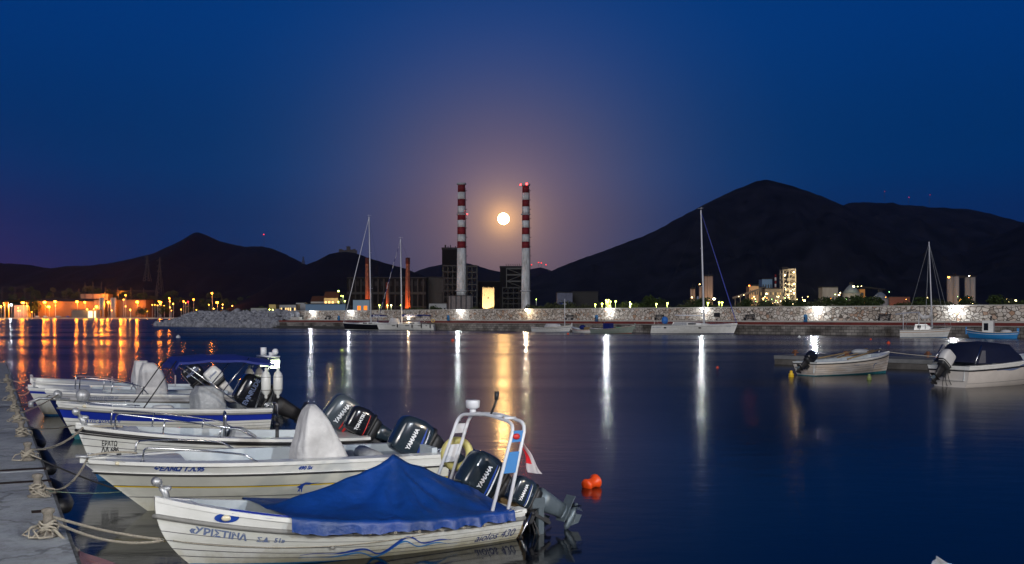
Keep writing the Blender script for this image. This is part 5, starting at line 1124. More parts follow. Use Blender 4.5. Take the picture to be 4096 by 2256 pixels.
# ------------------------------------------------------------------ power plant
D0 = 1300.0
def ground(px, D): return (X(px, D), D, 1.15)
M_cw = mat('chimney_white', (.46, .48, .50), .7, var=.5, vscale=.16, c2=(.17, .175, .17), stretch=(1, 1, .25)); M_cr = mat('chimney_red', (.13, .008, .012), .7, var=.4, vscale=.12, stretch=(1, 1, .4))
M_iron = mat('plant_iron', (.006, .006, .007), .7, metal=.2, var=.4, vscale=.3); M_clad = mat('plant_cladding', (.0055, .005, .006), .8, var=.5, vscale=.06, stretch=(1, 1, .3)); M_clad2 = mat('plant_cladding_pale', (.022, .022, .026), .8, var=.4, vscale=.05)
E_red = emat('aviation_red', (1, .02, .02), 25)
def chimney(cx, top, bot, wt, wb, label, bands):
    t = thing('chimney', label, 'chimney', ground(cx, D0)); z0 = 1.15
    zt = Z(top, D0) - z0; rt = wt / 2 * D0 / F; rb_ = wb / 2 * D0 / F
    def rad(z): return rb_ + (rt - rb_) * (z / zt)
    def zz(py): return Z(py, D0) - z0
    lo = [(rad(0) * 1.0, 0)]; zsw = zz(bands[0])
    mb = MB(); mb.smooth = True; mb.lathe([(rad(k / 10 * zsw), k / 10 * zsw) for k in range(11)], 32); mb.build('lower_shaft', M_cw, t)
    for i, (p0, p1) in enumerate(zip(bands, bands[1:])):
        mb = MB(); mb.smooth = True; mb.lathe([(rad(zz(p0)), zz(p0) + .02), (rad(zz(p1)), zz(p1))], 32); mb.build('band', M_cr if i % 2 == 0 else M_cw, t)
    mb = MB(); mb.smooth = False; mb.lathe([(rt * 1.02, zz(bands[-1]) + .05), (rt * 1.35, zz(bands[-1]) + 1), (rt * 1.35, zt - 1), (rt * 1.25, zt)], 24)
    for p_ in (859, 1165): mb.lathe([(rad(zz(p_)), zz(p_) - .6), (rad(zz(p_)) + 1.3, zz(p_)), (rad(zz(p_)) + 1.3, zz(p_) + 1.1), (rad(zz(p_)), zz(p_) + 1.1)], 24)
    mb.build('gallery', mat('gallery', (.25, .26, .28), .7), t)
    mb = MB(); a_ = radians(-25)
    zc = 8
    while zc < zt - 4:
        r_ = rad(zc); mb.box(r_ * .9, r_ + 1.9, -1.2, .6, zc, zc + .35); mb.box(r_ + 1.7, r_ + 1.9, -1.2, .6, zc, zc + 1.3); zc += 11.2
    for k in range(20): f0 = k / 20 * (zt - 6); f1 = (k + 1) / 20 * (zt - 6); mb.tube([(rad(f0) + .4, -.6, f0), (rad(f1) + .4, -.6, f1)], .22, 4)
    mb.build('ladder', M_iron, t)
    return t, zz, rad
t1, zz, rad = chimney(1846, 732, 1237, 29, 41, 'left tall chimney banded red and white', [993, 966, 938, 909, 881, 853, 825, 797, 769, 741])
t2, zz2, rad2 = chimney(2103, 735, 1237, 27, 37, 'right tall chimney banded red and white, red lamp on top', [993, 967, 938, 911, 883, 854, 827, 800, 772, 745])
def spark(par, p, r, m): mb = MB(); mb.smooth = True; mb.sphere(p, r, 5); return mb.build('warning_light', m, par)
spark(t1, (rad(zz(856)) + 2, -1, zz(856)), .7, E_red); spark(t2, (-6, -1, zz2(739)), .9, E_red); spark(t2, (1, -5, zz2(738)), 1.3, E_red)
def bld(name, label, x0, x1, top, bot, D, m, depth=30, cat='building', roof=None, rough_top=0, lat=None):
    """box building from pixel extents, with sills/parapet; returns root and helper"""
    t = thing(name, label, cat, (X((x0 + x1) / 2, D), D, 1.15)); w = (x1 - x0) * D / F / 2; h_ = Z(top, D) - 1.15
    mb = MB(); mb.box(-w, w, 0, depth, 0, h_); mb.build('wall', m, t)
    mb = MB(); e = min(.5, w * .05)
    if roof == 'gable': mb.add([(-w - e, -e, h_), (w + e, -e, h_), (w + e, depth + e, h_), (-w - e, depth + e, h_), (-w - e, depth / 2, h_ * 1.3), (w + e, depth / 2, h_ * 1.3)], [(0, 1, 5, 4), (2, 3, 4, 5), (0, 4, 3), (1, 2, 5)])
    else: mb.box(-w - e, w + e, -e, depth + e, h_, h_ + max(.3, h_ * .03))
    mb.build('roof', roof if roof and roof != 'gable' else M_clad2 if roof != 'gable' else mat('roof_tile', (.07, .03, .02), .8), t)
    return t, w, h_
def windows(t, w, h_, nx, nz, m, fx=.6, fz=.5, x0=-1, x1=1, z0=0, z1=1, skip=0.0, seed=0, y=-.06, name='window'):
    g = random.Random(seed); k = 0
    for i in range(nx):
        for j in range(nz):
            if g.random() < skip: continue
            cx = w * (x0 + (x1 - x0) * (i + .5) / nx); cw = w * (x1 - x0) / nx * fx / 2; cz = h_ * (z0 + (z1 - z0) * (j + .5) / nz); ch = h_ * (z1 - z0) / nz * fz / 2
            mb = MB(); mb.box(cx - cw, cx + cw, y, .0, cz - ch, cz + ch); mb.build(name, m, t); k += 1
            if k > 90: return
def truss(name, label, x0, x1, top, bot, D, nx, nz, m=None, depth=14, r=.35, cat='steel frame', parent=None):
    t = parent or thing(name, label, cat, (X((x0 + x1) / 2, D), D, 1.15)); w = (x1 - x0) * D / F / 2; zb_ = max(0, Z(bot, D) - 1.15); h_ = Z(top, D) - 1.15
    mb = MB(); m = m or M_iron
    for y in (0, depth):
        for i in range(nx + 1): x = -w + 2 * w * i / nx; mb.box(x - r, x + r, y - r, y + r, zb_, h_)
        for j in range(nz + 1):
            z = zb_ + (h_ - zb_) * j / nz; mb.box(-w, w, y - r * .9, y + r * .9, z - r * 1.2, z + r * 1.2)
            if j < nz:
                z2 = zb_ + (h_ - zb_) * (j + 1) / nz
                for i in range(nx):
                    xa = -w + 2 * w * i / nx; xb = -w + 2 * w * (i + 1) / nx
                    if (i + j) % 2: mb.tube([(xa, y, z), (xb, y, z2)], r * .6, 4)
                    else: mb.tube([(xb, y, z), (xa, y, z2)], r * .6, 4)
    for j in range(nz + 1):
        z = zb_ + (h_ - zb_) * j / nz
        for i in range(nx + 1): x = -w + 2 * w * i / nx; mb.box(x - r, x + r, 0, depth, z - r, z + r)
    mb.build('steelwork', m, t); return t
D1 = 1350.0
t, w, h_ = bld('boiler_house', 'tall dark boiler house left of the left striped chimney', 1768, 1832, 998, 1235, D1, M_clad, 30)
mb = MB()
for k in range(6): mb.cyl(-w + 4 + k * 3.1, 8, h_, h_ + 3 + (k % 3) * 1.6, .5)
mb.tube([(-w + 4, 4, h_), (-w + 4, 4, h_ + 6)], 1.0, 8); mb.build('vent_pipe', M_iron, t)
mb = MB(); mb.box(-w - 3, w + 22, -4, 0, h_ * .38, h_ * .41); mb.box(-w - 3, w + 22, -4, 0, h_ * .55, h_ * .57); mb.box(-w - 2, w, -3.9, -.2, h_ * .38, h_ * .55); mb.build('gallery', M_iron, t)
truss('steel_frame', 'rusty open steel frame around the left striped chimney', 1772, 1905, 1062, 1237, 1325, 7, 7, r=.45)
truss('steel_frame', 'stepped pipe gantry just right of the left striped chimney', 1868, 1908, 1065, 1235, 1290, 2, 7, r=.4)
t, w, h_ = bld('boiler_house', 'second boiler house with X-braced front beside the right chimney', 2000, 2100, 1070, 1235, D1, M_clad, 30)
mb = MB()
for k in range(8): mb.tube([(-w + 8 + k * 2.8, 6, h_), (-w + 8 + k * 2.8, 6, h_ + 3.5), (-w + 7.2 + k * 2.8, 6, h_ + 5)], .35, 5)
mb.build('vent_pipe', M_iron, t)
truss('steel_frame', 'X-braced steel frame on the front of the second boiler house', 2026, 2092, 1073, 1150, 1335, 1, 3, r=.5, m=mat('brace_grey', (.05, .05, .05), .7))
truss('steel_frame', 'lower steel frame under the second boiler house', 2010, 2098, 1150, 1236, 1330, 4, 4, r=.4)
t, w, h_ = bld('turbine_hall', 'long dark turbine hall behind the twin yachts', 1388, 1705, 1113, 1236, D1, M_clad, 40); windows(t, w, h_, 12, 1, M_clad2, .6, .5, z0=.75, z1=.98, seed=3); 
mb = MB()
for k in range(14): x = -w + 2 * w * (k + .5) / 14; mb.box(x - .8, x + .8, -1.4, 0, 0, h_ * .98)
mb.box(-w, w, -2.5, 0, h_ * .60, h_ * .66); mb.box(-w, w, -2, 0, h_ * .28, h_ * .31); mb.build('buttress', M_iron, t)
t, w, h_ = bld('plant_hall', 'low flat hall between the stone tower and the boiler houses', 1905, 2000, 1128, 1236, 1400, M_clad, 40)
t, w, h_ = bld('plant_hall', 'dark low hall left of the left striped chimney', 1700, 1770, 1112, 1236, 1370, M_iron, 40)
t, w, h_ = bld('pump_house', 'pale pump house round the foot of the left striped chimney', 1795, 1890, 1184, 1206, 1285, mat('pump_cladding', (.09, .09, .095), .7, var=.35, vscale=.3), 12)
mb = MB(); 
for k in range(5): mb.box(-w + 2 + k * 6, -w + 3.2 + k * 6, -.5, 0, 0, h_)
mb.build('pilaster', M_clad2, t)
# slender brick stacks lit orange
M_brick = mat('stack_brick', (.40, .12, .06), .8, var=.5, vscale=.5, c2=(.16, .05, .035), stretch=(1, 1, .5))
for cx, tp, bt_, w0, w1, lb in ((1470, 1031, 1210, 17, 21, 'left brick stack lit orange, behind the yacht mast'), (1631, 1031, 1236, 16, 22, 'right brick stack lit orange, right of both yachts masts'), (1550, 1128, 1208, 11, 13, 'short brick stack half way between the two taller ones')):
    t = thing('brick_stack', lb, 'chimney', ground(cx, 1240)); hh = Z(tp, 1240) - 1.15
    mb = MB(); mb.smooth = True; mb.lathe([(w1 / 2 * 1240 / F, 0), (w0 / 2 * 1240 / F, hh * .90)], 20); mb.build('shaft', M_brick, t)
    mb = MB(); mb.smooth = True; mb.lathe([(w0 / 2 * 1240 / F + .3, hh * .90 + .02), (w0 / 2 * 1240 / F + .3, hh)], 20); mb.build('cap', mat('stack_cap', (.07, .02, .018), .8), t)
    mb = MB(); mb.tube([(1.5, -w1 / 2 * 1240 / F - .3, 0), (1.2, -w0 / 2 * 1240 / F - .3, hh)], .25, 4); mb.build('ladder', M_iron, t)
    fl_ = thing('floodlight', 'orange floodlight at the foot of the ' + lb.split(' lit')[0].split(' half')[0], 'floodlight', (X(cx, 1240) + 4, 1226, 1.15)); mb = MB(); mb.box(-.6, .6, -.4, .4, 0, .8); mb.build('housing', M_dark, fl_); mb = MB(); mb.box(-.5, .5, .4, .45, .2, .75); mb.build('lamp_face', emat('sodium_face', (1, .35, .04), 8), fl_)
    light('flood_light', (0, 1.2, 1.4), 62000 if cx != 1550 else 9000, (1, .33, .06), .6, fl_)
# white floodlights, unseen sources added to brighten the chimneys
for cx, cy, tg, pw in ((1770, 1180, 1846, 120000), (2060, 1180, 2103, 90000)):
    fl_ = thing('floodlight', 'added white floodlight in the plant yard to brighten the %s striped chimney' % ('left' if cx < 1900 else 'right'), 'floodlight', (X(cx, cy), cy, 1.15)); mb = MB(); mb.box(-.6, .6, -.4, .4, 0, 1.0); mb.build('housing', M_dark, fl_)
    l = light('flood_light', Vector((X(cx, cy), cy, 3)), pw, (.85, .92, 1), 1.0, None, 80, (X(tg, D0), D0, 55)); l.name = 'flood_light'
# stone tower
t = thing('stone_tower', 'square battlemented stone tower, floodlit warm yellow', 'tower', ground(1953, 900)); w = 47 / 2 * 900 / F; hh = Z(1153, 900) - 1.15
def tower_mat():
    m = mat('tower_masonry', (.42, .36, .26), .9, var=.55, vscale=1.6, bump=.25, bscale=2.2, c2=(.20, .16, .11)); return m
mb = MB(); mb.box(-w, w, 0, 2 * w, 0, hh); mb.build('wall', tower_mat(), t)
n = 7
for k in range(n): x = -w + 2 * w * (k + .5) / n; MB().box(x - w / n * .55, x + w / n * .55, 0, .8, hh, hh + 1.1 - .3 * (k % 3)).build('merlon', tower_mat(), t)
for k in range(1, n): MB().box(-w, -w + .8, 2 * w * (k + .3) / n, 2 * w * (k + .75) / n, hh, hh + 1).build('merlon', tower_mat(), t)
mb = MB(); mb.box(-.6, .5, -.05, .0, hh * .66, hh * .72); mb.box(-w * .7, -w * .62, -.05, 0, hh * .75, hh * .8); mb.box(w * .5, w * .58, -.05, 0, hh * .45, hh * .5); mb.build('opening', M_black, t)
for dx in (-3.2, 3.2):
    fl_ = thing('floodlight', 'warm floodlight at the foot of the stone tower, %s of two' % ('left' if dx < 0 else 'right'), 'floodlight', (X(1953, 900) + dx, 894, 1.15)); mb = MB(); mb.box(-.4, .4, -.3, .3, 0, .5); mb.build('housing', M_dark, fl_); light('flood_light', (0, .8, 1.0), 15000, (1, .72, .33), .4, fl_)
light('tower_wash', (X(1953, 900), 872, 2.0), 240000, (1, .72, .33), .8, None, 70, (X(1953, 900), 900, 9))
# castle ruin on the hill
t = thing('castle_ruin', 'ruined castle with a square keep on the hill top', 'castle', (X(1392, 3000), 3000, Z(1008, 3000))); M_ruin = mat('ruin_stone', (.05, .048, .05), .9, var=.3, vscale=.05); s_ = 3000 / F
mb = MB(); mb.box(-6 * s_, 8 * s_, 0, 12 * s_, -4, 22 * s_); mb.box(-6 * s_, -3 * s_, 0, 3, 22 * s_, 24 * s_); mb.box(1 * s_, 4 * s_, 0, 3, 22 * s_, 24 * s_); mb.build('keep', M_ruin, t)
mb = MB()
for k in range(12): x = (-36 + k * 6) * s_; mb.box(x, x + 6.05 * s_, -2, 2, -12, (4 + [7, 8, 5, 3, 4, 5, 6, 6, 5, 7, 8, 3][k]) * s_)
mb.build('curtain_wall', M_ruin, t)
# ------------------------------------------------------------------ dotted lights helper
def lamp(px, py, D, r, c, s, label, group, power=0, pole=True, kind='street_lamp', cat='street lamp', z0=1.15):
    z = Z(py, D); t = thing(kind, label, cat, (X(px, D), D, z0), 0, group)
    if pole: mb = MB(); mb.cyl(0, .0, 0, z - z0, .10 + D * .00006, n=6); mb.build('pole', M_galv, t)
    mb = MB(); mb.smooth = True; mb.sphere((0, -r - .2, z - z0), r, 5, (1, 1, .8)); mb.build('lamp_globe', emat('globe_%s_%g' % ('_'.join('%g' % x for x in c), s), c, s), t)
    if power: light('lamp_light', (0, -r * 2.2 - .3, z - z0 - r * 1.3), power, c, r, t)
    return t
# ------------------------------------------------------------------ left industrial shore
DL = 2230.0; SOD = (1, .25, .015); g_l = 'sodium lamps along the industrial shore'
M_wh = mat('warehouse_cladding', (.13, .085, .065), .8, var=.2, vscale=.03); M_wh2 = mat('warehouse_pale', (.22, .17, .14), .8, var=.15, vscale=.05)
lam = [(95, 1210, 3.6, 'biggest and brightest, under the gantry crane', 3.2e5), (181, 1209, 3.0, 'first over the long warehouse', 2.4e5), (197, 1227, 3.0, 'low against the long warehouse', 1.4e5), (222, 1206, 2.4, 'third over the long warehouse', 1.6e5), (310, 1207, 2.6, 'on a tall pole in the middle of the warehouse', 1.8e5), (341, 1209, 2.0, 'smaller, right of the tall warehouse pole', 1e5),
       (388, 1227, 2.6, 'beside the left white silo', 1.2e5), (435, 1209, 2.6, 'between the two white silos', 1.6e5), (551, 1208, 2.8, 'over the right-hand warehouse', 2.0e5), (503, 1181, 1.3, 'uphill behind the right-hand warehouse', 3e4), (636, 1206, 1.3, 'left one of the pair near the bushes', 3e4), (644, 1209, 2.2, 'right one of the pair near the bushes', 1.2e5), (678, 1193, 1.6, 'upper one of the pair by the dark trees', 4e4), (680, 1205, 1.2, 'lower one of the pair by the dark trees', 2e4), (735, 1205, 1.2, 'just left of the red beacon', 2e4), (775, 1198, 1.6, 'just right of the red beacon', 5e4), (849, 1173, 1.8, 'highest, standing alone on the slope', 6e4), (870, 1210, 2.6, 'rightmost, above the breakwater rocks', 1.2e5), (130, 1214, 1.2, 'faint, right of the gantry crane', 2e4), (5, 1226, 2.2, 'at the very left edge', 9e4)]
for px, py, r, lb, pw in lam: lamp(px, py, DL - 7, r, SOD, 40, 'orange lamp on the industrial shore, ' + lb, g_l, pw * LP * .8)
gs = random.Random(77)
for k in range(34):
    px = gs.uniform(0, 930); lamp(px, gs.choice([gs.uniform(1215, 1250), gs.uniform(1196, 1240)]) - (15 if k % 7 == 0 else 0), DL - 24, gs.uniform(.7, 1.3), (1, gs.uniform(.24, .5), .04), 22, ('small orange lamp low on the shore, ' + seg(px, ((130, 'under the gantry crane'), (250, 'before the left end of the long warehouse'), (390, 'by the long white cabin'), (470, 'by the two white silos'), (590, 'before the right-hand warehouse'), (700, 'by the dark bushes'), (9999, 'above the breakwater rocks')))), 'small lamps low on the industrial shore', 7e3 if px < 600 else 0)
lamp(47, 1219, DL - 16, 2.0, (.8, .92, 1), 30, 'single white lamp near the left edge', g_l, 6e4 * LP); lamp(753, 1207, DL - 16, 1.3, (1, .01, .02), 20, 'red beacon on a pole by the dark trees', g_l, 5e4 * LP)
t, w, h_ = bld('warehouse', 'long pale warehouse on the left shore', 152, 376, 1206, 1258, DL, M_wh, 50); wh_a, wh_h = t, h_; windows(t, w, h_, 5, 1, M_dark, .25, .3, x0=-.1, x1=.9, z0=.78, z1=.95)
t, w, h_ = bld('warehouse', 'right-hand warehouse brightly lit in orange', 464, 583, 1200, 1258, DL, M_wh, 50)
windows(t, w, h_, 7, 1, M_clad2, .06, 1, z0=0, z1=.6, name='downpipe')
t, w, h_ = bld('workshop', 'narrow orange-lit workshop beside the left silo', 375, 399, 1201, 1258, DL, M_wh2, 40)
t, w, h_ = bld('shed', 'pale boxy shed below the gantry crane', 56, 113, 1221, 1258, DL, M_wh2, 20)
t, w, h_ = bld('office', 'yellow-lit building on the rise behind the warehouses', 322, 432, 1176, 1210, DL + 110, M_wh2, 30); light('hill_light', (X(340, DL), DL + 90, Z(1172, DL)), 3.5e5 * LP, SOD, 2); light('hill_light', (X(420, DL), DL + 90, Z(1172, DL)), 3.0e5 * LP, SOD, 2)
t, w, h_ = bld('site_cabin', 'long white cabin with brightly lit doors at the water', 286, 401, 1239, 1258, DL - 22, M_wh2, 10)
for a_, b_ in ((353, 360), (361, 370), (375, 383)): mb = MB(); s_ = DL / F; c_ = (286 + 401) / 2; mb.box((a_ - c_) * s_, (b_ - c_) * s_, -.2, 0, 0, h_ * .85); mb.build('lit_door', emat('lit_interior', (1, .75, .35), 3), t)
for x0, x1, lb in ((396, 419, 'left'), (442, 465, 'right')):
    t = thing('silo', '%s one of the two white square silos' % lb, 'silo', (X((x0 + x1) / 2, DL - 12), DL - 12, 1.15), 0, 'pair of white silos'); w = (x1 - x0) / 2 * DL / F; hh = Z(1193, DL) - 1.15
    for k in (-1, 1): mb = MB(); mb.smooth = True; mb.lathe([(w * .5, 0), (w * .5, hh), (w * .3, hh + 1)], 14, (k * w * .5, 0, 0)); mb.build('barrel', mat('silo_white', (.34, .31, .29), .7), t)
mb_t = thing('gantry_crane', 'yellow gantry crane at the left edge', 'crane', (X(70, DL - 20), DL - 20, 1.15)); s_ = DL / F
for x0, z0, x1, z1 in ((-50, 0, -46, 66), (-34, 0, -37, 66), (44, 0, 38, 66), (50, 0, 45, 66)): MB().tube([(x0 * s_, 0, 0), (x1 * s_, 0, z1 * s_)], 1.6, 4).build('leg', mat('crane_yellow', (.55, .33, .05), .6), mb_t); mb = MB(); mb.box(-50 * s_, 48 * s_, -1.5, 1.5, 64 * s_, 70 * s_); mb.build('girder', MATS['crane_yellow'], mb_t)
gb = MB(); gw = (376 - 152) / 2 * DL / F; gb.add([(-gw, -1, 0), (gw, -1, 0), (gw, 51, 0), (-gw, 51, 0), (-gw, 25, 5), (gw, 25, 5)], [(0, 1, 5, 4), (2, 3, 4, 5), (0, 4, 3), (1, 2, 5), (0, 3, 2, 1)]); gb.build('gable_roof', mat('sheet_roof', (.05, .03, .025), .7), wh_a, loc=(0, 0, wh_h + 1.4))
mb = MB(); mb.box(-1400, -560, 2195, 2209, .6, 1.6) if 0 else mb.add([(-5000, 2198, -1), (-540, 2208, -1), (-540, 2208, 2.4), (-5000, 2198, 2.4), (-5000, 2212, 2.4), (-540, 2224, 2.4)], [(0, 1, 2, 3), (3, 2, 5, 4)]); struct(mb.build('shore_road', mat('road_pale', (.5, .42, .34), .8, var=.4, vscale=.05)))
for px, w_, m_, lb in ((150, 7, M_white, 'white van parked left of the other vehicles'), (182, 8, M_white, 'white van parked in the middle of the row'), (235, 11, M_silver, 'grey lorry parked right of the vans'), (272, 7, M_royal, 'blue truck parked next to the long cabin')):
    t = thing('parked_van', lb, 'van', (X(px, DL - 26), DL - 26, 2.4), 0, 'vehicles parked on the industrial shore'); a_ = w_ * .5
    mb = MB(); mb.box(-a_, a_ * .45, -1.2, 1.2, .6, 3.6); mb.box(a_ * .45, a_ * .9, -1.15, 1.15, .6, 2.6); mb.build('body', m_, t); mb = MB(); mb.box(a_ * .55, a_ * .88, -1.2, 1.2, 1.7, 2.4); mb.build('window', M_glassd, t)
    for x in (-a_ * .6, a_ * .6): mb = MB(); mb.smooth = True; mb.tube([(x, -1.25, .55), (x, -1.0, .55)], .55, 12); mb.build('wheel', M_black, t)
def pylon(px, top, base, w0, D, label, arms=(.62, .76, .9), group=None):
    zb_ = Z(base, D); t = thing('pylon', label, 'pylon', (X(px, D), D, zb_), 0, group); h_ = (base - top) * D / F; w_ = w0 * D / F / 2; r = D * .00022; mb = MB()
    def c(f): k = w_ * (1 - f) ** 1.3 + .15 * w_ * (1 - f); return k
    n = 9
    for i in range(n):
        f0, f1 = i / n, (i + 1) / n
        for sx, sy in ((1, 1), (1, -1), (-1, 1), (-1, -1)): mb.tube([(sx * c(f0), sy * c(f0), f0 * h_), (sx * c(f1), sy * c(f1), f1 * h_)], r, 4)
        mb.tube([(-c(f0), -c(f0), f0 * h_), (c(f1), -c(f1), f1 * h_)], r * .6, 4); mb.tube([(c(f0), -c(f0), f0 * h_), (-c(f1), -c(f1), f1 * h_)], r * .6, 4)
    for f in arms: mb.tube([(-w_ * 1.1, 0, f * h_), (0, 0, (f + .05) * h_), (w_ * 1.1, 0, f * h_), (-w_ * 1.1, 0, f * h_)], r * .8, 4)
    mb.build('lattice', M_py, t)
M_py = mat('pylon_steel', (.05, .045, .045), .7)
pylon(639, 1028, 1180, 24, 2600, 'lattice pylon, nearer of two on the slope', group='pylons on the slope'); pylon(589, 1018, 1125, 22, 3000, 'lattice pylon, farther of two on the slope', group='pylons on the slope'); pylon(1213, 1026, 1056, 10, 5100, 'tiny pylon on the saddle left of the castle hill', arms=(.9,), group='pylons on the slope')
def portal(xs_, top, base, bar, D, label):
    t = thing('substation_gantry', label, 'gantry', (X(xs_[0], D), D, 1.15)); mb = MB(); s_ = D / F; h_ = Z(top, D) - 1.15; zb_ = Z(base, D) - 1.15; zz_ = Z(bar, D) - 1.15
    for x in xs_:
        x = (x - xs_[0]) * s_
        mb.tube([(x - 1.8, 0, zb_), (x, 0, h_)], .35, 4); mb.tube([(x + 1.8, 0, zb_), (x, 0, h_)], .35, 4)
        for k in range(5): f = k / 5; mb.tube([(x - 1.8 * (1 - f), 0, zb_ + (h_ - zb_) * f), (x + 1.8 * (1 - f - .2), 0, zb_ + (h_ - zb_) * (f + .2))], .2, 4)
    for dz in (0, 2.4): mb.tube([(0, 0, zz_ + dz), ((xs_[-1] - xs_[0]) * s_, 0, zz_ + dz)], .28, 4)
    mb.build('lattice', M_py, t)
portal([340, 372, 405], 1127, 1198, 1150, DL + 60, 'tallest substation gantry over the yellow-lit building'); portal([421, 471, 523, 575, 626], 1150, 1200, 1167, DL + 90, 'long substation gantry right of the tallest one'); portal([212, 265, 316], 1152, 1200, 1168, DL + 90, 'substation gantry left of the tallest one'); portal([8, 60, 100], 1148, 1200, 1152, DL + 90, 'substation gantry behind the gantry crane')
# ------------------------------------------------------------------ trees
def leaf_mat(name, c): return mat(name, c, .8, var=.6, vscale=.8)
M_leaf = leaf_mat('foliage_dark', (.045, .07, .022)); M_leaf2 = leaf_mat('foliage_olive', (.07, .08, .04)); M_bark = mat('bark', (.07, .05, .035), .9)
def tree_proto(seed, hgt, rad, m, kind='round', n=900):
    g = random.Random(seed); t = thing('tree', '', 'tree'); 
    mb = MB(); mb.smooth = True; mb.tube([(0, 0, 0), (.1 * rad, 0, hgt * .3), (0, .05 * rad, hgt * .7)], [hgt * .028, hgt * .02, hgt * .008], 7)
    for k in range(5): a = k * 1.3; mb.tube([(0, 0, hgt * (.25 + .06 * k)), (cos(a) * rad * .6, sin(a) * rad * .6, hgt * (.5 + .06 * k))], hgt * .008, 5, hgt * .003)
    mb.build('trunk', M_bark, t); c = MB()
    cl = []
    for k in range(16 if kind == 'round' else 12):
        if kind == 'round': a = g.random() * 6.28; rr = rad * .72 * sqrt(g.random()); z = hgt * g.uniform(.38, .88); rr *= 1 - max(0, z / hgt - .6) * 1.6; cl.append((cos(a) * rr, sin(a) * rr, z, rad * g.uniform(.28, .48)))
        else: z = hgt * (.12 + .85 * k / 12); cl.append((g.uniform(-.1, .1) * rad, g.uniform(-.1, .1) * rad, z, rad * (1.0 - .8 * (k / 12) ** 1.5)))
    for k in range(n):
        x, y, z, r = g.choice(cl); d = Vector((g.gauss(0, 1), g.gauss(0, 1), g.gauss(0, .8))).normalized() * r * g.uniform(.55, 1.08); p = Vector((x, y, z)) + d; s_ = rad * g.uniform(.05, .11)
        u = Vector((g.gauss(0, 1), g.gauss(0, 1), g.gauss(0, 1))).normalized(); v = u.cross(Vector((g.gauss(0, 1), g.gauss(0, 1), g.gauss(0, 1)))).normalized()
        c.add([p - u * s_, p + v * s_ * .8, p + u * s_, p - v * s_ * .8], [(0, 1, 2, 3)])
    c.build('crown', m, t); return t
TP = [tree_proto(1, 9, 4.2, M_leaf), tree_proto(2, 8, 4.8, M_leaf2), tree_proto(3, 12, 2.0, M_leaf, 'tall', 700), tree_proto(4, 6, 3.6, M_leaf2)]
used = set()
def put_tree(px, D, k, s_, label, group, z=1.15):
    loc = (X(px, D), D, z); rz = random.random() * 6
    if k not in used: used.add(k); t = TP[k]; t.location = loc; t.rotation_euler = (0, 0, rz); t.scale = (s_,) * 3; t['label'] = label; t['group'] = group
    else: t = dup(TP[k], loc, rz, label, group, s_)
    return t
gr = random.Random(4)
for i in range(84):   # belt behind the harbour wall, right part
    px = 2130 + i * 24 + gr.uniform(-9, 9); D = gr.uniform(420, 640); s_ = gr.uniform(.75, 1.35) * D / 480
    put_tree(px, D, gr.choice([0, 1, 3, 0, 1]), s_ * .95, ('dark bushy tree behind the harbour wall, ' + seg(px, ((2240, 'right of the right striped chimney'), (2400, 'in front of the containers and black shed'), (2620, 'among the yellow-green lamps'), (2780, 'left of the white yacht mast'), (2960, 'below the tall brown silos'), (3130, 'below the cement works'), (3280, 'right of the preheater tower'), (3450, 'below the large round store'), (3640, 'below the small conical store and red shed'), (3780, 'behind the motor-sailer'), (3920, 'below the twin grey silos'), (9999, 'by the right edge')))), 'tree belt behind the harbour wall')
for i in range(26):   # in front of the plant
    px = 930 + i * 42 + gr.uniform(-12, 12); D = gr.uniform(560, 900); s_ = gr.uniform(.7, 1.2) * D / 620
    put_tree(px, D, gr.choice([0, 1, 3]), s_ * .8, ('dark bushy tree below the castle hill, ' + seg(px, ((1100, 'above the breakwater rocks'), (1380, 'behind the villa and depot'), (1560, 'by the left brick stack'), (1720, 'by the right brick stack'), (1900, 'by the left striped chimney'), (9999, 'by the stone tower')))), 'trees below the castle hill')
for i in range(46):   # dark tree line under the western slope
    px = 660 + i * 16 + gr.uniform(-6, 6); D = gr.uniform(2300, 2650); s_ = gr.uniform(1.6, 3.2)
    D = gr.uniform(2360, 2860); put_tree(px, D, gr.choice([0, 1]), s_, ('dark tree on the western slope, ' + seg(px, ((760, 'behind the nearer pylon foot'), (900, 'above the red beacon'), (1050, 'above the rightmost orange lamp'), (1200, 'above the low houses'), (9999, 'under the castle hill')))), 'trees behind the industrial shore', hill_z(px, D))
for i in range(96):
    px = -10 + i * 7.3 + gr.uniform(-5, 5); D = gr.uniform(2340, 2860); s_ = gr.uniform(1.6, 2.8) * (1.25 if i % 3 else .9)
    put_tree(px, D, gr.choice([0, 1, 3]), s_, ('rust-tinted tree on the slope, ' + seg(px, ((60, 'at the left edge'), (150, 'behind the gantry crane'), (250, 'behind the left end of the long warehouse'), (330, 'left of the yellow-lit office'), (440, 'behind the yellow-lit office'), (580, 'behind the right-hand warehouse'), (9999, 'behind the pair of lamps near the bushes')))), 'trees behind the lamps of the industrial shore', hill_z(px, D))
for px, D, k, s_, lb in ((568, DL - 24, 1, 2.9, 'round dark bush on the shore left of the rocks'), (655, DL - 24, 0, 3.0, 'large dark bush on the shore nearest the rocks'), (140, DL - 20, 0, 4.0, 'leafy orange-lit tree right of the gantry crane'), (828, 1500, 2, 2.0, 'slim cypress above the rocks, leftmost'), (842, 1480, 2, 2.2, 'slim cypress above the rocks, middle'), (906, 1300, 2, 1.8, 'slim cypress above the rocks, rightmost')): put_tree(px, D, k, s_, lb, 'shore trees')
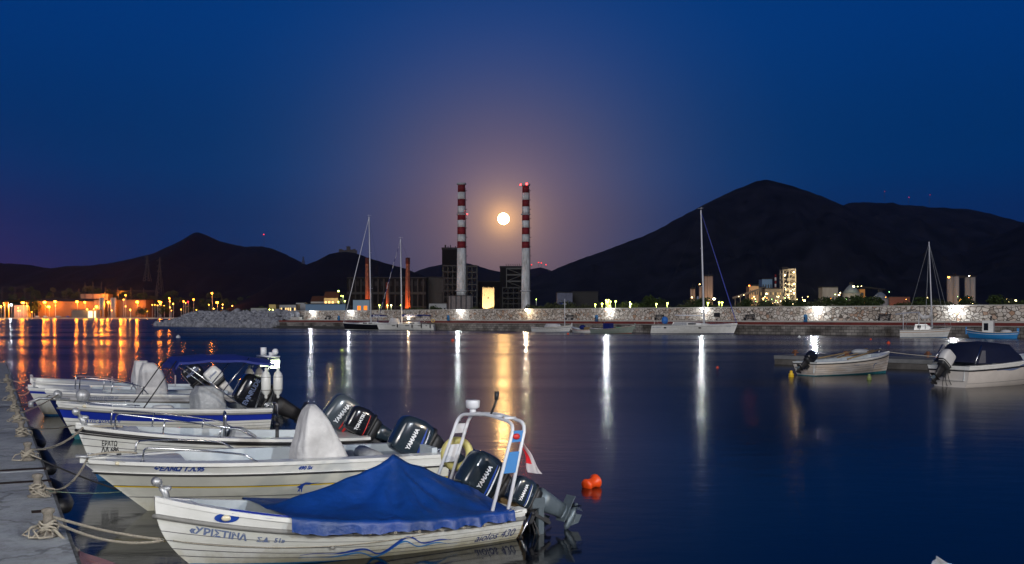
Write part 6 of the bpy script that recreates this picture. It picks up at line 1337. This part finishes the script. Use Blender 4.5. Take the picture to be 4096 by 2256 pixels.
# ------------------------------------------------------------------ low houses between rocks and plant
M_hw = mat('house_white', (.28, .29, .30), .8, var=.15, vscale=.3); M_hy = mat('house_ochre', (.45, .34, .14), .8); M_hb = mat('house_blue', (.12, .20, .30), .7); E_win = emat('window_warm', (1, .62, .22), 2.2); E_green = emat('lamp_greenish', (.75, 1, .12), 25)
t, w, h_ = bld('house', 'low white building left of the yellow-lit one', 1003, 1068, 1232, 1250, 620, M_hw, 10); windows(t, w, h_, 6, 1, M_dark, .4, .4, z0=.2, z1=.9)
t, w, h_ = bld('house', 'small ochre building with yellow lamps', 1076, 1103, 1218, 1250, 620, M_hy, 10); windows(t, w, h_, 2, 1, M_dark, .4, .4, z0=.4, z1=.95)
t, w, h_ = bld('house', 'long flat house with a lit glass front', 1103, 1184, 1219, 1250, 640, M_hw, 12); windows(t, w, h_, 9, 1, E_win, .45, .5, z0=.35, z1=.95, skip=.35); windows(t, w, h_, 9, 1, M_glassd, .6, .5, z0=.35, z1=.95, y=-.03)
t, w, h_ = bld('house', 'grey upper storey behind the long flat house', 1184, 1222, 1211, 1250, 660, M_hw, 12)
t, w, h_ = bld('depot', 'blue-grey depot behind the left wall lamps', 1222, 1382, 1216, 1250, 520, M_hb, 14)
t, w, h_ = bld('house', 'white house with a red roof above the depot', 1243, 1318, 1206, 1250, 700, M_hw, 14, roof='gable'); windows(t, w, h_, 6, 1, M_glassd, .4, .4, z0=.6, z1=.95)
t, w, h_ = bld('villa', 'villa with a warmly lit balcony above the depot', 1296, 1352, 1192, 1250, 690, mat('villa_wall', (.45, .33, .18), .8), 12, roof='gable'); windows(t, w, h_, 4, 1, E_win, .6, .5, z0=.55, z1=.95, skip=.3)
light('villa_light', (X(1325, 680), 676, Z(1205, 680)), 5000, (1, .7, .3), .5)
t, w, h_ = bld('kiosk', 'blue-white two-storey kiosk with orange windows', 1412, 1478, 1200, 1250, 430, mat('kiosk_blue', (.22, .32, .40), .7), 6)
windows(t, w, h_, 2, 1, emat('window_orange', (1, .25, .03), 1.4), .55, .5, x0=-.65, x1=.9, z0=.35, z1=.85)
t, w, h_ = bld('house', 'low white hut left of the left striped chimney', 1716, 1786, 1214, 1250, 700, M_hw, 12); windows(t, w, h_, 5, 1, M_glassd, .4, .4, z0=.3, z1=.9)
t, w, h_ = bld('container', 'blue-grey tank container right of the right chimney', 2229, 2290, 1171, 1250, 760, mat('container_slate', (.10, .11, .16), .7, var=.3, vscale=.4), 14)
t, w, h_ = bld('container', 'small royal blue container in front of the grey one', 2238, 2296, 1211, 1250, 700, mat('container_blue', (.01, .03, .12), .7), 8)
t, w, h_ = bld('shed', 'long black shed behind the first mast boat', 2290, 2392, 1168, 1250, 780, M_iron, 20)
g_y = 'greenish street lamps behind the harbour wall'
for px, py, lb, D, r, pw in ((1079, 1238, 'left lamp on the ochre building', 600, .5, 900), (1092, 1239, 'right lamp on the ochre building', 600, .5, 900), (1355, 1165, 'highest one, above the villa', 900, 1.3, 5000), (1364, 1184, 'left of two beside the villa', 800, .6, 900), (1372, 1184, 'right of two beside the villa', 800, .6, 900), (1354, 1207, 'under the villa balcony', 680, .6, 900), (1380, 1204, 'right of the villa balcony', 680, .6, 900), (1518, 1221, 'left of the yacht masts pair', 600, .6, 900), (1550, 1221, 'middle one behind the white yacht', 600, .5, 700), (1565, 1221, 'right of the middle one behind the white yacht', 600, .5, 700), (1604, 1221, 'by the foot of the right brick stack', 600, .5, 700), (2145, 1197, 'lonely one right of the right chimney', 600, .3, 200),
    (2381, 1218, 'first of the green-lit trees', 400, .42, 500), (2408, 1215, 'second of the green-lit trees', 400, .5, 900), (2424, 1201, 'upper left of the group over the wall lamp', 400, .42, 500), (2434, 1200, 'upper right of the group over the wall lamp', 400, .42, 500), (2429, 1207, 'lower left of the group over the wall lamp', 400, .42, 400), (2442, 1206, 'lower right of the group over the wall lamp', 400, .42, 400), (2462, 1205, 'on its own pole right of the group', 400, .42, 600), (2438, 1222, 'lowest, just above the wall lamp', 400, .3, 300), (2522, 1216, 'lighting the brightest green tree', 400, .55, 2600), (2519, 1209, 'upper one at the brightest green tree', 400, .35, 900), (2625, 1216, 'by the third green tree', 400, .5, 1500), (2669, 1213, 'between the third tree and the mast', 400, .5, 1200), (2831, 1212, 'right of the big mast', 400, .5, 900), (2876, 1210, 'left of a close pair', 400, .45, 700), (2888, 1210, 'right of a close pair', 400, .45, 700)):
    lamp(px, py, D, r * .68, (.80, 1, .14) if px != 1565 else (1, .9, .4), 16, 'yellow-green lamp, ' + lb, g_y, pw * LP2)
for px, D, k, s_, lb in ((2516, 408, 1, .95, 'tree glowing bright green under a lamp'), (2628, 410, 3, .9, 'smaller green-lit tree left of the mast'), (2670, 412, 0, .6, 'low green-lit bush by the lamp near the mast'), (2706, 405, 3, .45, 'tiny green-lit bush left of the mast')): put_tree(px, D, k, s_, lb, 'green-lit trees')
# ------------------------------------------------------------------ cement works and silos on the right
DR = 1500.0; M_ct = mat('cement_concrete', (.20, .17, .14), .85, var=.35, vscale=.05); WARM = (1, .72, .34); g_c = 'lamps of the cement works'
def silos(name, label, cxs, w_, top, D, m, bridge=True, group=None):
    t = thing(name, label, 'silo', (X(cxs[0], D), D, 1.15), 0, group); s_ = D / F; hh = Z(top, D) - 1.15
    for c in cxs: mb = MB(); mb.smooth = True; mb.lathe([(w_ / 2 * s_, 0), (w_ / 2 * s_, hh)], 24, ((c - cxs[0]) * s_, 0, 0)); mb.build('barrel', m, t)
    mb = MB(); mb.box(-w_ / 2 * s_, (cxs[-1] - cxs[0] + w_ / 2) * s_, -3, 3, hh, hh + 1.4); mb.cyl((cxs[-1] - cxs[0]) * s_ * .5, 0, hh + 1.4, hh + 5, .4); mb.cyl((cxs[-1] - cxs[0]) * s_ * .5 + 3, 0, hh + 1.4, hh + 4, .4); mb.build('head_house', M_clad2, t); return t
M_sil = mat('silo_concrete', (.34, .22, .16), .85, var=.2, vscale=.1, stretch=(1, 1, .2)); M_sil2 = mat('silo_grey', (.22, .21, .21), .85, var=.3, vscale=.1, stretch=(1, 1, .2))
silos('silo_block', 'tall brown silo block right of the big mast', [2824, 2836, 2845], 14, 1104, 1100, M_sil); silos('silo_block', 'medium brown silo between the crane and the tall block', [2803], 14, 1145, 1110, M_sil); silos('silo_block', 'short brown silo left of the harbour crane', [2766, 2776], 10, 1155, 1110, M_sil)
silos('silo_block', 'left half of the twin grey silos at far right', [3800, 3824], 24, 1106, 1300, M_sil2); silos('silo_block', 'right half of the twin grey silos at far right', [3870, 3890], 22, 1109, 1300, M_sil2)
mb = MB(); t = thing('conveyor_bridge', 'bridge joining the twin grey silos', 'conveyor', (X(3835, 1300), 1300, Z(1112, 1300))); mb.box(-1, 24 * 1300 / F, -2, 2, 0, 3); mb.build('gallery', M_clad2, t)
t = thing('harbour_crane', 'small lattice harbour crane just left of the tall silos', 'crane', ground(2791, 900)); s_ = 900 / F; mb = MB()
mb.box(-5 * s_, 5 * s_, 0, 3, 0, 40 * s_); mb.build('cab', M_iron, t); mb = MB()
for dx in (-5, 5): mb.tube([(dx * s_, 0, 40 * s_), (dx * .3 * s_, 0, 92 * s_)], .35, 5)
for k in range(8): mb.tube([(-5 * s_ * (1 - k / 11), 0, (40 + k * 6) * s_), (5 * s_ * (1 - (k + 1) / 11), 0, (46 + k * 6) * s_)], .22, 4)
mb.build('jib', mat('crane_blue_grey', (.22, .26, .36), .6), t)
def house(x0, x1, top, D, lb, m=M_ct, depth=20, lit=0, nx=4, nz=3, seed=0, name='plant_building'):
    t, w, h_ = bld(name, lb, x0, x1, top, 1236, D, m, depth)
    if lit: windows(t, w, h_, nx, nz, emat('window_plant', (1, .66, .26), .9), .35, .35, z0=.05, z1=.95, skip=1 - lit, seed=seed)
    windows(t, w, h_, nx, nz, M_dark, .5, .45, z0=.05, z1=.95, y=-.03, seed=1); return t
house(2997, 3034, 1144, DR, 'tan hopper building at the left of the cement works', mat('hopper_tan', (.42, .27, .15), .8), lit=.2, seed=1)
house(3034, 3062, 1150, DR + 30, 'grey processing block beside the tan hopper', lit=.45, seed=2); house(3048, 3089, 1117, DR + 60, 'blue-grey boxy building behind the cement works', M_hb, lit=.1, seed=3); house(3060, 3135, 1155, DR, 'wide low processing hall of the cement works', lit=.35, nx=8, nz=4, seed=4)
# preheater tower
t = thing('preheater_tower', 'tall open-floored preheater tower hung with lights', 'tower', ground(3157, DR)); s_ = DR / F; hh = Z(1078, DR) - 1.15
truss('', '', 3133, 3181, 1078, 1236, DR, 2, 8, m=mat('tower_concrete', (.34, .31, .26), .8), r=.9, depth=16, parent=t)
mb = MB(); mb.box(10 * s_, 20 * s_, 2, 14, 0, hh * .97); mb.build('shaft', M_ct, t); mb = MB(); mb.smooth = True
for k in range(3): mb.lathe([(.5, 0), (4, 10), (4, 16), (1, 18)], 12, (-8 * s_ + k * 3.4, 8, hh * (.25 + .24 * k)))
mb.build('cyclone', M_clad2, t); mb = MB(); mb.tube([(-24 * s_, 0, hh * .45), (-6 * s_, 0, hh * .95)], 1.4, 8); mb.box(-30 * s_, -6 * s_, -2, 8, hh * 1.0, hh * 1.05); mb.build('duct', M_clad2, t)
g2 = random.Random(9)
for k in range(34):
    z = hh * g2.uniform(.03, .98); x = g2.uniform(-22, 22) * s_; mb = MB(); mb.smooth = True; mb.sphere((x, -1.6, z), .42 if k > 5 else .85, 4); mb.build('tower_light', emat('work_light', (1, .8, .42), 10), t)
light('tower_work_light', (X(3175, DR), DR - 10, Z(1090, DR)), 5e3, WARM, 1); light('tower_work_light', (X(3178, DR), DR - 10, Z(1136, DR)), 6e3, WARM, 1); light('tower_work_light', (X(3150, DR), DR - 12, Z(1180, DR)), 8e3, WARM, 1)
t = thing('chimney', 'small red and white banded stack of the cement works', 'chimney', ground(3102, DR + 20)); hh = Z(1095, DR) - 1.15
for k in range(9): mb = MB(); mb.smooth = True; mb.lathe([(1.3, hh * (.35 + k * .0722)), (1.3, hh * (.35 + (k + 1) * .0722))], 12); mb.build('band', M_cr if k % 2 == 0 else M_cw, t)
mb = MB(); mb.cyl(0, 0, 0, hh * .35, 1.32); mb.build('lower_shaft', M_cw, t)
t = thing('conveyor', 'long lit conveyor rising to the tan hopper', 'conveyor', ground(2930, DR)); mb = MB(); mb.tube([(0, 0, Z(1196, DR)), ((3034 - 2930) * s_, 0, Z(1162, DR))], 1.5, 4); mb.build('gallery', M_ct, t); mb = MB()
for k in range(5): f = (k + .5) / 5; mb.box(f * 104 * s_ - .4, f * 104 * s_ + .4, -.4, .4, 0, Z(1196 - 34 * f, DR))
mb.build('leg', M_ct, t)
house(3290, 3352, 1150, DR, 'square grey silo block in the middle of the right shore', M_sil2, lit=0, nx=5, nz=1)
def dome(cx, w_, apex, eave, base, D, lb, m):
    t = thing('dome_store', lb, 'dome store', ground(cx, D)); s_ = D / F; mb = MB(); mb.smooth = True; mb.lathe([(w_ / 2 * s_, 0), (w_ / 2 * s_, Z(eave, D) - 1.15)], 28); mb.build('wall', m, t)
    mb = MB(); mb.smooth = True; mb.lathe([(w_ / 2 * s_ + .6, Z(eave, D) - 1.1), (w_ * .28 * s_, Z((eave + apex) / 2 - 4, D) - 1.15), (1.5, Z(apex, D) - 1.15)], 28); mb.build('roof', mat('dome_roof', (.13, .16, .20), .5, var=.3, vscale=.1), t); mb = MB(); mb.box(-2.5, 2.5, -2, 2, Z(apex, D) - 1.5, Z(apex, D) + 2); mb.build('cap', M_clad2, t)
dome(3405, 68, 1137, 1174, 1210, DR, 'large round store with a conical roof, lamp on its peak', M_sil2); dome(3521, 64, 1167, 1196, 1210, DR - 60, 'smaller conical store glowing green at the eaves', M_sil2)
t = thing('conveyor', 'high conveyor running from the large store to the small one', 'conveyor', ground(3440, DR)); mb = MB(); mb.tube([(0, 4, Z(1150, DR)), (81 * s_, -20, Z(1163, DR))], 1.2, 4); mb.build('gallery', M_clad2, t)
house(3438, 3460, 1157, DR, 'narrow orange-lit elevator tower', mat('elevator', (.4, .18, .06), .8), lit=.4, nx=1, nz=4, seed=6)
t, w, h_ = bld('long_shed', 'long low shed lit red-orange on the right', 3558, 3640, 1188, 1240, DR, mat('shed_red', (.14, .06, .045), .8), 20); light('shed_light', (X(3570, DR), DR - 8, 10), 3.5e3, (1, .25, .05), 1); light('shed_light', (X(3632, DR), DR - 8, 10), 2e3, (1, .25, .05), 1)
for px, py, r, lb, pw, c in ((3065, 1175, 1.7, 'on the processing hall', 4e4, WARM), (3067, 1205, 1.9, 'low left, under the processing hall', 4e4, (1, .85, .45)), (3142, 1205, 1.9, 'low, under the preheater tower', 4e4, (1, .85, .45)), (3218, 1203, 1.7, 'right of the preheater tower', 2e4, (1, .9, .5)), (3355, 1180, 1.5, 'lower one beside the square silo block', 2e4, WARM), (3360, 1171, 1.0, 'upper one beside the square silo block', 1e4, WARM), (3340, 1178, .8, 'on the face of the square silo block', 5e3, (.8, 1, .3)), (3413, 1146, 1.7, 'on the peak of the large store', 3e4, (1, .82, .4)), (3430, 1146, .8, 'right of the peak of the large store', 6e3, (.9, 1, .3)), (3445, 1145, .7, 'at the top of the elevator tower', 4e3, WARM), (3793, 1109, 1.5, 'orange, on top of the twin silos', 6e4, (1, .4, .05)), (3875, 1104, 1.1, 'on top of the right twin silo', 1e4, WARM), (3844, 1195, 1.3, 'orange, between the twin silos', 3e4, (1, .35, .04)), (3854, 1199, .8, 'second orange, between the twin silos', 1e4, (1, .35, .04)), (3838, 1203, 1.0, 'third, lowest between the twin silos', 1e4, (1, .5, .1)), (3880, 1213, 1.0, 'below the right twin silo', 1e4, WARM), (3890, 1213, .8, 'just right of the one below the right twin silo', 1e4, WARM), (3958, 1212, .8, 'small, halfway to the right edge', 5e3, WARM), (3981, 1213, .8, 'small orange, halfway to the right edge', 5e3, (1, .35, .04)), (4036, 1207, 1.5, 'left of the bright pair at the right edge', 1e4, (1, .9, .4)), (4061, 1202, 1.4, 'right of the bright pair at the right edge', 1e4, (1, .9, .4)), (2996, 1143, 1.3, 'red-orange on the tan hopper', 1e4, (1, .2, .03)), (2855, 1196, 1.8, 'at the foot of the tall brown silos', 6e4, (1, .85, .5)), (2838, 1197, .9, 'left of the one at the foot of the tall brown silos', 1e4, WARM), (2767, 1190, .9, 'at the foot of the short brown silo', 2e4, WARM), (2798, 1137, .7, 'on top of the harbour crane', 3e3, (1, .6, .2)), (2990, 1209, 1.0, 'orange between the wall and the hopper', 6e3, (1, .4, .08)), (3015, 1187, .9, 'on the front of the tan hopper', 1e4, WARM), (3530, 1197, .9, 'left at the small store', 8e3, (.6, 1, .4)), (3548, 1197, .8, 'right at the small store', 8e3, (.8, 1, .3)), (3556, 1168, .6, 'green on the mast of the small store', 2e3, (.3, 1, .3)), (3460, 1187, .7, 'at the elevator tower foot', 5e3, (1, .8, .2)), (3467, 1198, .7, 'right of the elevator tower foot', 5e3, (1, .8, .2)), (2955, 1186, .6, 'lower one on the long conveyor', 2e3, WARM), (2975, 1180, .6, 'upper one on the long conveyor', 2e3, WARM), (3107, 1186, .7, 'inside the processing hall left', 5e3, (1, .8, .3)), (3115, 1185, .7, 'inside the processing hall right', 5e3, (1, .8, .3)), (3175, 1171, 1.2, 'on the lower floor of the preheater tower', 1e4, WARM), (3175, 1136, 1.6, 'half way up the preheater tower', 1e4, WARM), (3174, 1089, 1.4, 'at the top floor of the preheater tower', 1e4, WARM)):
    lamp(px, py, DR - 30 if 2900 < px < 3700 else (1270 if px > 3700 else 1080), r * .8, c, 14, 'lamp, ' + lb, g_c, pw * LP3, pole=False, kind='plant_lamp', cat='lamp', z0=Z(py, DR) - 2)
g3 = random.Random(21)
for k in range(46):
    px = g3.choice([g3.uniform(2990, 3240), g3.uniform(3240, 4090), g3.uniform(2990, 3240)]); py = g3.uniform(1186, 1216)
    lamp(px, py, g3.uniform(900, 1400), g3.uniform(.3, .55), g3.choice([(.4, 1, .3), (1, .7, .2), (1, .8, .4), (1, .35, .05)]), 12, ('tiny distant lamp in the dark trees, ' + seg(px, ((3060, 'below the tan hopper'), (3130, 'below the processing hall'), (3185, 'below the preheater tower'), (3280, 'right of the preheater tower'), (3440, 'below the large round store'), (3650, 'below the small store and red shed'), (3900, 'below the twin grey silos'), (9999, 'by the right edge')))), 'tiny distant lamps on the right shore', 0, pole=False, kind='plant_lamp', cat='lamp', z0=Z(py, 1100) - 2)
# masts with red lights
def mast(px, py, base, D, lb):
    t = thing('radio_mast', lb, 'mast', (X(px, D), D, Z(base, D)), 0, 'red-lit masts on the hills'); mb = MB(); hh = (base - py) * D / F; mb.tube([(0, 0, 0), (0, 0, hh)], D * .00012, 5); mb.build('pole', M_py, t); mb = MB(); mb.smooth = True; mb.sphere((0, -D * .001, hh), D * (.00022 if px > 3000 else .0005), 5); mb.build('warning_light', emat('mast_red', (1, .02, .02), 4), t)
for a_ in ((2126, 1059, 1069, 6750, 'red-lit mast on the farthest hill, leftmost'), (2154, 1050, 1067, 6750, 'red-lit mast on the farthest hill, taller of the middle pair'), (2165, 1052, 1067, 6750, 'red-lit mast on the farthest hill, shorter of the middle pair'), (2184, 1059, 1070, 6750, 'red-lit mast on the farthest hill, rightmost'), (1056, 938, 985, 5150, 'red-lit mast above the western ridge'), (3537, 767, 808, 5500, 'thin mast on the eastern ridge, left one'), (3634, 790, 815, 5500, 'red-lit mast on the eastern ridge, middle one'), (3719, 780, 817, 5500, 'mast on the eastern ridge, right one')): mast(*a_)
# ------------------------------------------------------------------ evening haze over the bay
hz = MB(); hz.box(-6500, 6500, -80, 8600, -5, 720)
hm_ = bpy.data.materials.new('haze_air'); hm_.use_nodes = True; nt = hm_.node_tree; nt.nodes.remove(nt.nodes['Principled BSDF'])
pv = nt.nodes.new('ShaderNodeVolumePrincipled'); pv.inputs['Color'].default_value = (.62, .76, 1, 1); pv.inputs['Density'].default_value = 2e-5; pv.inputs['Anisotropy'].default_value = .75
nt.links.new(pv.outputs[0], nt.nodes['Material Output'].inputs['Volume'])
o = hz.build('haze', hm_); o['kind'] = 'stuff'
